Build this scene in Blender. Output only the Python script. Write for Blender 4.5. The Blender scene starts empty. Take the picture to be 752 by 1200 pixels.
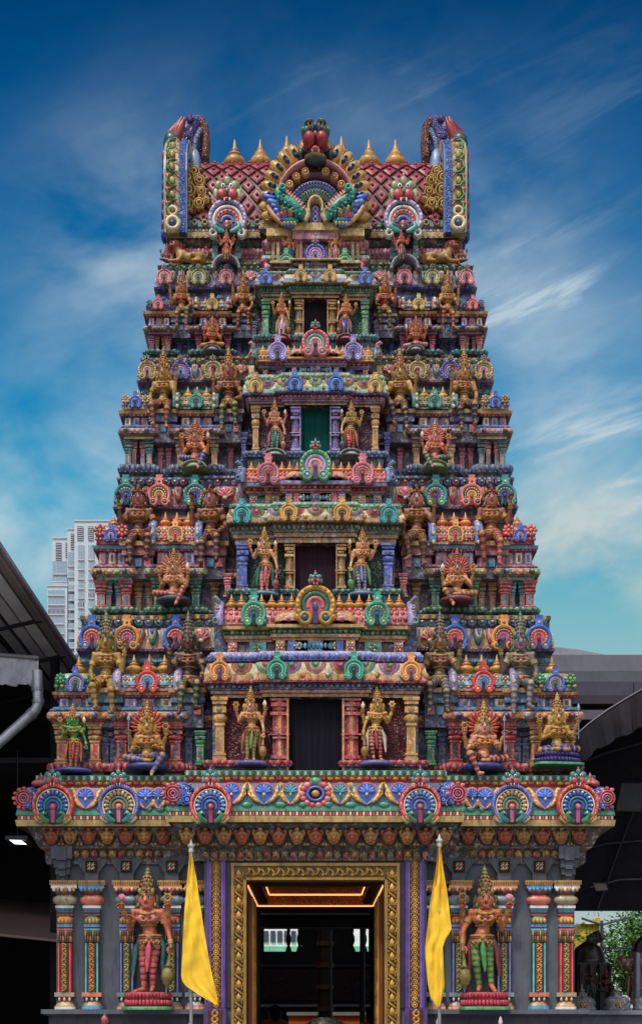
import bpy, math, random
import numpy as np
from mathutils import Vector, Matrix, geometry

rnd = random.Random(11)
SC = bpy.context.scene
COL = SC.collection
D, EYE, PXM, CX, HY = 20.0, 1.6, 75.0, 369.5, 1200.0   # measured camera: 20 m off the wall, eye 1.6 m


def s_(Y):
    return PXM * D / (D + Y)


def X_(px, Y):
    return (px - CX) / s_(Y)


def Z_(py, Y):
    return EYE + (HY - py) / s_(Y)


def c(h, k=1.0):
    h = h.lstrip('#')
    o = []
    for i in (0, 2, 4):
        v = int(h[i:i + 2], 16) / 255
        v = v / 12.92 if v <= .04045 else ((v + .055) / 1.055) ** 2.4
        o.append(min(1, v * k))
    return tuple(o)


# painted plaster colours
RED = c('c8323a'); DRED = c('7d1f2b'); MAROON = c('4c1a24'); PINK = c('e88d93'); ROSE = c('d55a6a')
BLUE = c('3a62b8'); LBLUE = c('7aa6dc'); NAVY = c('27304f'); SKYB = c('4f9cc4'); TEAL = c('1f8f90'); LTEAL = c('56bdb4')
GREEN = c('3f9a5c'); DGREEN = c('2a5f48'); LGREEN = c('93cf9c'); GOLD = c('d3a247'); OCHRE = c('b98b3e'); CREAM = c('e8d8ae')
TAN = c('c4a778'); ORANGE = c('e59a52'); DORANGE = c('c86f35'); PURPLE = c('7f68ad'); LILAC = c('b6a6d6'); WHITE = c('e9e6e4')
BROWN = c('6d4630'); DBROWN = c('3d2a24'); GREY = c('70747c'); DGREY = c('44474f'); BLACK = c('15151a'); YELLOW = c('e8c552')
SLATE = c('5b6f90'); DKBLUE = c('2c4270'); PEACH = c('efb38a'); OLIVE = c('93854a')


def mul(col, k):
    return tuple(min(1, v * k) for v in col)


class MB:
    """collects coloured faces, builds ONE mesh"""

    def __init__(s):
        s.v = []; s.f = []; s.n = 0

    def add(s, v, fs, col, smooth=False):
        v = np.asarray(v, float)
        for f in fs:
            f = np.asarray(f, np.int64)
            if len(f) == 0:
                continue
            cc = np.asarray(col, float)
            if cc.ndim == 1:
                cc = np.repeat(cc[None, :], len(f), 0)
            s.f.append((f + s.n, cc, smooth))
        s.v.append(v); s.n += len(v)

    def merge(s, o, M=None):
        v = np.concatenate(o.v)
        if M is not None:
            M = np.array(M); v = v @ M[:3, :3].T + M[:3, 3]
        for f, cc, sm in o.f:
            s.f.append((f + s.n, cc, sm))
        s.v.append(v); s.n += len(v)
        return s

    def mesh(s, name, mat=None):
        me = bpy.data.meshes.new(name)
        V = np.concatenate(s.v) if s.v else np.zeros((0, 3))
        lv = np.concatenate([f.ravel() for f, _, _ in s.f])
        tot = np.concatenate([np.full(len(f), f.shape[1]) for f, _, _ in s.f])
        st = np.concatenate([[0], np.cumsum(tot)[:-1]])
        colr = np.concatenate([cc for _, cc, _ in s.f])
        sm = np.concatenate([np.full(len(f), bool(k)) for f, _, k in s.f])
        me.vertices.add(len(V)); me.vertices.foreach_set('co', V.ravel().astype(np.float32))
        me.loops.add(len(lv)); me.loops.foreach_set('vertex_index', lv.astype(np.int32))
        me.polygons.add(len(tot))
        me.polygons.foreach_set('loop_start', st.astype(np.int32))
        me.polygons.foreach_set('loop_total', tot.astype(np.int32))
        me.update(calc_edges=True)
        me.polygons.foreach_set('use_smooth', sm)
        at = me.attributes.new('Col', 'FLOAT_COLOR', 'FACE')
        at.data.foreach_set('color', np.concatenate([colr, np.ones((len(colr), 1))], 1).ravel().astype(np.float32))
        me.materials.append(mat or M_PAINT)
        me.validate()
        return me

    def obj(s, name, parent=None, mat=None, loc=(0, 0, 0)):
        return inst(name, s.mesh(name, mat), parent, loc)


def inst(name, me, parent=None, loc=(0, 0, 0), scale=(1, 1, 1), rot=(0, 0, 0)):
    o = bpy.data.objects.new(name, me)
    COL.objects.link(o)
    o.location = loc; o.scale = scale; o.rotation_euler = rot
    if parent:
        o.parent = parent
    return o


def tag(o, label=None, cat=None, group=None, kind=None):
    if label: o['label'] = label
    if cat: o['category'] = cat
    if group: o['group'] = group
    if kind: o['kind'] = kind
    return o


def empty(name, loc, label=None, cat=None, group=None):
    o = bpy.data.objects.new(name, None)
    o.empty_display_size = .2
    COL.objects.link(o); o.location = loc
    return tag(o, label, cat, group)


# ------------------------------------------------------------------ primitives
def box(mb, x0, x1, y0, y1, z0, z1, col):
    v = [(x, y, z) for z in (z0, z1) for y in (y0, y1) for x in (x0, x1)]
    mb.add(v, [[(0, 2, 3, 1), (4, 5, 7, 6), (0, 1, 5, 4), (2, 6, 7, 3), (0, 4, 6, 2), (1, 3, 7, 5)]], col)


_sph = {}


def sph(nu, nv):
    k = (nu, nv)
    if k not in _sph:
        v = [(0, 0, -1)]
        for j in range(1, nv):
            a = -math.pi / 2 + math.pi * j / nv
            for i in range(nu):
                b = 2 * math.pi * i / nu
                v.append((math.cos(a) * math.cos(b), math.cos(a) * math.sin(b), math.sin(a)))
        v.append((0, 0, 1))
        q = []; t = []
        for i in range(nu):
            i2 = (i + 1) % nu
            t.append((0, 1 + i2, 1 + i))
            for j in range(nv - 2):
                q.append((1 + j * nu + i, 1 + j * nu + i2, 1 + (j + 1) * nu + i2, 1 + (j + 1) * nu + i))
            t.append((1 + (nv - 2) * nu + i, 1 + (nv - 2) * nu + i2, len(v) - 1))
        _sph[k] = (np.array(v), [np.array(q).reshape(-1, 4), np.array(t)])
    return _sph[k]


def ell(mb, ce, r, col, nu=8, nv=6, R=None):
    v, f = sph(nu, nv)
    v = v * np.array(r if hasattr(r, '__len__') else (r, r, r))
    if R is not None:
        v = v @ np.array(R).T
    mb.add(v + np.array(ce), f, col, True)


def ry(a):   # rotation about Y (in the XZ picture plane)
    return np.array([[math.cos(a), 0, math.sin(a)], [0, 1, 0], [-math.sin(a), 0, math.cos(a)]])


def tube(mb, pts, rad, col, n=6, closed=False, flat=1.0, cap=True, smooth=True):
    P = np.array(pts, float); m = len(P)
    r = np.full(m, rad, float) if not hasattr(rad, '__len__') else np.array(rad, float)
    T = np.gradient(P, axis=0) if not closed else np.roll(P, -1, 0) - np.roll(P, 1, 0)
    T /= np.linalg.norm(T, axis=1)[:, None] + 1e-12
    ref = np.array([0, 1, 0.0]) if np.abs(T[:, 1]).max() < .9 else np.array([1, 0, 0.0])
    if np.abs(T @ ref).max() > .95:
        ref = np.array([.31, .58, .75]); ref /= np.linalg.norm(ref)
    A = np.cross(T, ref); A /= np.linalg.norm(A, axis=1)[:, None]
    B = np.cross(T, A)
    ang = 2 * np.pi * np.arange(n) / n
    V = P[:, None] + r[:, None, None] * (np.cos(ang)[None, :, None] * A[:, None] + flat * np.sin(ang)[None, :, None] * B[:, None])
    q = []
    for i in range(m if closed else m - 1):
        i2 = (i + 1) % m
        for k in range(n):
            k2 = (k + 1) % n
            q.append((i * n + k, i * n + k2, i2 * n + k2, i2 * n + k))
    fs = [q]
    mb.add(V.reshape(-1, 3), fs, col, smooth)
    if cap and not closed:
        mb.add(V[0], [[tuple(range(n))[::-1]]], col if np.ndim(col) == 1 else col[0])
        mb.add(V[-1], [[tuple(range(n))]], col if np.ndim(col) == 1 else col[-1])


def lathe(mb, prof, col, n=12, loc=(0, 0, 0), sx=1, sy=1, p=2.0, smooth=True, alt=None):
    """prof: (r,z) pairs; col one colour or one per segment; p>2 squares the plan"""
    ang = 2 * np.pi * (np.arange(n) + .5) / n
    cx, sy_ = np.cos(ang), np.sin(ang)
    if p != 2.0:
        k = (np.abs(cx) ** p + np.abs(sy_) ** p) ** (-1 / p)
        cx, sy_ = cx * k, sy_ * k
    pr = np.array(prof, float); m = len(pr)
    V = np.stack([pr[:, 0:1] * cx[None] * sx, pr[:, 0:1] * sy_[None] * sy, np.repeat(pr[:, 1:2], n, 1)], -1).reshape(-1, 3) + np.array(loc)
    q = []; cc = []
    cols = col if hasattr(col[0], '__len__') else [col] * (m - 1)
    for i in range(m - 1):
        for k in range(n):
            k2 = (k + 1) % n
            q.append((i * n + k, i * n + k2, (i + 1) * n + k2, (i + 1) * n + k))
            c0 = cols[i % len(cols)]
            if alt and (k * alt[1] // n) % 2:
                c0 = alt[0]
            cc.append(c0)
    mb.add(V, [q], np.array(cc), smooth)
    mb.add(V[-n:], [[tuple(range(n))]], cols[-1]); mb.add(V[:n], [[tuple(range(n))[::-1]]], cols[0])


def prism(mb, poly, y0, y1, col, side=None):
    """outline in XZ, front at y0 (nearer), back at y1"""
    n = len(poly)
    P = [Vector((x, z, 0)) for x, z in poly]
    tri = geometry.tessellate_polygon([P])
    v = [(x, y0, z) for x, z in poly] + [(x, y1, z) for x, z in poly]
    t = []
    for a, b, d in tri:
        ar = (P[b] - P[a]).cross(P[d] - P[a]).z
        if ar > 0: t.append((a, b, d))
        else: t.append((a, d, b))
    q = [(i, (i + 1) % n, n + (i + 1) % n, n + i) for i in range(n)]
    mb.add(v, [t, [(a + n, d + n, b + n) for a, b, d in t]], col)
    mb.add(v, [q], side or col)


def arc(mb, cx, cz, r0, r1, a0, a1, yf, yb, col, n=16, sx=1, sz=1, e=.25):
    """annular sector in the XZ plane with a rounded front"""
    a = np.radians(np.linspace(a0, a1, n + 1)); w = (r1 - r0)
    pr = [(r0, yb), (r0, yf + (yb - yf) * .35), (r0 + w * e, yf), (r1 - w * e, yf), (r1, yf + (yb - yf) * .35), (r1, yb)]
    k = len(pr); V = []
    for t in a:
        for r, y in pr:
            V.append((cx + math.cos(t) * r * sx, y, cz + math.sin(t) * r * sz))
    q = [(i * k + j, i * k + j + 1, (i + 1) * k + j + 1, (i + 1) * k + j) for i in range(n) for j in range(k - 1)]
    mb.add(V, [q], col, True)
    mb.add(V[:k], [[tuple(range(k))]], col); mb.add(V[-k:], [[tuple(range(k))[::-1]]], col)


def offset(poly, d):
    n = len(poly); out = []
    for i in range(n):
        p, q, r = Vector(poly[i - 1]), Vector(poly[i]), Vector(poly[(i + 1) % n])
        e1, e2 = (q - p).normalized(), (r - q).normalized()
        n1, n2 = Vector((e1.y, -e1.x)), Vector((e2.y, -e2.x))
        m = (n1 + n2) if abs(n1.dot(n2)) < .5 else n1
        out.append((q.x + d * m.x, q.y + d * m.y))
    return out


def mould(mb, poly, prof, cols, smooth=False):
    """prof: (outward offset, z) bottom to top swept round a rectilinear plan"""
    n = len(poly)
    rings = [np.array([(x, y, z) for x, y in offset(poly, d)]) for d, z in prof]
    for i in range(len(prof) - 1):
        q = [(k, (k + 1) % n, n + (k + 1) % n, n + k) for k in range(n)]
        cl = cols[i % len(cols)] if hasattr(cols[0], '__len__') else cols
        mb.add(np.concatenate([rings[i], rings[i + 1]]), [q], cl, smooth)


def capz(mb, poly, z, col, up=True):
    P = [Vector((x, y, 0)) for x, y in poly]
    t = []
    for a, b, d in geometry.tessellate_polygon([P]):
        ar = (P[b] - P[a]).cross(P[d] - P[a]).z
        t.append((a, b, d) if (ar > 0) == up else (a, d, b))
    mb.add([(x, y, z) for x, y in poly], [t], col)


def rect(x0, x1, y0, y1):
    return [(x0, y0), (x1, y0), (x1, y1), (x0, y1)]


def plan(steps, yback):
    """steps (right half, from the centre): [(x, yfront), ...] -> closed symmetric plan"""
    R = []; 
    for i, (x, y) in enumerate(steps):
        R.append((x, y))
        if i + 1 < len(steps):
            R.append((x, steps[i + 1][1]))
    L = [(-x, y) for x, y in R[::-1]]
    xe = steps[-1][0]
    return L + R + [(xe, yback), (-xe, yback)]


def bumps(mb, poly, off, z, r, sp, cols, smax=1e9, nu=6, nv=4, fronts=True):
    """a row of rounded petals along the front and side edges of a plan"""
    P = offset(poly, off); n = len(P); k = 0
    for i in range(n):
        (x0, y0), (x1, y1) = P[i], P[(i + 1) % n]
        L = math.hypot(x1 - x0, y1 - y0)
        if L < sp * .6 or (x1 - x0) < -.01:
            continue
        side = abs(x1 - x0) < .01
        if side and L > smax:
            L2 = smax
            if y1 > y0: x1, y1 = x0, y0 + L2
            else: x0, y0 = x1, y1 + L2
            L = L2
        m = max(1, round(L / sp))
        for j in range(m):
            t = (j + .5) / m
            rr = (r[1], r[0], r[2]) if side else r
            w = L / m * .52
            rr = (rr[0], w, rr[2]) if side else (w, rr[1], rr[2])
            ell(mb, (x0 + (x1 - x0) * t, y0 + (y1 - y0) * t, z), rr, cols[k % len(cols)], nu, nv)
            k += 1


def dentils(mb, poly, off, z0, z1, sp, dp, cols, smax=1e9):
    P = offset(poly, off); n = len(P); k = 0
    for i in range(n):
        (x0, y0), (x1, y1) = P[i], P[(i + 1) % n]
        L = math.hypot(x1 - x0, y1 - y0)
        if L < sp or (x1 - x0) < -.01 or (abs(x1 - x0) < .01 and L > smax):
            continue
        m = max(1, round(L / sp)); ux, uy = (x1 - x0) / L, (y1 - y0) / L
        nx, ny = uy, -ux
        for j in range(m):
            a, b = L * (j + .2) / m, L * (j + .8) / m
            xs = sorted((x0 + ux * a + nx * dp, x0 + ux * b)) if abs(ux) < .5 else [x0 + a, x0 + b]
            ys = [y0 - dp, y0] if abs(ux) > .5 else sorted((y0 + uy * a, y0 + uy * b))
            if abs(ux) < .5: xs = sorted((x0, x0 + nx * dp))
            box(mb, xs[0], xs[1], ys[0], ys[1], z0, z1, cols[k % len(cols)]); k += 1


# ------------------------------------------------------------------ materials
def newmat(name):
    m = bpy.data.materials.new(name); m.use_nodes = True
    nt = m.node_tree; b = nt.nodes['Principled BSDF']
    return m, nt, b


def N(nt, t, **kw):
    n = nt.nodes.new(t)
    for k, v in kw.items():
        if k in n.inputs: n.inputs[k].default_value = v
        else: setattr(n, k, v)
    return n


def mat_attr(name, rough=.38, spec=.5, dirt=.45, bump=.25, scale=7.0, relief=0.0, metal=0.0, motif=0.0, chalk=0.0):
    m, nt, b = newmat(name); L = nt.links.new
    at = N(nt, 'ShaderNodeAttribute', attribute_name='Col')
    tc = N(nt, 'ShaderNodeTexCoord')
    geo = N(nt, 'ShaderNodeNewGeometry')
    no = N(nt, 'ShaderNodeTexNoise', Scale=scale, Detail=6.0, Roughness=.65)
    L(geo.outputs['Position'], no.inputs['Vector'])
    mr = N(nt, 'ShaderNodeMapRange'); mr.inputs['From Min'].default_value = .3; mr.inputs['From Max'].default_value = .7
    mr.inputs['To Min'].default_value = 1 - dirt * 1.25; mr.inputs['To Max'].default_value = 1.1
    L(no.outputs['Fac'], mr.inputs['Value'])
    # fine weather stains running down
    mp = N(nt, 'ShaderNodeMapping'); mp.inputs['Scale'].default_value = (14, 14, 2.2)
    L(geo.outputs['Position'], mp.inputs['Vector'])
    n3 = N(nt, 'ShaderNodeTexNoise', Scale=1.0, Detail=4.0, Roughness=.6); L(mp.outputs[0], n3.inputs['Vector'])
    m3 = N(nt, 'ShaderNodeMapRange'); m3.inputs['From Min'].default_value = .52; m3.inputs['From Max'].default_value = .72
    m3.inputs['To Min'].default_value = 1.0; m3.inputs['To Max'].default_value = 1 - dirt * 1.5
    L(n3.outputs['Fac'], m3.inputs['Value'])
    mm = N(nt, 'ShaderNodeMath', operation='MULTIPLY'); L(mr.outputs[0], mm.inputs[0]); L(m3.outputs[0], mm.inputs[1])
    mx = N(nt, 'ShaderNodeVectorMath', operation='SCALE')
    gm = N(nt, 'ShaderNodeGamma'); gm.inputs['Gamma'].default_value = 1.22; L(at.outputs['Color'], gm.inputs[0])   # aged, deeper paint
    hs = N(nt, 'ShaderNodeHueSaturation'); hs.inputs['Saturation'].default_value = .97; L(gm.outputs[0], hs.inputs['Color'])
    src = hs.outputs[0]
    def blend(f, a, bcol):
        n = N(nt, 'ShaderNodeMix', data_type='RGBA'); L(a, n.inputs[6])
        if isinstance(f, float): n.inputs[0].default_value = f
        else: L(f, n.inputs[0])
        if isinstance(bcol, tuple): n.inputs[7].default_value = (*bcol, 1)
        else: L(bcol, n.inputs[7])
        return n.outputs[2]
    if chalk: src = blend(chalk, src, (.56, .55, .56))        # sun-faded, chalky paint
    if motif:                                               # small hand-painted motifs: random tinted cells, crevice shade painted in as darker outlines
        nz = N(nt, 'ShaderNodeTexNoise', Scale=9.0, Detail=2.0); L(geo.outputs['Position'], nz.inputs['Vector'])
        wp = N(nt, 'ShaderNodeVectorMath', operation='MULTIPLY_ADD'); wp.inputs[1].default_value = (.08, .08, .08)
        L(nz.outputs['Color'], wp.inputs[0]); L(geo.outputs['Position'], wp.inputs[2])
        vc = N(nt, 'ShaderNodeTexVoronoi', Scale=motif); L(wp.outputs[0], vc.inputs['Vector'])
        ve = N(nt, 'ShaderNodeTexVoronoi', Scale=motif, feature='DISTANCE_TO_EDGE'); L(wp.outputs[0], ve.inputs['Vector'])
        sx = N(nt, 'ShaderNodeSeparateColor'); L(vc.outputs['Color'], sx.inputs[0])
        rp = N(nt, 'ShaderNodeValToRGB'); rp.color_ramp.interpolation = 'CONSTANT'; e = rp.color_ramp.elements
        tints = ['e9dcc0', '8fc4c8', 'e8a8a8', 'd8b46a', 'a9b6dc', 'f0e8dc', '78b0a0', 'c87a7c']
        while len(e) < len(tints): e.new(.5)
        for k, h in enumerate(tints): e[k].position = k / len(tints); e[k].color = (*c(h), 1)
        L(sx.outputs[0], rp.inputs[0])
        f1 = N(nt, 'ShaderNodeMapRange'); f1.inputs['From Min'].default_value = .35; f1.inputs['From Max'].default_value = 1; f1.inputs['To Max'].default_value = .4; L(sx.outputs[1], f1.inputs['Value'])
        src = blend(f1.outputs[0], src, rp.outputs[0])
        f2 = N(nt, 'ShaderNodeMapRange'); f2.inputs['From Max'].default_value = .09; f2.inputs['To Min'].default_value = .62; f2.inputs['To Max'].default_value = 1.04; L(ve.outputs['Distance'], f2.inputs['Value'])
        m7 = N(nt, 'ShaderNodeMath', operation='MULTIPLY'); L(mm.outputs[0], m7.inputs[0]); L(f2.outputs[0], m7.inputs[1]); mm = m7
    # broad soot and rain staining
    n5 = N(nt, 'ShaderNodeTexNoise', Scale=1.3, Detail=7.0, Roughness=.7); L(geo.outputs['Position'], n5.inputs['Vector'])
    f5 = N(nt, 'ShaderNodeMapRange'); f5.inputs['From Min'].default_value = .5; f5.inputs['From Max'].default_value = .72; f5.inputs['To Max'].default_value = dirt * .9; L(n5.outputs['Fac'], f5.inputs['Value'])
    src = blend(f5.outputs[0], src, c('5a5048'))
    L(src, mx.inputs[0]); L(mm.outputs[0], mx.inputs['Scale'])
    L(mx.outputs[0], b.inputs['Base Color'])
    b.inputs['Roughness'].default_value = rough; b.inputs['Specular IOR Level'].default_value = spec
    b.inputs['Metallic'].default_value = metal
    n2 = N(nt, 'ShaderNodeTexNoise', Scale=55.0, Detail=3.0); L(geo.outputs['Position'], n2.inputs['Vector'])
    bp = N(nt, 'ShaderNodeBump', Strength=bump, Distance=.01)
    h = n2.outputs['Fac']
    if relief:
        # carved scrollwork: warped rings
        w1 = N(nt, 'ShaderNodeTexNoise', Scale=6.0, Detail=2.0); L(geo.outputs['Position'], w1.inputs['Vector'])
        add = N(nt, 'ShaderNodeVectorMath', operation='MULTIPLY_ADD'); add.inputs[1].default_value = (.25, .25, .25)
        L(w1.outputs['Color'], add.inputs[0]); L(geo.outputs['Position'], add.inputs[2])
        vo = N(nt, 'ShaderNodeTexVoronoi', Scale=relief); L(add.outputs[0], vo.inputs['Vector'])
        wv = N(nt, 'ShaderNodeMath', operation='MULTIPLY'); wv.inputs[1].default_value = 22; L(vo.outputs['Distance'], wv.inputs[0])
        sn = N(nt, 'ShaderNodeMath', operation='SINE'); L(wv.outputs[0], sn.inputs[0])
        cr = N(nt, 'ShaderNodeMapRange'); cr.inputs['From Min'].default_value = -1; cr.inputs['To Min'].default_value = .42; cr.inputs['To Max'].default_value = 1.25
        L(sn.outputs[0], cr.inputs['Value'])
        m5 = N(nt, 'ShaderNodeMath', operation='MULTIPLY'); L(mm.outputs[0], m5.inputs[0]); L(cr.outputs[0], m5.inputs[1])
        L(m5.outputs[0], mx.inputs['Scale'])
        h = sn.outputs[0]; bp.inputs['Strength'].default_value = .8; bp.inputs['Distance'].default_value = .012
    if motif: h = f2.outputs[0]; bp.inputs['Strength'].default_value = .5
    L(h, bp.inputs['Height']); L(bp.outputs[0], b.inputs['Normal'])
    return m


M_PAINT = mat_attr('painted_plaster', motif=21.0, chalk=.02)
M_SIMPLE = mat_attr('plain_paint', dirt=.38)
M_STATUE = mat_attr('painted_statue', rough=.48, spec=.4, dirt=.4, bump=.3, scale=14, chalk=.0)
M_RELIEF = mat_attr('carved_relief', relief=9.0, dirt=.2)
M_FINE = mat_attr('carved_gilt', relief=13.0, dirt=.15, rough=.4, spec=.6)
M_STONE = mat_attr('grey_painted_stone', rough=.75, spec=.2, dirt=.25, bump=.4, scale=2.5)
M_PLAIN = mat_attr('plain_surface', rough=.7, spec=.25, dirt=.12, bump=.1, scale=1.5)
M_METAL = mat_attr('dull_metal', rough=.4, spec=.5, dirt=.15, bump=.05, metal=.6)
M_CLOTH = mat_attr('cloth', rough=.85, spec=.1, dirt=.12, bump=.15, scale=3)


def mat_wood(name, base):
    m, nt, b = newmat(name); L = nt.links.new
    geo = N(nt, 'ShaderNodeNewGeometry')
    mp = N(nt, 'ShaderNodeMapping'); mp.inputs['Scale'].default_value = (40, 8, 1.2); L(geo.outputs['Position'], mp.inputs['Vector'])
    no = N(nt, 'ShaderNodeTexNoise', Scale=1.0, Detail=5.0, Roughness=.6); L(mp.outputs[0], no.inputs['Vector'])
    r = N(nt, 'ShaderNodeMapRange'); r.inputs['To Min'].default_value = .35; r.inputs['To Max'].default_value = 1.15; L(no.outputs['Fac'], r.inputs['Value'])
    at = N(nt, 'ShaderNodeAttribute', attribute_name='Col')
    mx = N(nt, 'ShaderNodeVectorMath', operation='SCALE'); L(at.outputs['Color'], mx.inputs[0]); L(r.outputs[0], mx.inputs['Scale'])
    L(mx.outputs[0], b.inputs['Base Color']); b.inputs['Roughness'].default_value = .9; b.inputs['Specular IOR Level'].default_value = .08
    bp = N(nt, 'ShaderNodeBump', Strength=.5, Distance=.01); L(no.outputs['Fac'], bp.inputs['Height']); L(bp.outputs[0], b.inputs['Normal'])
    return m


M_WOOD = mat_wood('weathered_wood', None)


def mat_emit(name, col, st):
    m, nt, b = newmat(name)
    b.inputs['Base Color'].default_value = (*col, 1); b.inputs['Emission Color'].default_value = (*col, 1)
    b.inputs['Emission Strength'].default_value = st
    return m
# ------------------------------------------------------------------ figures
def cap_mesh(p0, p1, r0, r1, n=10):
    """closed tapered capsule"""
    p0, p1 = np.array(p0, float), np.array(p1, float)
    d = p1 - p0; L = np.linalg.norm(d) + 1e-9; d = d / L
    P = []; R = []
    for a in (-80, -50, -20): P.append(p0 + d * r0 * math.sin(math.radians(a))); R.append(r0 * math.cos(math.radians(a)))
    for a in (20, 50, 80): P.append(p1 + d * r1 * math.sin(math.radians(a))); R.append(r1 * math.cos(math.radians(a)))
    return P, R


def remesh(prims, voxel):
    mb = MB()
    for p in prims:
        if p[0] == 'c':
            P, R = cap_mesh(*p[1:5]); tube(mb, P, R, (1, 1, 1), 10)
        else:
            ell(mb, p[1], p[2], (1, 1, 1), 14, 10)
    me = mb.mesh('tmp'); o = bpy.data.objects.new('tmp', me); COL.objects.link(o)
    m = o.modifiers.new('r', 'REMESH'); m.mode = 'VOXEL'; m.voxel_size = voxel
    m = o.modifiers.new('s', 'SMOOTH'); m.iterations = 2; m.factor = .5
    ev = o.evaluated_get(bpy.context.evaluated_depsgraph_get())
    em = ev.to_mesh()
    V = np.zeros(len(em.vertices) * 3, np.float32); em.vertices.foreach_get('co', V); V = V.reshape(-1, 3).astype(float)
    F = np.array([tuple(p.vertices) for p in em.polygons if len(p.vertices) == 4])
    ev.to_mesh_clear(); bpy.data.objects.remove(o); bpy.data.meshes.remove(me)
    # nearest primitive per face
    C = V[F].mean(1); best = np.full(len(C), 1e9); reg = np.zeros(len(C), int); tt = np.zeros(len(C)); names = []
    for p in prims:
        if p[0] == 'c':
            a, b = np.array(p[1], float), np.array(p[2], float); ab = b - a
            t = np.clip((C - a) @ ab / (ab @ ab), 0, 1)
            d = np.linalg.norm(C - a - t[:, None] * ab, axis=1) - (p[3] + (p[4] - p[3]) * t); rg = p[5]
        else:
            q = (C - np.array(p[1])) / np.array(p[2]); d = (np.linalg.norm(q, axis=1) - 1) * min(p[2]); t = np.zeros(len(C)); rg = p[3]
        if rg not in names: names.append(rg)
        k = d < best
        best[k] = d[k]; reg[k] = names.index(rg); tt[k] = t[k]
    return V, F, reg, tt, names, C


HS = 1.16     # the carved heads are larger than life


def torso(dz=0, fem=True, lean=0):
    z = lambda v: v + dz
    P = [('e', (0, 0, z(.53)), (.108, .08, .075), 'hip'), ('c', (0, 0, z(.55)), (0, -.005, z(.635)), .085, .068, 'skin'),
         ('c', (0, 0, z(.64)), (0, 0, z(.74)), .068, .09, 'skin'), ('e', (0, -.005, z(.735)), (.118, .076, .088), 'chest'),
         ('c', (-.125, 0, z(.79)), (.125, 0, z(.79)), .046, .046, 'skin'), ('c', (0, 0, z(.79)), (0, -.012, z(.87)), .037, .035, 'skin'),
         ('e', (0, -.018, z(.918)), (.066, .07, .084), 'face'), ('c', (0, -.1, z(.936)), (0, -.116, z(.906)), .01, .015, 'face'),
         ('e', (0, -.055, z(.862)), (.03, .03, .025), 'face'), ('e', (0, -.05, z(.585)), (.055, .04, .04), 'skin')]
    for s in (-1, 1):
        P.append(('c', (s * .02, 0, z(.845)), (s * .115, 0, z(.79)), .03, .04, 'skin'))
        P.append(('e', (s * .068, -.005, z(.905)), (.013, .022, .04), 'face'))
        if fem: P.append(('e', (s * .055, -.07, z(.73)), (.043, .04, .042), 'chest'))
    P = [(p[0], (p[1][0] * HS, -.018 + (p[1][1] + .018) * HS, z(.885) + (p[1][2] - z(.885)) * HS), tuple(v * HS for v in p[2]), p[3]) if p[0] == 'e' and p[-1] == 'face' else p for p in P]
    return P


def headscale(mb, dz):
    mb.v = [np.stack([v[:, 0] * HS, -.018 + (v[:, 1] + .018) * HS, .885 + dz + (v[:, 2] - .885 - dz) * HS], 1) for v in mb.v]
    return mb


def limb(a, b, d, r, reg):
    return [('c', a, b, r[0], r[1], reg), ('c', b, d, r[1], r[2], reg)]


def leg(h, k, a, toe, reg='leg'):
    return limb(h, k, a, (.07, .047, .029), reg) + [('c', a, toe, .03, .022, 'foot')]


def arm(sh, el_, ha):
    return limb(sh, el_, ha, (.038, .031, .022), 'arm')


POSES = {}


def pose_guardian(n_arms=4, shift=0):
    P = torso()
    P += leg((.055, 0, .5), (.06, -.035, .28), (.045, 0, .05), (.06, -.1, .025))
    P += leg((-.055, 0, .5), (-.05, -.01, .28), (-.06, .01, .05), (-.1, -.08, .025))
    hands = []
    def A(*q): P.extend(arm(*q)); hands.append((q[1], q[2]))
    A((.13, 0, .785), (.19, -.01, .63), (.2, -.07, .47))            # resting on the mace
    A((-.13, 0, .785), (-.185, -.03, .64), (-.15, -.15, .7))        # raised before the chest
    for s in (-1, 1): A((s * .125, .025, .785), (s * .195, .03, .67), (s * .232, -.03, .815))
    if n_arms > 4:
        for s in (-1, 1):
            A((s * .125, .03, .785), (s * .25, .03, .77), (s * .3, -.01, .9))
            A((s * .125, .03, .77), (s * .25, .03, .64), (s * .31, -.03, .74))
    return dict(prims=P, hands=hands, dz=0, mace=((.205, -.09, .47), (.2, -.1, .03)), wrist=[(.2, -.07, .47)])


def pose_seated(dz=-.43, lotus=False):
    P = torso(dz); hands = []
    if lotus:
        for s in (-1, 1):
            P += limb((s * .06, -.03, .09), (s * .25, -.1, .055), (-s * .03, -.2, .05), (.074, .052, .032), 'leg')
            P += [('c', (-s * .03, -.2, .05), (-s * .1, -.2, .05), .03, .022, 'foot')]
    else:
        P += limb((-.06, -.03, .1), (-.25, -.1, .1), (-.03, -.19, .05), (.074, .052, .032), 'leg') + [('c', (-.03, -.19, .05), (.05, -.2, .04), .03, .022, 'foot')]
        P += limb((.06, -.03, .1), (.19, -.17, .12), (.08, -.2, -.1), (.074, .052, .032), 'leg') + [('c', (.08, -.2, -.1), (.075, -.27, -.15), .03, .022, 'foot')]
    z = lambda v: v + dz
    def A(*q): P.extend(arm(*q)); hands.append((q[1], q[2]))
    for s in (-1, 1):
        A((s * .13, 0, z(.785)), (s * .2, -.03, z(.64)), (s * .14, -.16, z(.66)))
        A((s * .125, .025, z(.785)), (s * .2, .03, z(.66)), (s * .235, -.04, z(.81)))
    return dict(prims=P, hands=hands, dz=dz)


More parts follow.
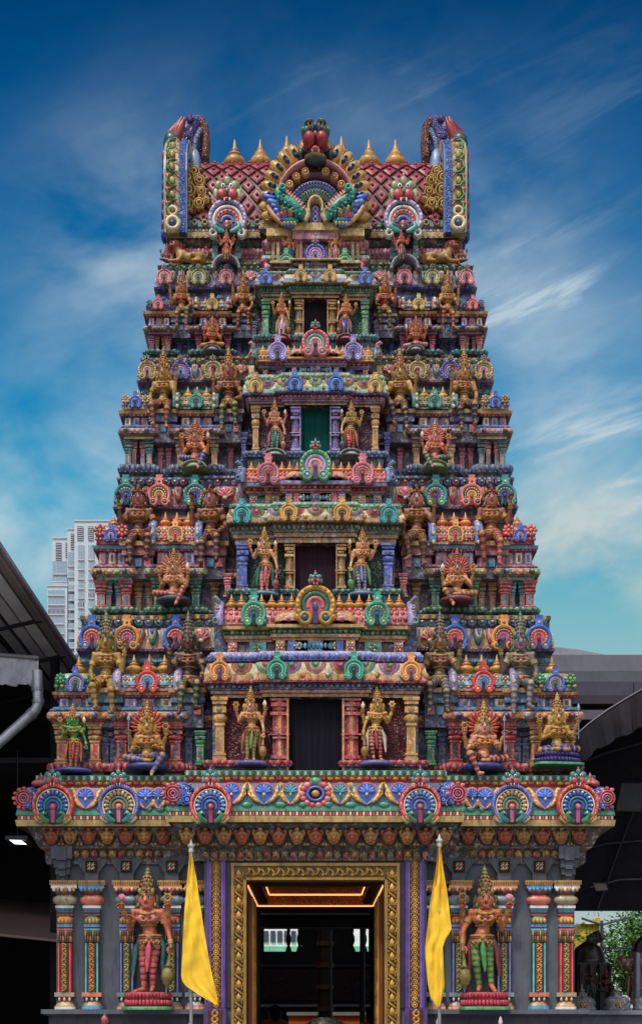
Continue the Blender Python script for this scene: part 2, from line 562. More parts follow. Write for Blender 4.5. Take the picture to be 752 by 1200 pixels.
def pose_ledge(raised=1, high=False):
    """sits on a ledge, shins hanging, one palm raised"""
    dz = -.46
    P = torso(dz); hands = []; z = lambda v: v + dz; s = raised
    P += leg((.06, -.03, .05), (.085, -.19, -.07), (.08, -.18, -.3), (.09, -.26, -.325))
    P += leg((-.06, -.03, .05), (-.12, -.2, -.02), (-.1, -.17, -.25), (-.115, -.25, -.275))
    def A(*q): P.extend(arm(*q)); hands.append((q[1], q[2]))
    A((s * .13, 0, z(.785)), (s * .2, -.07, z(.62)), (s * .21, -.15, z(.85 if not high else .95)))
    A((-s * .13, 0, z(.785)), (-s * .185, -.02, z(.63)), (-s * .15, -.15, z(.535)))
    return dict(prims=P, hands=hands, dz=dz)


POSES['guardian'] = pose_guardian
POSES['many_armed'] = lambda: pose_guardian(8)
POSES['seated'] = pose_seated
POSES['lotus'] = lambda: pose_seated(lotus=True)
POSES['ledge'] = pose_ledge
_base = {}


JIT = [0]


def base_fig(pose, voxel):
    JIT[0] += 1; k = (pose, voxel, JIT[0])
    if k not in _base:
        d = POSES[pose](); R = np.random.RandomState(JIT[0]); memo = {}
        def J(p):          # every carved figure is a little different: joints shift together
            q = tuple(round(v, 3) for v in p)
            if q not in memo: memo[q] = R.normal(0, .011, 3) * (1 if abs(p[0]) > .05 else .25)
            return tuple(np.array(p) + memo[q])
        d['prims'] = [('c', J(p[1]), J(p[2])) + tuple(p[3:]) if p[0] == 'c' and p[5] in ('arm', 'leg', 'foot') else p for p in d['prims']]
        d['hands'] = [(J(e), J(w)) for e, w in d['hands']]
        if 'mace' in d: d['mace'] = (J(d['mace'][0]), d['mace'][1])
        d['geo'] = remesh(d['prims'], voxel); _base[k] = d
    return _base[k]


def hand(mb, el_, wr, col, grip=False):
    """palm, four unequal bent fingers and a thumb, continuing the forearm"""
    e, w = np.array(el_), np.array(wr); d = (w - e) / np.linalg.norm(w - e)
    up = np.array([1.0, 0, 0]) - d * d[0]
    up /= np.linalg.norm(up)                          # across the palm
    nrm = np.cross(d, up)
    if nrm[1] > 0: nrm = -nrm                         # palm normal towards the viewer
    s = 1 if w[0] > 0 else -1
    o = w + d * .012
    ell(mb, o + d * .022, (.026, .026, .026), col, 8, 6)
    for i, ln in enumerate((.04, .05, .053, .043)):
        x = (i - 1.5) * .0135
        a = o + d * .035 + up * x * s
        k = a + d * ln * .55 + up * x * .25 * s + nrm * (.012 if grip else -.002)
        t = k + d * ln * (.2 if grip else .5) + nrm * (.035 if grip else .012)
        tube(mb, [a - d * .01, a, k, t], [.0075, .0085, .0078, .0055], col, 5)
    b = o + d * .008 - up * .022 * s
    tube(mb, [b + up * .012 * s, b, b + d * .022 - up * .014 * s, b + d * .045 - up * .012 * s + nrm * .012], [.009, .0105, .0095, .0065], col, 5)


def add_face(mb, dz, pal):
    z = lambda v: v + dz
    for s in (-1, 1):
        ell(mb, (s * .027, -.08, z(.928)), (.0165, .008, .0085), c('f2ece2'), 8, 5)
        ell(mb, (s * .027, -.086, z(.928)), (.0085, .005, .008), c('120c0c'), 8, 5)
        tube(mb, [(s * .009, -.088, z(.944)), (s * .028, -.085, z(.951)), (s * .05, -.07, z(.943))], .0036, c('1c1210'), 5)
        tube(mb, [(s * .011, -.087, z(.934)), (s * .028, -.086, z(.938)), (s * .047, -.074, z(.931))], .0024, c('1c1210'), 5)
    ell(mb, (0, -.085, z(.882)), (.019, .008, .0055), c('a8323a'), 8, 5)
    ell(mb, (0, -.083, z(.876)), (.013, .008, .0045), c('b8454a'), 8, 5)
    ell(mb, (0, -.087, z(.957)), (.006, .004, .008), c('b0202a'), 6, 4)


def body_mesh(pose, pal, mirror, voxel):
    d = base_fig(pose, voxel); V, F, reg, tt, names, C = d['geo']; dz = d['dz']
    col = np.zeros((len(F), 3))
    skin, cl, cl2 = pal['skin'], pal['cloth'], pal.get('cloth2') or mul(pal['cloth'], .6)
    for i, nme in enumerate(names):
        k = reg == i
        if nme in ('skin', 'arm', 'foot'): col[k] = skin
        elif nme == 'face': col[k] = pal.get('face') or mul(skin, 1.1)
        elif nme == 'chest': col[k] = pal.get('blouse') or skin
        elif nme == 'hip': col[k] = cl
        elif nme == 'leg':
            band = (np.floor(tt * 15) % 4).astype(int)
            a = np.array([cl, cl2, mul(cl, 1.2), pal.get('jewel', GOLD)])
            col[k] = a[band[k]]
            kk = k & (tt > .9) & (C[:, 2] < (.12 if dz == 0 else -.2)); col[kk] = skin
    mb = MB(); mb.add(V, [F], col, True)
    for e, w in d['hands']:
        hand(mb, e, w, mul(skin, 1.05), grip=(w[2] > .79 + dz))
    fm = MB(); add_face(fm, dz, pal); mb.merge(headscale(fm, dz))
    return flip(sway(mb, pose == 'guardian'), mirror), d


def flip(mb, mirror):
    if mirror:
        mb.v = [v * np.array([-1, 1, 1]) for v in mb.v]
        mb.f = [(f[:, ::-1], cc, sm) for f, cc, sm in mb.f]
    return mb


def crown_mb(kind, dz, pal):
    mb = MB(); z = .955 + dz; a, b = pal.get('crown', GOLD), pal.get('crown2', mul(pal.get('crown', GOLD), .55))
    if kind == 'tall':
        lathe(mb, [(.066, z), (.072, z + .012), (.064, z + .022), (.056, z + .028), (.06, z + .045), (.05, z + .055), (.054, z + .072), (.046, z + .082), (.05, z + .1), (.041, z + .11), (.044, z + .13), (.035, z + .14), (.038, z + .158), (.028, z + .168), (.031, z + .186), (.02, z + .2), (.024, z + .214), (.01, z + .235), (.003, z + .262)], [a, b, a, b, a, b], 14, (0, -.012, 0), 1, 1)
        for k in range(4):
            for q in range(7):
                t = math.pi * (1 + (q + .5) / 7); r = (.06, .053, .045, .037)[k]; ell(mb, (r * math.cos(t), -.012 + r * math.sin(t), z + (.05, .085, .12, .15)[k]), (.009, .009, .012), (mul(a, 1.2), c('a83a40'))[(q + k) % 2], 5, 4)
    elif kind == 'bun':
        ell(mb, (0, .005, z + .0), (.072, .075, .06), c('17131a'), 12, 8)
        ell(mb, (0, .01, z + .075), (.05, .05, .05), c('1b151c'), 10, 8)
        tube(mb, [(.065 * math.cos(t), -.01 + .07 * math.sin(t), z + .02) for t in np.linspace(0, 6.28, 18)[:-1]], .008, a, 5, True)
        tube(mb, [(.045 * math.cos(t), .01 + .045 * math.sin(t), z + .05) for t in np.linspace(0, 6.28, 14)[:-1]], .009, b, 5, True)
    else:
        lathe(mb, [(.072, z), (.078, z + .012), (.07, z + .03), (.055, z + .07), (.06, z + .08), (.035, z + .12), (.04, z + .13), (.004, z + .17)], [a, b, a, b, a], 12, (0, -.012, 0))
    # front jewel and side lobes of the crown
    ell(mb, (0, -.085, z + .035), (.014, .012, .022), c('b5303a'), 8, 6)
    for s in (-1, 1):
        ell(mb, (s * .055, -.055, z + .03), (.018, .016, .026), a, 8, 6)
        # hair and ear discs falling to the shoulders
        hc = pal.get('hair', a)
        ell(mb, (s * .082, .0, dz + .905), (.03, .03, .055), hc, 8, 6)
        ell(mb, (s * .085, .0, dz + .85), (.024, .026, .035), mul(hc, .8), 8, 6)
        ell(mb, (s * .072, -.035, dz + .868), (.012, .012, .018), a, 8, 6)
    return mb


def jewels_mb(d, pal, seated):
    mb = MB(); dz = d['dz']; g, g2 = pal.get('jewel', GOLD), pal.get('jewel2', c('b5394a'))
    def ring(cx, cy, cz, rx, ry_, r, col, tilt=0, n=18):
        tube(mb, [(cx + rx * math.cos(t), cy + ry_ * math.sin(t), cz + tilt * math.sin(t)) for t in np.linspace(0, 2 * math.pi, n + 1)[:-1]], r, col, 5, True)
    ring(0, -.012, .838 + dz, .05, .05, .01, g)
    ring(0, -.03, .8 + dz, .085, .072, .012, g, .028)
    ring(0, -.035, .775 + dz, .092, .08, .009, g2, .04)
    ring(0, -.035, .755 + dz, .1, .085, .009, g, .055)
    ell(mb, (0, -.118, .7 + dz), (.026, .016, .03), g, 8, 6); ell(mb, (0, -.13, .7 + dz), (.014, .01, .016), g2, 8, 6)
    ring(0, -.005, .66 + dz, .078, .075, .008, g)
    ring(0, 0, .56 + dz, .108, .085, .014, g, .0); ring(0, 0, .535 + dz, .115, .09, .012, g2); ring(0, 0, .512 + dz, .112, .088, .012, g)
    ell(mb, (0, -.095, .54 + dz), (.028, .02, .03), g, 8, 6)
    for s in (-1, 1):
        ell(mb, (s * .142, 0, .812 + dz), (.03, .034, .022), g, 8, 6)
        for k in range(5):
            t = -1.2 + .6 * k
            ell(mb, (s * .05 + .03 * math.sin(t), -.11, .515 + dz - .03 * math.cos(t)), (.012, .01, .016), (g, g2)[k % 2], 6, 4)
    for e, w in d['hands']:
        e, w = np.array(e), np.array(w)
        for t, r in ((.72, .03), (.86, .028)):
            p = e + (w - e) * t; dd = (w - e) / np.linalg.norm(w - e)
            tube(mb, [p - dd * .012, p + dd * .012], [r, r], g, 8)
        sh = np.array([math.copysign(.13, e[0]), 0, .785 + dz]); p = sh + (e - sh) * .45; dd = (e - sh) / np.linalg.norm(e - sh)
        tube(mb, [p - dd * .022, p + dd * .022], [.045, .043], g, 8)
    return mb


def emblem_mb(kind, p, pal):
    mb = MB(); x, y, z = p; g = pal.get('jewel', GOLD)
    if kind == 'disc':
        arc(mb, x, z + .08, .022, .045, 0, 360, y - .012, y + .012, g, 14); ell(mb, (x, y, z + .08), .018, c('b5394a'), 8, 6)
        for k in range(6):
            t = k * math.pi / 3; ell(mb, (x + .05 * math.cos(t), y, z + .08 + .05 * math.sin(t)), (.012, .01, .012), g, 6, 4)
        tube(mb, [(x, y, z), (x, y, z + .04)], .01, g, 6)
    elif kind == 'conch':
        lathe(mb, [(.006, 0), (.02, .02), (.038, .06), (.03, .085), (.02, .1), (.006, .13)], c('e3d3b4'), 10, (x, y, z + .02))
        tube(mb, [(x, y, z), (x, y, z + .04)], .01, g, 6)
    elif kind == 'spear':
        tube(mb, [(x, y - .03, z - .25), (x, y - .03, z + .14)], .007, c('8d9ab0'), 6)
        lathe(mb, [(.004, 0), (.024, .02), (.004, .08)], c('b6bfd0'), 8, (x, y - .03, z + .13), 1, .4)
    else:
        tube(mb, [(x, y, z), (x, y, z + .06)], .012, g, 6); ell(mb, (x, y, z + .07), (.03, .02, .03), c('d97f8c'), 8, 6)
        for k in range(5):
            t = math.radians(30 + 30 * k); ell(mb, (x + .03 * math.cos(t), y, z + .07 + .03 * math.sin(t)), (.012, .012, .016), c('e6a9b0'), 6, 4)
    return mb


def mace_mb(top, bot, pal):
    t, b = np.array(top), np.array(bot); g = pal.get('mace', c('a3803f')); g2 = mul(g, .55)
    d = b - t; L = np.linalg.norm(d); mb = MB()
    prof = [(0, .014), (.08, .016), (.1, .028), (.13, .014), (.45, .02), (.48, .036), (.52, .03), (.58, .05), (.7, .066), (.8, .06), (.84, .045), (.88, .05), (.92, .025), (1, .018)]
    P = [t + d * u for u, _ in prof]; R = [r for _, r in prof]
    tube(mb, P, R, g, 10)
    for u in (.5, .86):
        p = t + d * u; tube(mb, [p - d * .012, p + d * .012], [.045, .045], g2, 10)
    return mb


def halo_mb(dz, c1, c2, r=.2, n=17):
    mb = MB(); z0 = .92 + dz
    arc(mb, 0, z0, .06, r * .72, -40, 220, .0, .05, c2, 20)
    for k in range(n):
        t = math.radians(-38 + 256 * k / (n - 1)); rr = r * (1.0 + .28 * math.exp(-((t - math.pi / 2) / .5) ** 2))
        p = np.array([math.cos(t), 0, math.sin(t)])
        q = np.array([0, .01, z0])
        tube(mb, [q + p * r * .5, q + p * r * .75 + (0, -.02, .01), q + p * rr + (0, -.012, .035)], [.022, .026, .004], (c1, mul(c1, .7))[k % 2], 6)
        tube(mb, [q + p * r * .42 + (0, -.02, 0), q + p * r * .62 + (0, -.03, .01)], [.016, .006], c2, 5)
    return mb


def pedestal_mb(r, z0, col, kind='disc'):
    mb = MB()
    if kind == 'disc':
        lathe(mb, [(r * .7, z0 - .09), (r * .98, z0 - .075), (r * 1.05, z0 - .045), (r, z0 - .02), (r * .88, z0)], [mul(col, .6), col, mul(col, 1.15), mul(col, .8)], 22, (0, -.02, 0), 1, .8)
    elif kind == 'dome':      # bell shaped stand over an arched bracket
        lathe(mb, [(r * 1.0, z0 - .13), (r * 1.04, z0 - .115), (r * .95, z0 - .07), (r * .78, z0 - .025), (r * .62, z0)], [mul(col, .7), col, col, mul(col, 1.2)], 22, (0, -.02, 0), 1, .85)
        arc(mb, 0, z0 - .14, r * .8, r * 1.06, 0, 180, -r * .95, r * .3, mul(col, .75), 16, 1, .55)
    else:                     # lotus throne with two rows of petals
        lathe(mb, [(r * .95, z0 - .17), (r, z0 - .15), (r * .75, z0 - .085), (r * 1.02, z0 - .01), (r * .92, z0)], [mul(col, .7), col, mul(col, 1.1), col], 22, (0, -.02, 0), 1, .6)
        for k in range(38):
            t = 2 * math.pi * k / 38
            for zz, f, q in ((z0 - .105, 1.0, 1), (z0 - .035, .97, .75)):
                ell(mb, (math.cos(t) * r * f, -.02 + math.sin(t) * r * f * .6, zz), (r * .085, r * .07, .032), mul((col, mul(col, 1.2))[k % 2], q), 6, 5)
        lathe(mb, [(r * 1.12, z0 - .175), (r * 1.12, z0 - .145), (r * .9, z0 - .14)], c('4f9a6c'), 24, (0, -.02, 0), 1, .6, p=6)
    return mb


def skirt_mb(pal, legs=True):
    """sash tails and front pleat of a standing figure"""
    mb = MB(); a, b = pal.get('sash', TEAL), pal['cloth']
    for s in (-1, 1):
        tube(mb, [(s * .1, -.03, .54), (s * .135, -.03, .44), (s * .14, -.02, .3), (s * .15, -.02, .16)], [.02, .026, .026, .012], a, 6, flat=.4)
        tube(mb, [(s * .115, -.0, .53), (s * .165, -.0, .42), (s * .16, .0, .26)], [.016, .02, .01], mul(a, .7), 6, flat=.4)
        tube(mb, [(s * .02, -.09, .53), (s * .06, -.1, .45), (s * .1, -.06, .5)], [.012, .014, .01], pal.get('jewel', GOLD), 6)
    tube(mb, [(0, -.09, .53), (0, -.1, .42), (0, -.085, .28), (0, -.08, .2)], [.02, .03, .026, .008], mul(b, 1.15), 6, flat=.5)
    return mb


COUNT = {}


def sway(mb, on):
    if on: mb.v = [v + np.stack([.024 * np.exp(-((v[:, 2] - .5) / .15) ** 2) - .012 * np.exp(-((v[:, 2] - .95) / .2) ** 2), 0 * v[:, 2], 0 * v[:, 2]], 1) for v in mb.v]
    return mb


def statue(pose, pal, H, loc, label, group, mirror=False, crown='tall', halo=None, ped=None, mace=True, emblems=('disc', 'conch'), name='deity_statue', voxel=.0125, rot=0, cat='statue', sash=True):
    """H = sole-to-scalp height in metres of the same figure standing"""
    t = empty(name, loc, label, cat, group); t.rotation_euler.z = rot + rnd.uniform(-.1, .1)
    sc = (H * (.9 if pose == 'ledge' else 1), H, H)
    mb, d = body_mesh(pose, pal, mirror, voxel)
    inst('body', mb.mesh('statue_body', M_STATUE), t, scale=sc)
    def part(nm, m, mat=None):
        return inst(nm, flip(sway(m, pose == 'guardian' and nm != 'pedestal'), mirror).mesh('statue_' + nm, mat or M_STATUE), t, scale=sc)
    part('hair_bun' if crown == 'bun' else 'crown', headscale(crown_mb(crown, d['dz'], pal), d['dz']))
    part('jewellery', jewels_mb(d, pal, d['dz'] != 0))
    if d['dz'] == 0 and sash: part('sash', skirt_mb(pal))
    if halo: part('flame_halo', halo_mb(d['dz'], *halo))
    if pose in ('guardian',) and mace: part('mace', mace_mb(*d['mace'], pal))
    up = [(e, w) for e, w in d['hands'] if w[2] > .79 + d['dz']] if pose in ('guardian', 'seated', 'lotus') else []
    for (e, w), k in zip(up, emblems):
        part({'disc': 'discus', 'conch': 'conch', 'spear': 'spear', 'bud': 'lotus_bud'}[k], emblem_mb(k, (w[0], w[1] - .02, w[2] + .04), pal))
    if ped: part('pedestal', pedestal_mb(*ped))
    return t
# ------------------------------------------------------------------ repeated ornaments (unit meshes, shared)
_ck = {}


def cached(fn):
    def g(*a):
        k = (fn.__name__,) + tuple(map(str, a))
        if k not in _ck: _ck[k] = fn(*a)
        return _ck[k]
    return g


def beast(mb, z, s, cg=None, cr=None):
    """lion-face crest: two round cheeks, fangs, leafy brow and bulging eyes"""
    cg = cg or c('3a8f84'); cr = cr or c('c9505c')
    for k in (-1, 1):
        ell(mb, (k * .1 * s, -.14, z + .07 * s), (.105 * s, .1 * s, .1 * s), cr, 10, 7)
        ell(mb, (k * .15 * s, -.1, z + .24 * s), (.095 * s, .08 * s, .1 * s), cg, 8, 6)
        ell(mb, (k * .075 * s, -.18, z + .22 * s), (.042 * s, .04 * s, .048 * s), WHITE, 8, 6)
        ell(mb, (k * .075 * s, -.215, z + .215 * s), (.022 * s, .02 * s, .028 * s), BLACK, 6, 5)
        ell(mb, (k * .21 * s, -.08, z + .1 * s), (.06 * s, .06 * s, .1 * s), mul(cg, 1.5), 8, 6)
        ell(mb, (k * .05 * s, -.18, z - .035 * s), (.018 * s, .02 * s, .04 * s), WHITE, 6, 5)
    ell(mb, (0, -.2, z + .12 * s), (.045 * s, .06 * s, .05 * s), mul(cg, .8), 8, 6)
    ell(mb, (0, -.12, z - .02 * s), (.12 * s, .06 * s, .04 * s), DRED, 8, 6)
    ell(mb, (0, -.1, z + .33 * s), (.07 * s, .07 * s, .09 * s), mul(cg, 1.3), 8, 6)
    ell(mb, (0, -.11, z + .42 * s), (.03 * s, .03 * s, .06 * s), mul(cr, 1.2), 6, 5)


@cached
def kudu_me(c1, c2, c3, c4, style):
    """horseshoe window arch, outer radius .5, centred on the ring"""
    mb = MB()
    arc(mb, 0, 0, 0, .42, -90, 270, .0, .14, mul(c3, .7), 18)
    arc(mb, 0, 0, .35, .5, -42, 222, -.09, .14, c1, 22)
    arc(mb, 0, 0, .43, .46, -40, 220, -.105, -.06, mul(c1, 1.5), 22)
    arc(mb, 0, .0, .235, .35, -32, 212, -.05, .1, c2, 20)
    arc(mb, 0, .0, .13, .235, -20, 200, -.025, .1, c3, 16)
    ell(mb, (0, -.01, -.04), (.075, .06, .12), c4, 8, 8)
    box(mb, -.06, .06, -.03, .1, -.44, -.08, mul(c4, .5))
    for s in (-1, 1):     # scrolled feet
        arc(mb, s * .25, -.32, .075, .175, 0, 360, -.11, .12, c1, 14)
        ell(mb, (s * .25, -.04, -.32), (.09, .1, .09), c2, 8, 6)
        ell(mb, (s * .43, -.02, -.3), (.085, .08, .09), mul(c1, .85), 8, 6)
    if style == 'dots':
        for k in range(11):
            t = math.radians(-20 + 22 * k); ell(mb, (.29 * math.cos(t), -.06, .29 * math.sin(t)), (.035, .03, .035), mul(c3, 1.4), 6, 4)
    if style == 'beast':
        beast(mb, .5, .66)
        for k in range(17):
            t = math.radians(-38 + 256 * k / 16); ell(mb, (.43 * math.cos(t), -.09, .43 * math.sin(t)), (.05, .04, .05), (c1, mul(c1, 1.5))[k % 2], 6, 5)
    else:
        prism(mb, [(-.16, .44), (.16, .44), (.13, .6), (.19, .64), (.19, .7), (-.19, .7), (-.19, .64), (-.13, .6)], -.1, .12, mul(c1, 1.12))
        prism(mb, [(-.12, .7), (.12, .7), (.15, .86), (-.15, .86)], -.06, .12, mul(c1, .9))
        ell(mb, (0, -.1, .56), (.06, .04, .06), c2, 8, 6)
    return mb.mesh('arch_ornament', M_SIMPLE)


@cached
def fan_kudu_me(rim, rim2, fan, fan2, heart, feet):
    """large peacock-fan arch of the main cornice, radius .5"""
    mb = MB()
    arc(mb, 0, 0, 0, .46, -90, 270, -.01, .2, c('2b3a6b'), 24)
    arc(mb, 0, 0, .4, .5, -62, 242, -.12, .2, rim, 30)
    for k in range(40):
        t = math.radians(-58 + 296 * k / 39)
        ell(mb, (.45 * math.cos(t), -.125, .45 * math.sin(t)), (.03, .03, .045), (rim, rim2, mul(rim, 1.4))[k % 3], 6, 5)
    arc(mb, 0, -.02, .36, .4, -40, 220, -.08, .1, CREAM, 24)
    for k in range(13):
        t = math.radians(-18 + 216 * k / 12); p = (math.cos(t), math.sin(t))
        ell(mb, (.3 * p[0], -.05, -.02 + .3 * p[1]), (.07, .05, .042), fan, 8, 6, R=ry(-t))
        ell(mb, (.325 * p[0], -.09, -.02 + .325 * p[1]), (.03, .025, .024), WHITE if k % 2 else LBLUE, 6, 5)
    arc(mb, 0, -.03, .18, .235, -25, 205, -.07, .1, fan2, 20)
    arc(mb, 0, -.04, .1, .17, -30, 210, -.05, .1, mul(fan, .7), 18)
    ell(mb, (0, -.06, -.05), (.075, .06, .075), heart, 10, 8)
    ell(mb, (0, -.11, -.05), (.035, .03, .035), ORANGE, 8, 6)
    box(mb, -.045, .045, -.06, .1, -.42, -.12, mul(heart, .8))
    for s in (-1, 1):     # little birds at the feet
        tube(mb, [(s * .1, -.05, -.4), (s * .2, -.1, -.36), (s * .27, -.12, -.25), (s * .2, -.12, -.18), (s * .14, -.1, -.23)], [.05, .075, .07, .05, .02], feet, 8)
        arc(mb, s * .3, -.36, .03, .1, 0, 360, -.12, .1, mul(feet, 1.4), 12)
        ell(mb, (s * .2, -.17, -.2), .02, WHITE, 6, 5)
        tube(mb, [(s * .36, -.06, -.2), (s * .42, -.1, -.32), (s * .3, -.08, -.44)], [.03, .045, .03], GOLD, 6)
    beast(mb, .5, .8)
    return mb.mesh('peacock_arch', M_SIMPLE)


@cached
def finial_me(a, b):
    mb = MB()
    lathe(mb, [(.34, 0), (.36, .05), (.2, .08), (.24, .11), (.36, .2), (.41, .3), (.34, .42), (.17, .48), (.25, .53), (.22, .58), (.12, .62), (.15, .66), (.07, .78), (.025, 1)],
          [b, a, b, a, a, a, a, b, a, a, b, a, a], 12)
    return mb.mesh('finial', M_SIMPLE)


@cached
def pilaster_me(a, b):
    mb = MB()
    for z0, z1, w, k in ((0, .055, 1.25, 1), (.055, .1, 1.05, .7), (.1, .13, 1.15, 1.15), (.13, .56, .82, 1), (.56, .6, 1.0, 1.2), (.6, .64, .78, .7), (.64, .72, 1.05, 1), (.72, .76, .8, .75),
                         (.76, .85, 1.2, 1.1), (.85, .89, .9, .65), (.89, .95, 1.3, 1), (.95, 1, 1.5, 1.15)):
        w *= .5
        box(mb, -w, w, -w, .5, z0, z1, mul(a, k))
    box(mb, -.2, .2, -.435, 0, .17, .52, b)
    ell(mb, (0, -.6, .8), (.3, .1, .04), b, 8, 5)
    lathe(mb, [(.45, .62), (.66, .66), (.66, .7), (.45, .74)], mul(a, 1.1), 12, p=4)
    return mb.mesh('pilaster')


def kudu(par, x, z, d, y, cols, style='plain', dep=None):
    return inst('arch_ornament', kudu_me(*cols, style), par, (x, y, z), (d, dep or d * .8, d))


def swag(mb, x, z, w, h, y, cols):
    """painted half-round motif in three raised steps, flat edge up"""
    for k, (f, cl) in enumerate(zip((1, .72, .42), cols)):
        arc(mb, x, z, 0, .5 * f, 180, 360, y - .012 * (k + 1), y + .08, cl, 10, w, 2 * h * .95, e=.1)


def flower(mb, x, z, r, y, cols, n=8):
    for k in range(n):
        t = 2 * math.pi * k / n
        ell(mb, (x + r * .62 * math.cos(t), y, z + r * .62 * math.sin(t)), (r * .36, r * .2, r * .26), cols[k % 2], 6, 4, R=ry(-t))
    ell(mb, (x, y - r * .1, z), (r * .3, r * .2, r * .3), cols[2], 6, 5)


def kapota(o, z0, z1):
    h = z1 - z0
    return [(-.02, z0 + .001), (o, z0 + .001), (o * 1.02, z0 + .14 * h), (o * .95, z0 + .16 * h), (o * .96, z0 + .4 * h), (o * .82, z0 + .65 * h), (o * .5, z0 + .88 * h), (.0, z1), (-.05, z1)]


# ------------------------------------------------------------------ the tower
TY = 2.45
TOWER = empty('temple_gopuram', (0, TY, 0), 'tall multicoloured stepped gopuram gate tower with carved tiers and barrel vaulted roof', 'temple tower')
TL = (0, -TY, 0)


def K(*h):
    return tuple(c(x) for x in h)


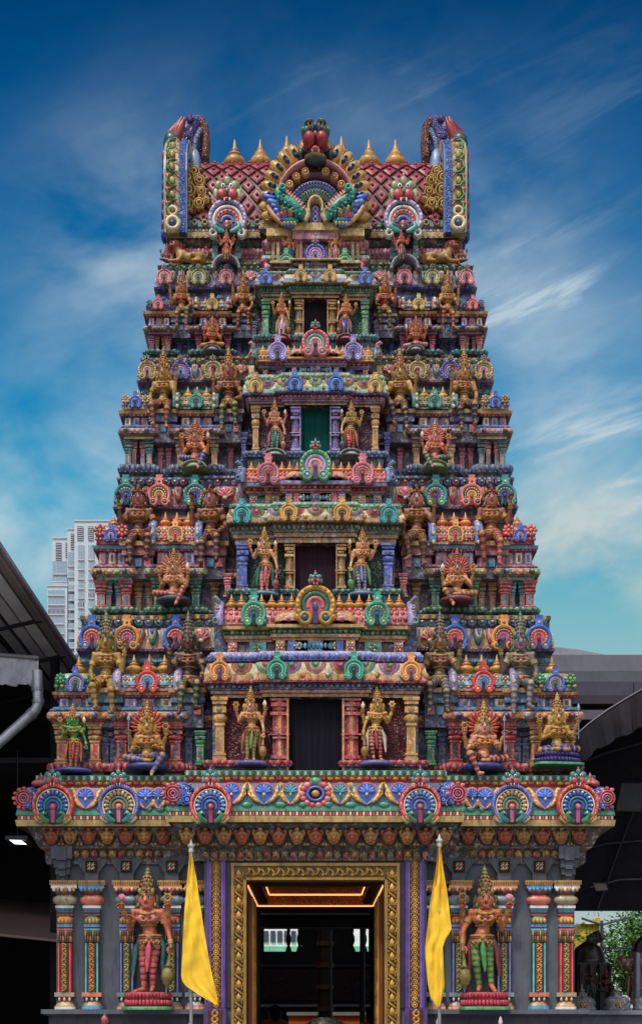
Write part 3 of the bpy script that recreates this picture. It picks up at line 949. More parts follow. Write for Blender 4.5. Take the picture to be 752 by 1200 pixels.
ST = [
 dict(yo=.15, fl=910, lo=894, pt=849, cb=838, c1=829, n1=818, p1=811, d1=787, f1=766, k0=764, k1=735, b1=727, nf=721,
      cfl=903, clo=891, cct=818, cdm=803, ck=776, cr=765, cn=752, cw=745, cg=739, cp=735, cb1=711, cf=692,
      pv=279, pvp=(298, 258.5), pvw=20, pvi=(), pvr=26, pvc=33, sa=195.5, sap=(227, 164), saw=22, sar=36, sac=44, rec=(246, 236, 148), rw=15,
      ctr=125, col=112, colw=20, jamb=42, jw=16, door=33.5, gd=75, outp=135, outw=16, hw=279, ccor=129, cbar=110,
      kx=(261, 220, 163), kd=27, ckx=(112, 45), ckd=23, bkx=(72,), bkd=27, mkd=50,
      c_pav=(GOLD, RED), c_sala=(RED, MAROON), c_rec=(c('4f6794'), c('3a4f7c')), c_col=(GOLD, OCHRE), c_out=(GREEN, DGREEN), c_jamb=(RED, ORANGE),
      c_lotus=(c('b8303e'), c('d1525e')), c_cor=(ORANGE, PINK, LBLUE), c_tier=(SKYB, c('3c78a8')), wall=c('44537c'), niche=c('6b2530'), door_c=c('1c1b24'),
      dome=(GREEN, GOLD, LGREEN, TEAL), barrel=(c('8fb0d8'), PINK, GREEN), rim=(LILAC, PURPLE),
      kc=(K('3f78cc', 'e8a04a', 'e3717a', '7a2f45'), K('e59a45', '3f8f86', 'e3717a', '3a62b8')), ksc=K('d9474f', 'f0b050', '7aa6dc', '27304f'), kpc=K('4d74c4', 'd88fa0', '3fa08a', '7a2f45'),
      ckc=(K('eda050', 'f3c27c', 'c86f35', '2f64b0'), K('48a890', '79c3a4', '2a6f68', '1c3f44')), bkc=K('3fae9c', 'd9c05c', '2a7f8a', '1d3f5c'), mkc=K('c4964a', '2f7f6c', 'd9706c', '6a5aa0'),
      fin=(GOLD, DORANGE), bc=(c('cf4a58'), c('e5797d')), band=(c('4a6a9c'), LBLUE, LTEAL)),
 dict(yo=.6, fl=722, lo=712, pt=680, cb=672, c1=662, n1=647, p1=640, d1=613, f1=598, k0=597, k1=570, b1=563, nf=559,
      cfl=701, clo=691, cct=638, cdm=617, ck=598, cr=591, cn=580, cw=576, cg=572, cp=568, cb1=551, cf=536,
      pv=238, pvp=(251.5, 222), pvw=18, pvi=(243, 231), pvr=19, pvc=24, sa=163, sap=(185, 140.5), saw=17, sar=27, sac=33, rec=(207, 194, 118), rw=13,
      ctr=97, col=85, colw=18, jamb=30, jw=9, door=25.5, gd=59, outp=103, outw=13, hw=236, ccor=103, cbar=84,
      kx=(221.5, 182.5, 140.5), kd=24, ckx=(86, 31), ckd=20, bkx=(55,), bkd=24, mkd=39,
      c_pav=(c('d8434c'), TEAL), c_sala=(c('4f8f78'), DGREEN), c_rec=(OCHRE, GOLD), c_col=(c('3c63c0'), BLUE), c_out=(PINK, ROSE), c_jamb=(GOLD, OCHRE),
      c_lotus=(c('4a8a70'), c('6fae90')), c_cor=(TAN, PINK, LGREEN), c_tier=(c('c9626e'), LILAC), wall=c('5a4668'), niche=c('3c5a4c'), door_c=c('33212b'),
      dome=(c('dd5a5c'), BLUE, ORANGE, c('d8434c')), barrel=(c('d95a5e'), ORANGE, c('e8837a')), rim=(LBLUE, BLUE),
      kc=(K('2f9ea0', 'e3c95a', '3a62b8', '27304f'), K('e8877c', '2f7f78', 'e8b25c', 'c8323a')), ksc=K('e8a860', '4f9a7c', 'e8877c', 'c8323a'), kpc=K('5a76c8', '7f68ad', 'b6a6d6', '27304f'),
      ckc=(K('35b0b4', '56c3bc', '1f7f80', '124f54'), K('d3a247', 'e5b95c', '8d6430', '4c1a24')), bkc=K('e07f90', '8fb0a8', 'd55a6a', '4c1a24'), mkc=K('6fae7c', 'b6a6d6', 'e8a0a0', '6a4f8a'),
      fin=(ORANGE, GOLD), bc=(c('e8837a'), c('d9575e')), band=(c('3a4f8c'), LBLUE, PINK)),
 dict(yo=1.0, fl=560, lo=545, pt=515, cb=507, c1=499, n1=489, p1=482, d1=463, f1=450, k0=449, k1=428, b1=423, nf=419,
      cfl=541, clo=530, cct=477, cdm=467, ck=448, cr=440, cn=433, cw=429, cg=426, cp=424, cb1=411, cf=399,
      pv=209.5, pvp=(219.5, 195), pvw=13, pvi=(213, 203), pvr=17, pvc=20, sa=139, sap=(159, 118.5), saw=13, sar=22, sac=28, rec=(181.5, 171.5, 99), rw=10,
      ctr=78, col=70, colw=12, jamb=23, jw=9, door=17, gd=47, outp=84, outw=10, hw=208, ccor=84, cbar=69,
      kx=(196.5, 157.5, 119.5), kd=20, ckx=(70, 24), ckd=17, bkx=(44,), bkd=20, mkd=34,
      c_pav=(c('3f9c98'), PINK), c_sala=(c('d8b98a'), ORANGE), c_rec=(c('d2698c'), ROSE), c_col=(GOLD, OCHRE), c_out=(c('3c63c0'), BLUE), c_jamb=(c('a78fd0'), PURPLE),
      c_lotus=(c('6d86ae'), c('5a72a0')), c_cor=(c('b9a08a'), LILAC, PINK), c_tier=(c('6f83c4'), LBLUE), wall=c('544868'), niche=c('6a4152'), door_c=c('124a48'),
      dome=(TAN, BLUE, GOLD, CREAM), barrel=(TAN, c('3f9c98'), GOLD), rim=(c('2f8f8c'), TEAL),
      kc=(K('c4a778', '8d9a5c', 'e8a0a0', '4c1a24'), K('4a68c8', 'c95a66', '7aa6dc', '27304f')), ksc=K('2fa49c', '8fd0c0', '1f6f70', '124f54'), kpc=K('3a62c8', '7aa6dc', '27408c', '15204c'),
      ckc=(K('d3a95c', 'e8cf8c', 'b98b3e', '4c2a1a'), K('3f74cc', '7aa6dc', '274a9c', '15204c')), bkc=K('a99ad0', 'd0c4e4', '7f68ad', '3c2a5c'), mkc=K('e0707a', '56b0a0', 'e8a0a0', '27304f'),
      fin=(c('e5b96a'), GOLD), bc=(c('d9a03c'), c('c48a30')), band=(TEAL, LTEAL, GOLD)),
 dict(yo=1.34, fl=420, lo=411, pt=392, cb=387, c1=382, n1=372, p1=366, d1=353, f1=344, k0=340, k1=319, b1=313, nf=310,
      cfl=404, clo=394, cct=352, cdm=340, ck=325, cr=319, cn=315, cw=313, cg=311, cp=309, cb1=302, cf=296,
      pv=183, pvp=(192.5, 173), pvw=10, pvi=(186, 178), pvr=15, pvc=17, sa=120, sap=(137, 103), saw=10, sar=19, sac=23, rec=(160, 147.5, 89), rw=9,
      ctr=67, col=58, colw=12, jamb=19, jw=8, door=15, gd=39, outp=72, outw=9, hw=188, ccor=70, cbar=52,
      kx=(176.5, 136.5, 104), kd=16.5, ckx=(58, 17), ckd=14, bkx=(), bkd=15, mkd=22,
      c_pav=(c('df8290'), OCHRE), c_sala=(c('d2698c'), PINK), c_rec=(c('3c58a8'), PURPLE), c_col=(c('4c9a64'), GREEN), c_out=(c('6d6a8c'), SLATE), c_jamb=(GOLD, OCHRE),
      c_lotus=(c('2f7f7c'), TEAL), c_cor=(c('b9a888'), PINK, LBLUE), c_tier=(c('4a5fa4'), PINK), wall=c('4a4c74'), niche=c('2f6a58'), door_c=c('2b2530'),
      dome=(SLATE, ROSE, LBLUE, c('5b4f80')), barrel=(c('3f9c98'), c('d9737a'), BLUE), rim=(PINK, DRED),
      kc=(K('d98a9c', 'e8c0c0', 'c95a66', '4c1a24'), K('a9a878', 'd8d0a0', '7f8f7c', '3d2a24')), ksc=K('d3b95c', 'e8d890', 'b98b3e', '4c2a1a'), kpc=K('d9606c', 'e8a0a0', 'b04a58', '4c1a24'),
      ckc=(K('3f7acc', '7aa6dc', '274a9c', '15204c'), K('d3a95c', 'e8cf8c', 'b98b3e', '4c2a1a')), bkc=K('4fa484', '8fd0b0', '2a6f5c', '124f44'), mkc=K('4a68c8', 'e07f90', '7aa6dc', '27304f'),
      fin=(c('e5b96a'), GOLD), bc=(c('3f8fa0'), TEAL), band=(GREEN, LGREEN, TEAL)),
]


def xo(o, y):
    return o / s_(y)


def finial(par, x, y, z0, z1, cols, w=1.0):
    h = z1 - z0
    return inst('finial', finial_me(*cols), par, (x, y, z0), (h * w * .8, h * w * .8, h))


def pil(par, x, y, z0, z1, w, cols, dep=None, name='pilaster'):
    return inst(name, pilaster_me(*cols), par, (x, y, z0), (w, dep or w, z1 - z0))


def storey(i, P):
    yb = P['yo']; yc = yb - .35; yr = yb + .2; yk = 2 * TY - yb
    yn = ST[i + 1]['yo'] if i < 3 else 1.62
    Z = lambda k: Z_(P[k], yb); ZC = lambda k: Z_(P[k], yc)
    ec, pi, po = xo(P['ctr'], yc), xo(P['pv'] - P['pvc'] * .9, yb), xo(P['pv'] + P['pvc'] * .86 - (3, 5, 5, 5)[i], yb)
    si, so = xo(P['sa'] - P['sac'] * .86, yb), xo(P['sa'] + P['sac'] * .86, yb)
    full = plan([(ec, yc + .06), (si, yr), (so, yb + .03), (pi, yr), (po, yb + .03)], yk)
    core = plan([(ec - .05, yc + .14), (po - .04, yr + .06)], yk - .06)
    cw = P['wall']
    mb = MB()
    zs_ = Z('n1')
    mould(mb, core, [(0, Z('fl') - .25), (0, zs_), (-.1, zs_ + .01)], cw)
    hx_ = xo(P['hw'], yn - .12) - .06
    mould(mb, plan([(ec - .08, yc + .14), (hx_, yn - .06)] if i < 3 else [(hx_, yn - .06)], yk - .06), [(0, zs_ - .3), (0, Z('nf') + .05), (-.6, Z('nf') + .06)], cw)
    # the walls behind the niches of pavilions and sala bays
    st = mb.obj('storey', TOWER, M_PAINT, TL)
    def o(nm, m, mat=None): return m.obj(nm, st, mat)
    # lotus base course
    mb = MB(); z0, z1 = Z('fl') - .12, Z('lo'); h = Z('lo') - Z('fl'); L1, L2 = P['c_lotus']
    side = plan([(si, yr), (so, yb + .03), (pi, yr), (po, yb + .03)], yk)
    mould(mb, side, [(.0, z0), (.05, z0 + .02), (.05, z0 + .1), (.03, z1 - h * .75), (.09, z1 - h * .65), (.09, z1 - .02), (.0, z1), (-.1, z1)], [mul(L1, .5), LBLUE if i == 0 else TAN, DGREEN, mul(L1, .6), L1, L1, mul(L1, .7)])
    bumps(mb, side, .09, z1 - h * .35, (.05, .05, h * .32), .1 if i < 2 else .085, (L1, L2), .7)
    o('lotus_base', mb)
    # pavilion and sala pilasters
    for sg in (-1, 1):
        zt = Z('pt')
        for x in P['pvp']: pil(st, sg * xo(x, yb), yb + .1, Z('lo') - .02, zt, xo(P['pvw'] * .62, yb), P['c_pav'])
        for x in P['pvi']: pil(st, sg * xo(x, yb), yb + .12, Z('lo') - .02, zt, xo(P['pvw'] * .42, yb), P['c_pav'][::-1])
        for x in P['sap']: pil(st, sg * xo(x, yb), yb + .1, Z('lo') - .02, zt, xo(P['saw'] * .62, yb), P['c_sala'])
        for x in P['rec']: pil(st, sg * xo(x, yr), yr + .04, Z('lo') - .06, zt + .02, xo(P['rw'] * .62, yr), P['c_rec'])
        pil(st, sg * xo(P['outp'], yb - .1), yb - .02, ZC('clo') - .02, Z_(P['cct'] + 34 * (1 - i * .2), yc), xo(P['outw'] * .62, yc), P['c_out'])
    # bracketed cornice over them, with its tiers
    mb = MB(); a, b, d = P['c_cor']; zt, cb, c1 = Z('pt'), Z('cb'), Z('c1')
    ent = plan([(xo(P['ctr'], yb) + .0, yc + .6), (si, yr - .0), (so, yb + .0), (pi, yr), (po, yb)], yk)
    hz = c1 - zt
    mould(mb, ent, [(-.05, zt - .01), (.03, zt - .005), (.03, zt + .16 * hz), (.055, zt + .18 * hz), (.055, zt + .25 * hz), (.1, zt + .27 * hz), (.11, zt + .55 * hz), (.08, zt + .68 * hz), (.02, zt + .72 * hz), (.06, zt + .74 * hz), (.06, zt + .86 * hz), (.03, zt + .88 * hz), (.03, c1), (-.1, c1)],
          [mul(cw, 1.2), P['c_sala'][0], DBROWN, OCHRE, mul(a, .6), a, mul(a, 1.1), P['c_tier'][1], mul(P['c_tier'][0], .6), P['c_tier'][0], mul(P['c_tier'][0], .6), P['c_tier'][0]])
    bumps(mb, ent, .1, zt + .42 * hz, (.04, .03, .15 * hz), .13 - .02 * i, (a, b, mul(a, 1.2), d), .8, 6, 4)
    bumps(mb, ent, .06, zt + .8 * hz, (.03, .03, .07 * hz), .075, (P['c_tier'][0], P['c_tier'][1]), .8, 6, 4)
    for sg in (-1, 1):       # painted roundels
        for x0, w in ((P['pv'], P['pvc']), (P['sa'], P['sac'])):
            for f in (-.62, .62):
                X = sg * xo(x0 + f * w, yb - .1)
                ell(mb, (X, yb - .125, zt + .42 * hz), (.055 - .006 * i,) * 3, DRED if f > 0 else BLUE, 8, 6); ell(mb, (X, yb - .17, zt + .42 * hz), (.025,) * 3, d, 6, 5)
    o('cornice', mb)
    # necks, plates and roofs
    for sg in (-1, 1):
        for x0, w, kind in ((P['pv'], P['pvr'], 'p'), (P['sa'], P['sar'], 's')):
            xm = sg * xo(x0, yb); hw = xo(w, yb); y1 = yb + .42
            mb = MB(); r = rect(xm - hw * .84, xm + hw * .84, yb + .03, y1)
            zc1, zn, zp, zd = Z('c1'), Z('n1'), Z('p1'), Z('d1')
            mould(mb, r, [(0, zc1 - .03), (0, zn)], mul(P['c_tier'][0], .4))
            for k in range(3):     # framed panels of the neck
                xx = xm + hw * .58 * (k - 1); q = hw * .17; hh_ = zn - zc1
                box(mb, xx - q * 1.25, xx + q * 1.25, yb + .01, yb + .05, zc1, zn, P['c_tier'][1])
                box(mb, xx - q, xx + q, yb - .005, yb + .05, zc1 + .1 * hh_, zn - .1 * hh_, (LILAC, ROSE, CREAM)[(k + i) % 3])
                box(mb, xx - q * .45, xx + q * .45, yb - .012, yb + .05, zc1 + .25 * hh_, zn - .25 * hh_, (P['wall'], TEAL, c('8a3a48'))[(k + i) % 3])
            mould(mb, r, [(-.02, zn), (.05, zn + .005), (.05, zn + .3 * (zp - zn)), (.08, zn + .4 * (zp - zn)), (.09, zp - .01), (.04, zp), (-.1, zp)], [DRED, c('a8404c') if i != 1 else BLUE, OCHRE, GOLD if i != 1 else SKYB, GOLD, mul(GOLD, .7)])
            bumps(mb, r, .055, zn + .2 * (zp - zn), (.02, .02, .02), .06, (c('a8404c'), c('c9606c')), .4, 6, 4)
            o('pavilion_neck', mb)
            mb = MB(); H = zd - zp; ym = yb + .17
            if kind == 'p':
                dm = P['dome']
                lathe(mb, [(hw * .98, zp - .002), (hw * 1.02, zp + .12 * H), (hw * .96, zp + .3 * H)], mul(dm[3], .8), 20, (xm, ym, 0), 1, .26 / hw, p=5)
                lathe(mb, [(hw * .9, zp + .3 * H), (hw * 1.06, zp + .42 * H), (hw * 1.02, zp + .66 * H), (hw * .78, zp + .88 * H), (hw * .3, zp + H), (.02, zp + H)], [dm[0], dm[0], dm[1], dm[1], dm[2]], 24, (xm, ym, 0), 1, .26 / hw, p=4, alt=(dm[2], 8))
                for k in range(8):
                    t = (k + .5) / 8; ell(mb, (xm - hw + 2 * hw * t, ym - .27, zp + .2 * H), (hw * .11, .03, H * .09), dm[k % 2], 6, 4)
                for f in (-.68, .68): flower(mb, xm + f * hw, zp + .58 * H, H * .3, ym - .27, (dm[0], mul(dm[0], 1.4), dm[2]))
                o('pavilion_roof', mb)
                kudu(st, xm, zp + .34 * H, hw * .84, ym - .3, P['kpc'])
                finial(st, xm, ym, zd - .03, Z('f1'), P['fin'], 1.1)
            else:
                ba = P['barrel']
                n = 9; ys = [(-.26 * math.cos(math.pi * k / (2 * n)), H * (.28 + .72 * math.sin(math.pi * k / (2 * n)))) for k in range(n + 1)]
                ys = [(-.25, 0), (-.25, .12 * H), (-.235, .14 * H), (-.235, .26 * H)] + ys
                prof = ys + [(-y, z) for y, z in ys[::-1]]
                m = 12; V = []; q = []; cc = []
                for k in range(m + 1):
                    for y, z in prof: V.append((xm - hw * .92 + 1.84 * hw * k / m, ym + y, zp + z))
                L = len(prof)
                for k in range(m):
                    for j in range(L - 1):
                        q.append((k * L + j, (k + 1) * L + j, (k + 1) * L + j + 1, k * L + j + 1)); cc.append(mul(ba[1], .8) if j < 3 else ba[((k + j) // 2) % 2 * 0 + (0 if (k + j // 2) % 3 else 2)])
                mb.add(V, [q], np.array(cc), False)
                for k in range(7):
                    t = (k + .5) / 7; ell(mb, (xm - hw * .85 + 1.7 * hw * t, ym - .245, zp + .19 * H), (hw * .1, .03, H * .06), ba[k % 3], 6, 4)
                for k in range(5):
                    if k == 2: continue
                    flower(mb, xm - hw * .72 + 1.44 * hw * k / 4, zp + .55 * H, H * .24, ym - .25, (ba[(k + 1) % 3], CREAM, ba[k % 3]))
                o('barrel_roof', mb)
                for e in (-1, 1):    # horseshoe gable ends
                    g = MB(); xe = xm + e * hw * .97
                    pts = [(xe, ym - .3, zp), (xe, ym - .33, zp + .35 * H), (xe, ym - .27, zp + .75 * H), (xe, ym - .12, zp + 1.05 * H), (xe, ym, zp + 1.15 * H), (xe, ym + .12, zp + 1.05 * H), (xe, ym + .27, zp + .75 * H), (xe, ym + .3, zp)]
                    tube(g, pts, .06 - .006 * i, P['rim'][0], 8)
                    pts2 = [(xe + e * .045, y - .012, z) for _, y, z in pts]
                    tube(g, pts2, .036, P['rim'][1], 8)
                    for (x, y, z) in pts[:4]: ell(g, (x, y - .05, z), (.03, .025, .035), CREAM, 6, 5)
                    g.obj('gable_end', st)
                kudu(st, xm, zp + .4 * H, hw * .74, ym - .29, P['ksc'], 'dots')
                for f in (-.5, 0, .5): finial(st, xm + f * hw, ym - .04, zd - .04, Z('f1') + .02, P['fin'], 1.15)
        # ledge the big seated figures rest on
    # upper continuous cornice with arches, behind the roofs
    yk0 = yn - .12; hwx = xo(P['hw'], yk0) - .1
    zk = lambda k: Z_(P[k], yk0)
    up = plan([(ec * .9, yk0 - .02), (hwx * .62, yk0 + .0), (hwx, yk0 + .06)], 2 * TY - yk0)
    mb = MB(); k0, k1 = zk('k0'), zk('k1'); bs = (c('4a6498'), c('4f7aac'), c('8f7abd'), c('4f64a0'))[i]
    rl = (c('4f86a0'), c('b0485c'), c('2f8f86'), c('4a68a8'))[i]
    tone = (c('c9a06a'), c('a8605c'), c('c4a778'), c('b9a0b8'))[i]
    mould(mb, up, [(-.08, k0 - .4), (-.08, k0 - .27), (-.02, k0 - .26), (-.02, k0 - .22), (.02, k0 - .2), (.045, k0 - .15), (.03, k0 - .09), (-.02, k0 - .07), (.0, k0 - .03)] + [(a + .0, z) for a, z in kapota(.1, k0, k1)], [mul(cw, .9), OCHRE, P['c_tier'][0], mul(rl, .7), rl, mul(rl, 1.2), rl, DRED, bs, bs, (c('c8574f'), c('d05a50'), GOLD, bs)[i], tone, tone, tone, mul(tone, 1.1), tone])
    n = 11; hs = k1 - k0
    for sg in (-1, 1):
        for k in range(n):
            f = .40 + .6 * (k + .5) / n; xx = sg * hwx * f
            swag(mb, xx, k0 + .86 * hs, hwx * .6 / n * .8, hs * .66, yk0 - .085, [((LBLUE, GREEN, PINK, GOLD, LILAC, TEAL, ROSE)[(k + i) % 7]), CREAM, (ROSE, ORANGE, BLUE)[(k + i) % 3]])
    bumps(mb, up, .1, k0 + .08 * hs, (.03, .02, .05 * hs), .06, (mul(bs, 1.8), bs), .3, 6, 4)
    bumps(mb, up, .03, k0 - .15, (.03, .035, .04), .09, (rl, mul(rl, 1.35)), .5, 6, 4)
    o('upper_cornice', mb)
    mb = MB(); b1, nf = zk('b1'), zk('nf'); h = b1 - k1
    mould(mb, up, [(-.1, k1 - .01), (-.005, k1), (-.005, b1), (.05, b1 + .01), (.06, nf - .01), (.03, nf + .005), (-.5, nf + .005)], [P['band'][0], mul(P['band'][0], .9), OCHRE, (c('a88a3c'), c('5f78b4'), OCHRE, GREEN)[i], TAN, GREY])
    x = -hwx
    for k in range(46):
        xx = -hwx + 2 * hwx * (k + .5) / 46
        swag(mb, xx, b1 - .01, hwx / 46 * 1.8, h * .8, yk0 - .012, [P['band'][1 + k % 2], P['band'][0], CREAM])
    dentils(mb, up, .055, b1 + .012, nf - .012, .075, .02, (DBROWN, (GOLD, LBLUE, TAN, LGREEN)[i]), .6)
    o('ledge', mb)
    for sg in (-1, 1):
        for k, x in enumerate(P['kx']):
            kudu(st, sg * xo(x, yk0 - .1), k0 + .48 * hs, xo(P['kd'], yk0) * 1.12, yk0 - .14, P['kc'][k % 2], 'beast' if (i == 3 or (i == 2 and k != 9)) else 'dots')
        mb = MB(); xx = sg * xo((P['ctr'] + 8), yk0)
        arc(mb, xx, k0 + .5 * hs, 0, hs * .44, 0, 360, yk0 - .12, yk0, (GOLD, ROSE, OCHRE, LILAC)[i], 16)
        for k in range(7):
            t = math.radians(-72 + 24 * k)
            ell(mb, (xx + hs * .2 * math.sin(t), yk0 - .135, k0 + (.38 + .24 * math.cos(t)) * hs), (hs * .075, .03, hs * .2), (ROSE, PINK)[k % 2], 7, 5, R=ry(t))
        ell(mb, (xx, yk0 - .15, k0 + .34 * hs), (hs * .12, .03, hs * .1), CREAM, 7, 5)
        o('lotus_boss', mb)
    centre(i, P, st)
    return st


def centre(i, P, st):
    yb = P['yo']; yc = yb - .35
    ZC = lambda k: Z_(P[k], yc)
    def o(nm, m, mat=None): return m.obj(nm, st, mat)
    e = xo(P['ctr'], yc); dr = xo(P['door'], yc); pj = .07
    jx = xo(P['jamb'] + P['jw'] * .5, yc)
    fl, lo, ct, dm, ck, cr, cn, cw_, cg, cp, cb1, cf = [ZC(k) for k in ('cfl', 'clo', 'cct', 'cdm', 'ck', 'cr', 'cn', 'cw', 'cg', 'cp', 'cb1', 'cf')]
    L1, L2 = P['c_lotus']
    # floor slab and lotus row on both sides of the doorway
    for sg in (-1, 1):
        mb = MB(); xa, xb = sorted((sg * xo(P['door'] + 1, yc), sg * e)); r = rect(xa, xb, yc - .0, yc + .3); h = lo - fl
        mould(mb, r, [(0, fl - .2), (.02, fl - .02), (.02, fl + .25 * h), (.07, fl + .35 * h), (.07, lo - .01), (0, lo), (-.1, lo)], [mul(P['wall'], .8), DGREEN, c('2f5fa0'), L1, L1, mul(L1, .7)])
        bumps(mb, r, .07, fl + .68 * h, (.05, .04, .3 * h), .12 - .02 * i, (L1, L2), .3)
        o('lotus_base', mb)
        # niche behind the guardian
        mb = MB(); xa, xb = sorted((sg * xo(P['col'], yc), sg * jx))
        box(mb, xa, xb, yc + .1, yc + .16, lo - .02, ct + .03, P['niche'])
        o('niche_panel', mb, M_RELIEF)
        pil(st, sg * xo(P['col'], yc), yc + .07, lo - .02, ct + .01, xo(P['colw'] * .64, yc), P['c_col'], name='column')
        # door jamb: stepped frame
        mb = MB(); xj = xo(P['jamb'], yc); w = xo(P['jw'], yc) * .5; a, b = P['c_jamb']
        for k, (f, y, cl) in enumerate(((1.0, .03, a), (.55, .0, mul(a, 1.15)), (.25, -.02, b))):
            xa, xb = sorted((sg * (xj - w * f), sg * (xj + w * f))); box(mb, xa, xb, yc + y, yc + .2, lo - .01, ct + .0 - .004 * k, cl)
        H = ct - lo
        for f, hh, k in ((.02, .05, 1.3), (.34, .03, 1), (.4, .02, 1.5), (.72, .05, 1.35), (.8, .03, .7), (.86, .06, 1.25), (.95, .04, 1.4)):
            xa, xb = sorted((sg * (xj - w * k), sg * (xj + w * k))); box(mb, xa, xb, yc - .04, yc + .15, lo + f * H, lo + (f + hh) * H, mul(a, .8 + .3 * (k > 1)))
        xa, xb = sorted((sg * (xj - w * 1.35), sg * (xj - w * 1.05))); box(mb, xa, xb, yc - .05, yc + .2, fl, ct - .02, b)
        o('door_jamb', mb)
    mb = MB(); box(mb, -dr, dr, yc + .1, yc + .14, fl - .12, ct + .05, P['door_c'])
    for k in range(9):
        x = -dr + 2 * dr * (k + .5) / 9; box(mb, x - dr * .1, x + dr * .1, yc + .094, yc + .11, fl - .12, ct + .04, mul(P['door_c'], 1.05 if k % 2 else .97))
    o('door_panel', mb, M_WOOD)
    # lintel, dentils, main cornice
    h2 = xo(P['ccor'], yc); hp = xo(P['ckx'][1] + P['ckd'] * .75, yc)
    pl = plan([(hp, yc - pj), (h2 - .12, yc)], yc + .7)
    mb = MB(); hl = dm - ct
    ac = (c('d88a4c'), c('b58a4c'), c('8d84b8'), c('b09a60'))[i]; dc = (c('44507c'), c('5f6450'), c('b0707c'), c('3f7a68'))[i]
    mould(mb, pl, [(-.2, ct), (.0, ct + .003), (.0, ct + .28 * hl), (.03, ct + .3 * hl), (.03, ct + .5 * hl), (.05, ct + .55 * hl), (.05, dm)], [DBROWN, OCHRE, DRED, mul(ac, .8), dc, dc])
    bumps(mb, pl, .055, dm - .2 * hl, (.04, .035, .17 * hl), .085 - .01 * i, (mul(dc, 1.6), mul(dc, 1.1)), .5)
    o('lintel', mb)
    mb = MB(); hs = ck - dm; rb = (c('cf5f5c'), c('b98b4e'), c('7f68ad'), c('b09a60'))[i]
    mould(mb, pl, kapota(.13, dm, ck), [mul(rb, .5), rb, mul(rb, 1.1), (c('e0b05c'), TAN, LGREEN, LBLUE)[i], c('d8c49a'), c('d8c49a'), mul(rb, 1.2), rb])
    n = 9
    for k in range(n):
        xx = -h2 + 2 * h2 * (k + .5) / n; yy = yc - .115 - (pj if abs(xx) < hp + .05 else 0)
        swag(mb, xx, dm + .84 * hs, 2 * h2 / n * .86, hs * .58, yy, [(PINK, GOLD, LGREEN, LILAC)[(k + i) % 4], (CREAM, ROSE)[k % 2], (TEAL, GREEN, ROSE)[(k + i) % 3]])
        ell(mb, (xx + h2 / n, yy - .005, dm + .3 * hs), (h2 / n * .25, .03, hs * .13), (ORANGE, LTEAL, GOLD)[k % 3], 6, 5)
    bumps(mb, pl, .13, dm + .07 * hs, (.02, .02, .05 * hs), .05, (mul(rb, 1.3), mul(rb, .7)), .3, 6, 4)
    o('cornice', mb)
    for sg in (-1, 1):
        for k, x in enumerate(P['ckx']):
            kudu(st, sg * xo(x, yc - .15), dm + .5 * hs, xo(P['ckd'], yc) * 1.05, yc - .16 - (pj if k else 0), P['ckc'][k], 'plain')
    # roll, frieze, bands
    mb = MB(); rc = (c('5f74b8'), LGREEN, c('a0c48c'), c('7fa08c'))[i]
    hb = xo(P['cbar'], yc); hq = xo(P['mkd'] * .95, yc)
    mould(mb, pl, [(-.1, ck - .01), (.06, ck), (.075, ck + .4 * (cr - ck)), (.06, ck + .55 * (cr - ck)), (.03, cr), (-.2, cr)], [rc, mul(rc, 1.2), rc, mul(LILAC, .9), rc])
    bumps(mb, pl, .062, ck + .4 * (cr - ck), (.03, .03, .33 * (cr - ck)), .08, (rc, mul(rc, 1.25)), .4, 6, 4)
    p2 = plan([(hq, yc - .04), (hb - .1, yc + .05)], yc + .7)
    mould(mb, p2, [(-.02, cr - .01), (-.02, cn)], (c('6b3a58'), c('3f6a4c'), c('6b4a68'), c('4c4a4c'))[i])
    o('roll_moulding', mb)
    mb = MB(); hn = cn - cr
    for sg in (-1, 1):
        for k, f in enumerate((.95, .66, .4, .2)):
            mb = MB()
            xx = sg * (hb - .1) * f; q = hn * (.42, .75, .4, .9)[k]; yy = yc + .05 if abs(xx) > hq else yc - .04
            box(mb, xx - q, xx + q, yy - .035, yy + .05, cr + .003, cn - .003, (ROSE, LTEAL, GOLD, BLUE)[(k + i) % 4])
            flower(mb, xx, (cr + cn) / 2, hn * .42, yy - .045, (TEAL if k % 2 else PINK, CREAM, GOLD), 6)
            o('frieze_panel', mb)
    mb = MB()
    box(mb, -hq * .5, hq * .5, yc - .075, yc, cr + .003, cn - .003, SKYB if i == 0 else c('b0506a'))
    for k in range(10): ell(mb, (hq * (-.45 + .1 * k), yc - .08, (cr + cn) / 2), (hq * .05, .02, hn * .3), (LBLUE, TEAL)[k % 2], 6, 4)
    o('neck_frieze', mb)
    mb = MB(); wa = (c('b98b4e'), c('a8505c'), c('7f68ad'), TAN)[i]; gd = (c('3f7f58'), c('a03a48'), c('a8606c'), DGREEN)[i]
    mould(mb, p2, [(-.05, cn), (.03, cn + .003), (.03, cn + .4 * (cw_ - cn)), (.06, cn + .5 * (cw_ - cn)), (.06, cw_), (.02, cw_ + .004), (.05, cg - .2 * (cg - cw_)), (.09, cg), (.12, cg + .004), (.12, cp), (.0, cp + .005), (-.2, cp + .005)],
          [DBROWN, wa, OCHRE, wa, DBROWN, gd, gd, GOLD, (GOLD, c('5f74b8'), GOLD, GOLD)[i], GOLD, GOLD])
    bumps(mb, p2, .055, (cw_ + cg) / 2, (.04, .03, .42 * (cg - cw_)), .085, (gd, mul(gd, 1.5)), .4, 6, 4)
    o('band_moulding', mb)
    # long barrel roof in front of the next doorway
    mb = MB(); H = cb1 - cp; n = 8; ym = yc + .14; a, b = P['bc']
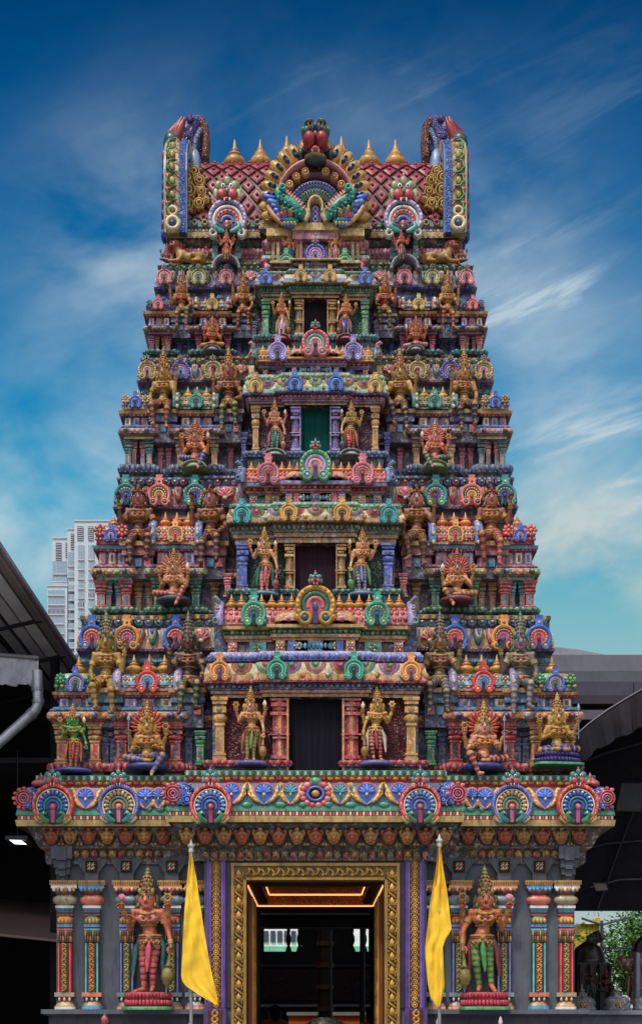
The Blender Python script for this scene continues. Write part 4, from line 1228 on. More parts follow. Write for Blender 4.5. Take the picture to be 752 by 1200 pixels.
    pf = [(-.2, 0), (-.215, .06 * H), (-.2, .12 * H)] + [(-.19 * math.cos(math.pi * k / (2 * n)), H * (.14 + .86 * math.sin(math.pi * k / (2 * n)))) for k in range(n + 1)] + [(.19, .1 * H), (.19, 0)]
    m = 34; V = []; q = []; cc = []
    for k in range(m + 1):
        for y, z in pf: V.append((-hb + 2 * hb * k / m, ym + y, cp + z))
    L = len(pf)
    for k in range(m):
        for j in range(L - 1):
            q.append((k * L + j, (k + 1) * L + j, (k + 1) * L + j + 1, k * L + j + 1)); cc.append(mul(a, .6) if j < 2 else (a, b)[(k + j) % 2])
    mb.add(V, [q], np.array(cc), False)
    for k in range(m):      # scale tiles
        for j in range(3):
            t = math.pi / 2 * (.15 + .25 * j); ell(mb, (-hb + 2 * hb * (k + .5 * (j % 2) + .25) / m, ym - .19 * math.cos(t) - .004, cp + H * (.14 + .86 * math.sin(t))), (hb / m * .8, .02, H * .13), (a, b, mul(a, 1.25))[(k + j) % 3], 6, 4)
    if i == 3: mb = MB(); box(mb, -hb, hb, yc - .02, yc + .3, cp, cp + H * .5, TAN)
    o('barrel_roof', mb)
    for sg in (-1, 1):
        g = MB(); xe = sg * (hb + .02)
        tube(g, [(xe, ym - .25, cp), (xe, ym - .28, cp + .4 * H), (xe, ym - .2, cp + .9 * H), (xe, ym, cp + 1.25 * H), (xe, ym + .2, cp + .9 * H)], .06 - .007 * i, P['rim'][0], 8)
        tube(g, [(xe + sg * .05, ym - .26, cp), (xe + sg * .05, ym - .29, cp + .4 * H), (xe + sg * .05, ym - .2, cp + .95 * H), (xe + sg * .05, ym, cp + 1.3 * H)], .04, P['rim'][1], 8)
        cl = (c('6f9aa8'), c('5f86b8'), c('c97a90'), PINK)[i]
        tube(g, [(xe, ym - .2, cp + .95 * H), (xe + sg * .02, ym - .25, cp + 1.2 * H), (xe + sg * .07, ym - .27, cp + 1.35 * H), (xe + sg * .1, ym - .27, cp + 1.25 * H)], [.028, .035, .03, .012], cl, 8)
        for k in range(7): ell(g, (xe + sg * .03, ym - .3, cp + (.05 + .14 * k) * H), (.035, .025, .05 * H), (CREAM, P['rim'][0])[k % 2], 6, 5)
        arc(g, xe + sg * .06, cp + .16 * H, .02, .13 * H + .02, 0, 360, ym - .33, ym - .2, cl, 12)
        if i == 3: continue
        g.obj('gable_end', st)
        for x in P['bkx']: kudu(st, sg * xo(x, yc - .1), cp + .5 * H, xo(P['bkd'], yc) * 1.1, yc - .16, P['bkc'], 'dots')
        # scroll flanking the middle arch
        mb = MB(); xx = sg * xo(P['mkd'] * .62, yc)
        arc(mb, xx, cp + .05, .0, H * .55, 0, 180, yc - .16, yc + .05, GOLD, 12, 1.3, 1); arc(mb, xx, cp + .05, 0, H * .3, 0, 180, yc - .19, yc, PINK, 10, 1.3, 1)
        o('scroll', mb)
        nf = 7
        for k in range(nf):
            f = .2 + .75 * (k + .5) / nf
            finial(st, sg * hb * f, ym - .03, cb1 - .03, cf - .02, P['fin'], 1.15)
    # middle arch with the lion crest
    mk = xo(P['mkd'], yc)
    if i < 3:
        kudu(st, 0, cp + .42 * mk, mk * .96, yc - .2, P['mkc'], 'beast', mk * .7)


for i, P in enumerate(ST):
    storey(i, P)
# ------------------------------------------------------------------ base of the tower
YB = 0.0; YCB = -.4
ZF = lambda py, y=0.0: Z_(py, y)


def base():
    bx = xo(303, 0); ecb = xo(130, YCB)
    stone = c('6f737c')
    zt = ZF(1003)
    # walls with the passage left open
    pw = xo(98, YCB)
    mb = MB()
    for sg in (-1, 1):
        xs = sorted((sg * pw, sg * ecb)); box(mb, xs[0], xs[1], YCB, 5.2, 0, zt + .5, stone)
        xs = sorted((sg * (ecb - .01), sg * bx)); box(mb, xs[0], xs[1], 0, 4.9, 0, zt + .5, stone)
    box(mb, -pw, pw, YCB + .02, 5.2, ZF(1010, YCB), zt + .5, mul(stone, .5))
    bo = mb.obj('base_wall', TOWER, M_STONE, TL)
    def o(nm, m, mat=None, par=None): return m.obj(nm, par or bo, mat)
    # plinth
    for sg in (-1, 1):
        mb = MB()
        r = [(ecb, -.0), (bx, 0), (bx, 4.9), (ecb, 4.9)]
        if sg < 0: r = [(-bx, 0), (-ecb, 0), (-ecb, 4.9), (-bx, 4.9)]
        zl = ZF(1183)
        mould(mb, r, [(.12, 0), (.12, zl - .42), (.16, zl - .4), (.16, zl - .32), (.1, zl - .28), (.1, zl - .1), (.2, zl - .07), (.2, zl), (0, zl + .004)], [mul(stone, .55), mul(stone, .7), stone, mul(stone, .6), mul(stone, .55), mul(stone, .8), mul(stone, 1.0), stone])
        o('plinth', mb, M_STONE)
    # eight engaged columns
    def column(x, pal, y=0.0):
        Zc = lambda p: ZF(p, y - .12)
        sh, line, carve, b1, b2, cap = pal
        u = 1 / s_(y - .12)
        mb = MB(); X = x * u
        def sl(p0, p1, w, col, d=None):
            w = w * .5 * u; d = d if d is not None else w * .75
            box(mb, X - w, X + w, y - d, y + .02, Zc(p1), Zc(p0), col)
        def ln(prof, col, n=16):
            lathe(mb, [(w * .5 * u, Zc(p)) for p, w in prof], col, n, (X, y, 0), 1, .8, p=6)
        sl(1032, 1037, 33, GOLD)
        for k in range(12): ell(mb, (X + (k - 5.5) * 2.75 * u, y - .165 - .0, Zc(1034.5)), (1.1 * u, .012, 2.3 * u), mul(GOLD, .6), 6, 4)
        sl(1037, 1041, 30, cap)
        ln([(1048.5, 16), (1046, 22), (1041, 29)], mul(b1, .45))
        for k in range(6): ell(mb, (X + (k - 2.5) * 4.6 * u, y - .15 + .0, Zc(1042.5)), (2.3 * u, .03, 2.6 * u), (cap, b2)[k % 2], 6, 5)
        ell(mb, (X, y - .11, Zc(1045)), (4.5 * u, .05, 3.2 * u), c('b5394a'), 8, 6)
        ln([(1061, 16), (1058, 25), (1055, 28), (1052, 27), (1048.5, 18)], b1)
        sl(1061, 1064, 21, WHITE if b1 != WHITE else LILAC); sl(1064, 1067, 20, SLATE); sl(1067, 1069, 19, TEAL); sl(1069, 1072, 18, DBROWN); sl(1071, 1073, 19, RED)
        ln([(1083, 13), (1079, 17), (1075, 18), (1073, 14)], b2)
        for k in range(4): ell(mb, (X + (k - 1.5) * 4.2 * u, y - .1, Zc(1079)), (2.1 * u, .03, 3.2 * u), mul(GOLD, 1.1), 6, 5)
        sl(1083, 1086, 18, LBLUE); sl(1086, 1088, 17, DGREY); sl(1088, 1090, 18, line); sl(1090, 1105, 17, c('8d7a4c'))
        for k in range(6):
            for j in range(2): ell(mb, (X + (k - 2.5) * 2.9 * u, y - .1, Zc(1094 + 6 * j)), (1.3 * u, .02, 4.2 * u), (GOLD, c('5f7a5c'), c('a8505c'))[(k + j) % 3], 6, 4)
        sl(1104, 1163, 17, sh)
        for sx in (-1, 1):
            xx = X + sx * 6.6 * u; box(mb, xx - .8 * u, xx + .8 * u, y - .115, y, Zc(1163), Zc(1105), line)
        co = mb
        sl(1163, 1168, 23, b1); sl(1168, 1174, 15, sh)
        for k in (-1, 0, 1): ell(mb, (X + k * 6 * u, y - .09, Zc(1171)), (1.6 * u, .03, 2.8 * u), CREAM, 6, 5)
        ln([(1183.5, 24), (1180, 24), (1177, 20), (1174, 16)], [cap, b2, b1])
        col = co.obj('column', bo, M_SIMPLE)
        g = MB(); box(g, X - 3.6 * u, X + 3.6 * u, y - .11, y, Zc(1162), Zc(1106), mul(carve, .5))
        for k in range(9):
            zz = Zc(1109 + 6.2 * k); s = (-1) ** k
            tube(g, [(X - s * 2.6 * u, y - .118, zz - 3.2 * u), (X + s * 1.2 * u, y - .125, zz - 1 * u), (X + s * 2.4 * u, y - .125, zz + 1.6 * u), (X, y - .125, zz + 3 * u), (X - s * 2.4 * u, y - .118, zz + 3.4 * u)], 1.0 * u, carve, 5)
            ell(g, (X - s * 1.6 * u, y - .12, zz + .6 * u), (1.3 * u, .018, 1.5 * u), mul(carve, 1.2), 6, 5)
        g.obj('carved_strip', col, M_SIMPLE)
    red = (c('b3202c'), c('ef6a6a'), c('b89c52'), c('b5a98c'), c('d8a860'), WHITE)
    tea = (c('1f6f70'), c('7fd0d0'), c('d8954c'), c('e08a70'), c('5fae8c'), LBLUE)
    blu = (c('39415c'), c('8f8fd8'), c('a8a05c'), c('8fa0a8'), c('c0807c'), PEACH)
    for sg in (-1, 1):
        for x, p in ((294, red), (262, tea), (221, blu), (168, blu), (141, blu)): column(sg * x, p)
    # corbels and small painted squares under the brackets
    for sg in (-1, 1):
        for x in (262, 221, 168):
            mb = MB()
            X = sg * xo(x, -.1); u = 1 / 75
            prism(mb, [(X - 8 * u, ZF(1034)), (X + 8 * u, ZF(1034)), (X + 8 * u, ZF(1024)), (X + 18 * u, ZF(1010)), (X + 18 * u, ZF(1006)), (X - 18 * u, ZF(1006)), (X - 18 * u, ZF(1010)), (X - 8 * u, ZF(1024))], -.1, .05, mul(stone, .85))
            box(mb, X - 6.5 * u, X + 6.5 * u, -.13, 0, ZF(1023), ZF(1010), DBROWN)
            for k in range(4):
                t = k * math.pi / 2 + .78; flower(mb, X + 3 * u * math.cos(t), ZF(1016.5) + 3 * u * math.sin(t), 3 * u, -.135, ((ROSE, PINK, CREAM), (GREEN, LGREEN, CREAM))[k % 2], 5)
            o('corbel', mb, M_STONE)
        mb = MB()
        X = sg * xo(294, 0); u = 1 / 75
        for k, (w, a, b) in enumerate(((12, 992, 1008), (9.5, 1008, 1018), (8, 1018, 1026), (6, 1026, 1034))):
            box(mb, X - w * u, X + w * u, -.22 + .04 * k, .02, ZF(b), ZF(a), mul(stone, (.95, .8, .9, .75)[k]))
            box(mb, X - w * u * .45, X + w * u * .45, -.25 + .04 * k, 0, ZF(b) - .03, ZF(a) - .04, mul(stone, .9))
        o('corbel', mb, M_STONE)
    # bracket courses under the cornice
    P1 = plan([(xo(144, YCB), YCB - .02), (xo(311, 0), -.02)], 4.95)
    mb = MB(); z = [Z_(p, -.1) for p in (1012, 1009, 995, 993, 969)]
    mould(mb, P1, [(-.1, z[0]), (.03, z[0]), (.05, z[1]), (.06, z[2]), (.12, z[2] + .01), (.14, z[3]), (.3, z[4]), (.34, z[4] + .02), (-.1, z[4] + .05)], [mul(stone, .6), mul(stone, .8), DBROWN, OCHRE, GREY, c('3c3436'), c('3c3436'), DBROWN])
    o('bracket_course', mb)
    # small lion faces
    f1 = {}
    for kk, cl in enumerate((c('b98a3a'), c('b0602c'), c('8d7a3c'))):
        m = MB(); ell(m, (0, .05, .0), (.52, .2, .5), DBROWN, 12, 8); ell(m, (0, -.02, .02), (.42, .25, .38), cl, 10, 8); ell(m, (0, -.12, -.24), (.3, .18, .2), mul(cl, .8), 8, 6)
        for s in (-1, 1):
            ell(m, (s * .15, -.24, .08), (.08, .07, .08), mul(cl, 1.5), 8, 6); ell(m, (s * .15, -.3, .08), (.04, .04, .05), BLACK, 6, 5)
            ell(m, (s * .38, .0, .22), (.12, .12, .2), cl, 8, 6); ell(m, (s * .46, -.02, -.42), (.08, .08, .08), OCHRE, 6, 5)
            tube(m, [(s * .1, -.2, .3), (s * .25, -.2, .34), (s * .36, -.15, .2)], .04, mul(cl, .4), 5)
            ell(m, (s * .13, -.22, -.17), (.1, .08, .07), c('a84a34'), 6, 5)
        ell(m, (0, -.3, -.04), (.08, .09, .11), mul(cl, 1.2), 8, 6); ell(m, (0, -.26, -.27), (.14, .06, .05), DRED, 8, 5)
        ell(m, (0, -.05, .42), (.14, .1, .12), mul(cl, 1.3), 8, 6)
        f1[kk] = m.mesh('carved_face', M_SIMPLE)
    z1 = Z_(981, -.2); cnt = 0
    def faces(xs, y, zz, sc, k0=0):
        for k, x in enumerate(xs): inst('carved_face', f1[(k + k0) % 2], bo, (x, y, zz), (sc * 1.2, sc * .9, sc * 1.3), (.22, 0, 0))
    ce = xo(156, YCB) 
    faces(np.linspace(-ce + .1, ce - .1, 15), YCB - .26, Z_(981, YCB - .22), .21)
    for sg in (-1, 1):
        faces([sg * (xo(178, -.2) + (xo(308, -.2) - xo(178, -.2)) * k / 6) for k in range(7)], -.26, z1, .21, 1)
    mb = MB()
    for k in range(26):
        x = -ce + .3 + 2 * (ce - .3) * (k + .5) / 26; y = YCB - .09; zz = Z_(1002, y); cl = (c('8f7a3c'), c('a04a2c'), c('b98a3a'))[k % 3]
        box(mb, x - .072, x + .072, y, y + .05, zz - .085, zz + .085, mul(cl, .35)); ell(mb, (x, y, zz), (.06, .05, .075), cl, 8, 6); ell(mb, (x, y - .04, zz + .02), (.025, .03, .03), mul(cl, 1.5), 6, 5); ell(mb, (x, y - .04, zz - .04), (.03, .02, .02), DRED, 6, 4)
    for sg in (-1, 1):
        for k in range(10):
            x = sg * (xo(178, 0) + (xo(284, 0) - xo(178, 0)) * (k + .5) / 10); y = -.1; zz = Z_(1001, y); cl = (c('8f7a3c'), c('a04a2c'), c('b98a3a'))[k % 3]
            ell(mb, (x, y, zz), (.065, .05, .075), cl, 8, 6); ell(mb, (x, y - .04, zz + .02), (.025, .03, .03), mul(cl, 1.5), 6, 5); ell(mb, (x, y - .04, zz - .04), (.03, .02, .02), DRED, 6, 4)
    o('figure_frieze', mb)
    # ---- main cornice
    yf = -.02; P2 = plan([(xo(138, YCB - .4), YCB), (xo(309, 0), 0)], 4.95)
    zz = lambda p: Z_(p, -.45)
    mb = MB()
    z0, z1, z2, z3, z4, z5, z6 = [zz(p) for p in (968, 961, 956, 950, 935, 921, 905)]
    mould(mb, P2, [(.2, z0 - .0), (.44, z0), (.46, z1), (.43, z1 + .004), (.43, z2), (.45, z2 + .01), (.44, z3), (.4, z4), (.28, z5), (.15, z5 + .03)], [DBROWN, c('d2b87c'), c('d2b87c'), c('a02f44'), c('7fb08c'), c('4f9a7c'), c('2f6480'), c('2f6480'), c('8a4a50')])
    mould(mb, P2, [(.15, z5 + .01), (.17, z5 + .1), (.19, z6 - .1), (.2, z6 - .08), (.2, z6), (-.4, z6 + .004)], [c('b85a4c'), c('d07a5c'), OCHRE, c('6f9a84'), GREY])
    dentils(mb, P2, .43, z1 + .01, z2 - .005, .05, .02, (c('d0506a'), CREAM), 1.2)
    dentils(mb, P2, .2, z6 - .075, z6 - .015, .06, .02, (c('a9c9b0'), DGREEN), 1.2)
    bumps(mb, P2, .17, z5 + .09, (.05, .03, .035), .11, (c('e59a52'), c('c8505c'), c('d8a04c')), 1.2, 8, 5)
    mo = o('main_cornice', mb, M_SIMPLE)
    # leaf and shell relief on the curved face
    prz = [z2, z3, z4, z5]; pro = [.45, .44, .4, .28]
    def cy(z): return -float(np.interp(z, prz, pro))
    def sheet(x, w, yfr, cA, cB):
        h = z5 - z3; m = MB(); zc = z3 + .6 * h
        for s in (-1, 1):          # golden ribbed wings curling up round the shell
            for k in range(10):
                f = k / 9; za = z3 + h * (.12 + .62 * f); xi = w * (.06 + .3 * f ** .7); zo = min(z3 + h * 1.02, za + h * (.4 - .14 * f)); xo_ = w * .47
                pts = [(x + s * xi, yfr + cy(za) - .01, za), (x + s * (xi + xo_) * .5, yfr + cy((za + zo) / 2 - .03 * h) - .028, (za + zo) / 2 - .05 * h), (x + s * xo_, yfr + cy(zo) - .01, zo)]
                tube(m, pts, [.022, .034, .014], (c('dfae45'), c('c48a30'), c('ecd07a'))[k % 3], 6)
            pts = [(x + s * w * (.05 + .31 * f ** .7), yfr + cy(z3 + h * (.1 + .68 * f)) - .035, z3 + h * (.1 + .68 * f)) for f in np.linspace(0, 1, 8)]
            tube(m, pts, .016, (c('e8a0a0'), c('7fb0c8'))[int(x * 7) % 2], 6)
        out = [(x + w * .36 * math.sin(t) * (.55 + .45 * abs(math.cos(t * .5))), zc + h * (.36 * math.cos(t) if math.cos(t) > 0 else .54 * math.cos(t))) for t in np.linspace(-math.pi, math.pi, 19)[:-1]]
        prism(m, out, yfr - .455, yfr - .25, cB)
        inn = [(x + (a - x) * .82, zc + (b - zc) * .82) for a, b in out]
        prism(m, inn, yfr - .465, yfr - .3, mul(cA, .7))
        for k in range(7):
            t = math.radians(-78 + 26 * k)
            ell(m, (x + w * .14 * math.sin(t), yfr - .468, zc - .06 * h + h * .17 * math.cos(t)), (w * .05, .02, h * .17), (cA, mul(cA, 1.4))[k % 2], 6, 5, R=ry(t))
        ell(m, (x, yfr - .475, zc - .14 * h), (w * .05, .02, h * .07), CREAM, 6, 5)
        for s in (-1, 1):
            ell(m, (x + s * w * .5, yfr - .445, z3 + .06 * h), (w * .16, .03, h * .12), c('57a888'), 8, 5)
            z = z3 + .55 * h; ell(m, (x + s * w * .5, yfr + cy(z) - .01, z), (w * .035, .03, h * .4), c('4f8fb0'), 6, 5)
            z = z3 + .9 * h; ell(m, (x + s * w * .5, yfr + cy(z) - .01, z), (w * .1, .03, h * .1), c('e0b25c'), 6, 5)
        m.obj('leaf_relief', mo, M_SIMPLE)
    for sg in (-1, 1):
        for x, w in ((60, 40), (98, 36), (29, 28)): sheet(sg * xo(x, YCB - .4), xo(w, YCB - .4), YCB, (c('5f86d8'), c('58a8b8'), c('5f86d8'))[(x // 7) % 3], c('d8808c'))
        for x, w in ((268, 36), (198, 34), (183, 22)): sheet(sg * xo(x, -.4), xo(w, -.4), 0, c('5f86d8'), c('e0a0a8'))
        # blue scroll blocks at the inner and outer ends
        for x, yfr, w in ((157, YCB, 26), (334, 0, 22)):
            m = MB(); X = sg * xo(x, yfr - .4); h = z5 - z3; W = xo(w, yfr - .4)
            ell(m, (X, yfr - .3, z3 + .5 * h), (W * .58, .17, h * .54), c('4a72cc'), 14, 9)
            for k in range(9):
                t = k * .7; flower(m, X + W * .33 * math.cos(t), z3 + .5 * h + h * .3 * math.sin(t), h * .13, yfr - .46, (LBLUE, c('4a72cc'), WHITE), 5)
            X2 = X + sg * W * (.28 if x > 200 else .35)
            for fx, fz, r in ((-.3, .25, .2), (-.32, .72, .17), (.02, .2, .14), (.03, .82, .13), (.72, .25, .18), (.75, .7, .16)):
                if fx > .5: continue
                xx = X + sg * W * fx; z = z3 + fz * h; yq = yfr + cy(z) - (.05 if fx < .5 else .02)
                for a, b, cl in ((.62, 1, c('4a78d0')), (.1, .45, c('8fb4e8'))): arc(m, xx, z, h * r * a, h * r * b, 0, 360, yq - .03, yq + .12, cl, 12)
                for k in range(6):
                    t = k * 1.05; ell(m, (xx + h * r * 1.15 * math.cos(t), yq, z + h * r * 1.15 * math.sin(t)), (h * r * .35, .03, h * r * .2), (c('3a62b8'), GOLD)[k % 2], 6, 4, R=ry(-t))
            for a, b, cl in ((.26, .34, ROSE), (.16, .23, PINK), (.06, .13, c('d8707c'))): arc(m, X2, z3 + .5 * h, h * a, h * b, 0, 360, yfr - .49, yfr - .3, cl, 18)
            for k in range(9):
                t = math.radians(60 + 30 * k) * sg; ell(m, (X2 + h * .4 * math.cos(t), yfr - .45, z3 + .5 * h + h * .4 * math.sin(t)), (h * .1, .03, h * .075), (PINK, ROSE)[k % 2], 7, 5)
            m.obj('scroll_block', mo, M_SIMPLE)
        m = MB(); X = sg * xo(322, -.3); zt = Z_(922, -.3)
        lathe(m, [(.12, 0), (.15, .03), (.14, .08), (.06, .13), (.03, .17), (.01, .22)], [RED, c('e06a6a'), RED, DRED, RED], 12, (X, -.25, zt)); m.obj('finial', mo)
    # middle rosette
    m = MB(); X = 0; h = z5 - z3; yy = YCB - .42
    for k in range(14):
        t = k * 2 * math.pi / 14; ell(m, (X + .2 * math.cos(t), yy, z3 + .5 * h + .17 * math.sin(t)), (.06, .05, .05), (c('dd6a70'), c('e8979a'))[k % 2], 7, 5)
    arc(m, 0, z3 + .5 * h, .09, .15, 0, 360, yy - .05, yy + .1, c('5f86c8'), 18, 1, .85); arc(m, 0, z3 + .5 * h, .0, .09, 0, 360, yy - .03, yy + .1, c('7f2a4c'), 16, 1, .85); ell(m, (0, yy - .05, z3 + .5 * h), (.06, .03, .05), GOLD, 8, 6)
    ell(m, (0, yy - .02, z3 + 1.0 * h), (.09, .05, .06), c('57a888'), 8, 6)
    m.obj('rosette', mo, M_SIMPLE)
    kf = K('d8505c', 'e8a04c', '4a72c8', '2f9a98', 'c95a8c', '3f8f5c'); kg = K('4f86d8', 'd8606c', 'd8a04c', '2f9a98', 'e08a90', '3f8f7c'); kh = K('d8505c', 'e8979a', '7fa0d8', '3a62b8', 'c8407c', '3f8f5c')
    for sg in (-1, 1):
        for x, y, d, kk in ((307, -.5, 50, kf), (230, -.5, 49, kg), (122.5, YCB - .5, 50, kh)):
            inst('peacock_arch', fan_kudu_me(*kk), mo, (sg * xo(x, y), y, Z_(943, y)), (d / s_(y), d / s_(y) * .55, d / s_(y)))
    # ---- doorway
    mb = MB()
    yd = YCB; ud = 1 / s_(yd)
    zz = lambda p: Z_(p, yd)
    for sg in (-1, 1):
        xs = lambda a, b: sorted((sg * a * ud, sg * b * ud))
        for a, b, dpt, cl in ((127, 124, .07, c('6a4f9c')), (124, 122, .05, c('9078c0')), (110, 108, .05, c('9078c0')), (108, 105, .07, c('6a4f9c')), (105, 98.5, .03, c('4a3550'))):
            p, q = xs(a, b); box(mb, p, q, yd - dpt, yd + .1, zz(1181), zz(1003), cl)
    box(mb, -98.5 * ud, 98.5 * ud, yd - .03, yd + .1, zz(1011), zz(1004), c('4a3550'))
    box(mb, -104 * ud, 104 * ud, yd - .06, yd + .08, zz(1006), zz(1003), c('6a4a78'))
    ds = o('door_surround', mb, M_SIMPLE)
    for sg in (-1, 1):
        g = MB(); p, q = sorted((sg * 122 * ud, sg * 110 * ud)); box(g, p, q, yd - .035, yd + .1, zz(1181), zz(1004), c('7a2f24'))
        for k in range(26):
            z = zz(1008 + 6.8 * k); x = (p + q) / 2
            arc(g, x, z, .022, .05, 0, 360, yd - .06, yd, c('c79a3c'), 10); ell(g, (x, yd - .055, z), (.018, .02, .018), c('e0b860'), 6, 5)
            for e in (-1, 1): ell(g, (x + e * .055, yd - .04, z + .045), (.016, .02, .03), c('a87a30'), 6, 4)
        g.obj('carved_strip', ds, M_SIMPLE)
        g = MB(); p, q = sorted((sg * 130 * ud, sg * 104 * ud)); box(g, p, q, yd - .12, yd + .1, .0, zz(1181.5), c('6a4a8c'))
        p, q = sorted((sg * 125 * ud, sg * 109 * ud)); box(g, p, q, yd - .135, yd, .05, zz(1184), c('6a2f24'))
        for k in range(14):
            z = zz(1188 + 7 * k); x = (p + q) / 2
            if z > .1: arc(g, x, z, .02, .06, 0, 360, yd - .155, yd - .1, c('c79a3c'), 10); ell(g, (x, yd - .15, z + .05), (.03, .02, .02), c('c79a3c'), 6, 4)
        g.obj('jamb_pedestal', ds, M_SIMPLE)
    gf = MB(); a, b = 98.5 * ud, 80.5 * ud; zt, zi = zz(1012), zz(1031.5)
    for sg in (-1, 1):
        p, q = sorted((sg * a, sg * b)); box(gf, p, q, yd - .02, yd + .3, 0, zt, c('8f6c26'))
        for e in (a - .025, b + .025):
            p, q = sorted((sg * (e - .022), sg * (e + .022))); box(gf, p, q, yd - .07, yd + .1, 0, zt if e > .5 * (a + b) else zi, c('b8944a'))
        xm = sg * (a + b) / 2
        for k in range(30):
            z = zt - .17 - .105 * k * 1.0
            if z < .1: break
            s = (-1) ** k
            if k % 2 == 0:
                lathe(gf, [(.01, -.05), (.05, -.02), (.045, .02), (.01, .07)], c('cfa64c'), 8, (xm, yd - .045, z), 1, .6)
                for e in (-1, 1): tube(gf, [(xm, yd - .04, z - .05), (xm + e * .05, yd - .05, z - .04), (xm + e * .075, yd - .05, z + .01), (xm + e * .05, yd - .045, z + .04)], [.014, .016, .014, .006], c('b88e3a'), 5)
            else:
                tube(gf, [(xm - s * .075, yd - .04, z - .06), (xm - s * .02, yd - .055, z - .02), (xm + s * .03, yd - .055, z + .02), (xm + s * .075, yd - .04, z + .07)], [.012, .02, .02, .01], c('b88e3a'), 5)
                for e in (-1, 1): ell(gf, (xm + e * .05, yd - .04, z - e * s * .03), (.022, .02, .03), c('a67e30'), 6, 5)
    box(gf, -b - .0, b + .0, yd - .02, yd + .3, zi, zt, c('8f6c26'))
    box(gf, -a, a, yd - .072, yd + .1, zt - .045, zt + .002, c('b8944a')); box(gf, -b, b, yd - .07, yd + .1, zi - .002, zi + .035, c('b8944a'))
    for k in range(28):
        x = -b + 2 * b * (k + .5) / 28; z = (zt + zi) / 2 - .005; s = (-1) ** k
        tube(gf, [(x - .04, yd - .04, z - s * .05), (x - .01, yd - .055, z - s * .02), (x + .015, yd - .055, z + s * .03), (x + .045, yd - .04, z + s * .05)], [.012, .02, .02, .01], c('c0963e'), 5)
        ell(gf, (x, yd - .045, z + s * .045), (.026, .024, .026), c('cfa64c'), 7, 5); ell(gf, (x + .01, yd - .04, z - s * .05), (.02, .02, .016), c('9a7228'), 6, 4)
    o('gilt_door_frame', gf, mat_attr('gilt', rough=.32, spec=.7, dirt=.3, bump=.2, metal=.35))
    # passage: walls, tray ceiling with lit cove strips, folded door leaves
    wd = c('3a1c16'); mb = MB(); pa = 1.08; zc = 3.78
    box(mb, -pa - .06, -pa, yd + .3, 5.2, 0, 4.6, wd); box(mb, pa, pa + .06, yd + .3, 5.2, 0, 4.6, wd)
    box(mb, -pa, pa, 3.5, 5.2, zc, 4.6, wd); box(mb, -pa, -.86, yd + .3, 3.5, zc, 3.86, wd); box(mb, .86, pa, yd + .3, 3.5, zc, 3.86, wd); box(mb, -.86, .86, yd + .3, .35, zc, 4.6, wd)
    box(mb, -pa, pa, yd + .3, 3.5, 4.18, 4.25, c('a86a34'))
    for k in range(12):
        for j in range(5): flower(mb, -.7 + .35 * j, 0, .0, 0, (RED, GOLD, GOLD), 3) if False else ell(mb, (-.7 + .35 * j, .5 + .26 * k, 4.18), (.13, .1, .03), (c('b0582e'), c('d8a04c'))[(k + j) % 2], 7, 5)
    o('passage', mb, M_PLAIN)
    mb = MB(); box(mb, -.855, .855, 3.465, 3.5, 3.79, 4.17, c('c8742c'))
    for sg in (-1, 1): xs = sorted((sg * .86, sg * .845)); box(mb, xs[0], xs[1], .36, 3.46, 3.79, 3.855, c('c8742c'))
    o('ceiling_panel', mb, M_FINE)
    M_COVE = mat_emit('cove_glow_strip', c('ffb070'), 1.0)
    mb = MB()
    for x in (-1.065, 1.045): box(mb, x, x + .02, .0, 3.45, zc - .03, zc - .008, ORANGE)
    box(mb, -1.04, 1.04, 3.44, 3.48, zc - .03, zc - .006, ORANGE)
    for x in (-.855, .835): box(mb, x, x + .02, .4, 3.45, 3.96, 3.98, ORANGE)
    box(mb, -.83, .83, 3.46, 3.49, 3.955, 3.985, ORANGE)
    o('cove_glow_strip', mb, M_COVE)
    mb = MB()          # unseen emitters added on the cove ledge to brighten the gilded ceiling
    for x in (-1.0, .93): box(mb, x, x + .07, .5, 3.3, 3.865, 3.885, ORANGE)
    o('cove_glow_strip', mb, mat_emit('added_cove_fill', c('ffb060'), 5.0))
    for sg in (-1, 1):
        g = MB(); x0, x1 = sorted((sg * 1.05, sg * .99)); box(g, x0, x1, .05, 1.25, .1, 3.6, c('8a5230'))
        for k in range(9):
            z = .3 + .37 * k
            for y in (.25, .65, 1.05): ell(g, (sg * .985, y, z), (.02, .12, .13), c('d8aa50'), 8, 6)
        for y in (.08, .45, .85, 1.22):
            xs = sorted((sg * 1.0, sg * .975)); box(g, xs[0], xs[1], y - .025, y + .025, .1, 3.6, c('c89a48'))
        g.obj('door_leaf', bo, M_PLAIN)
    return bo


base()


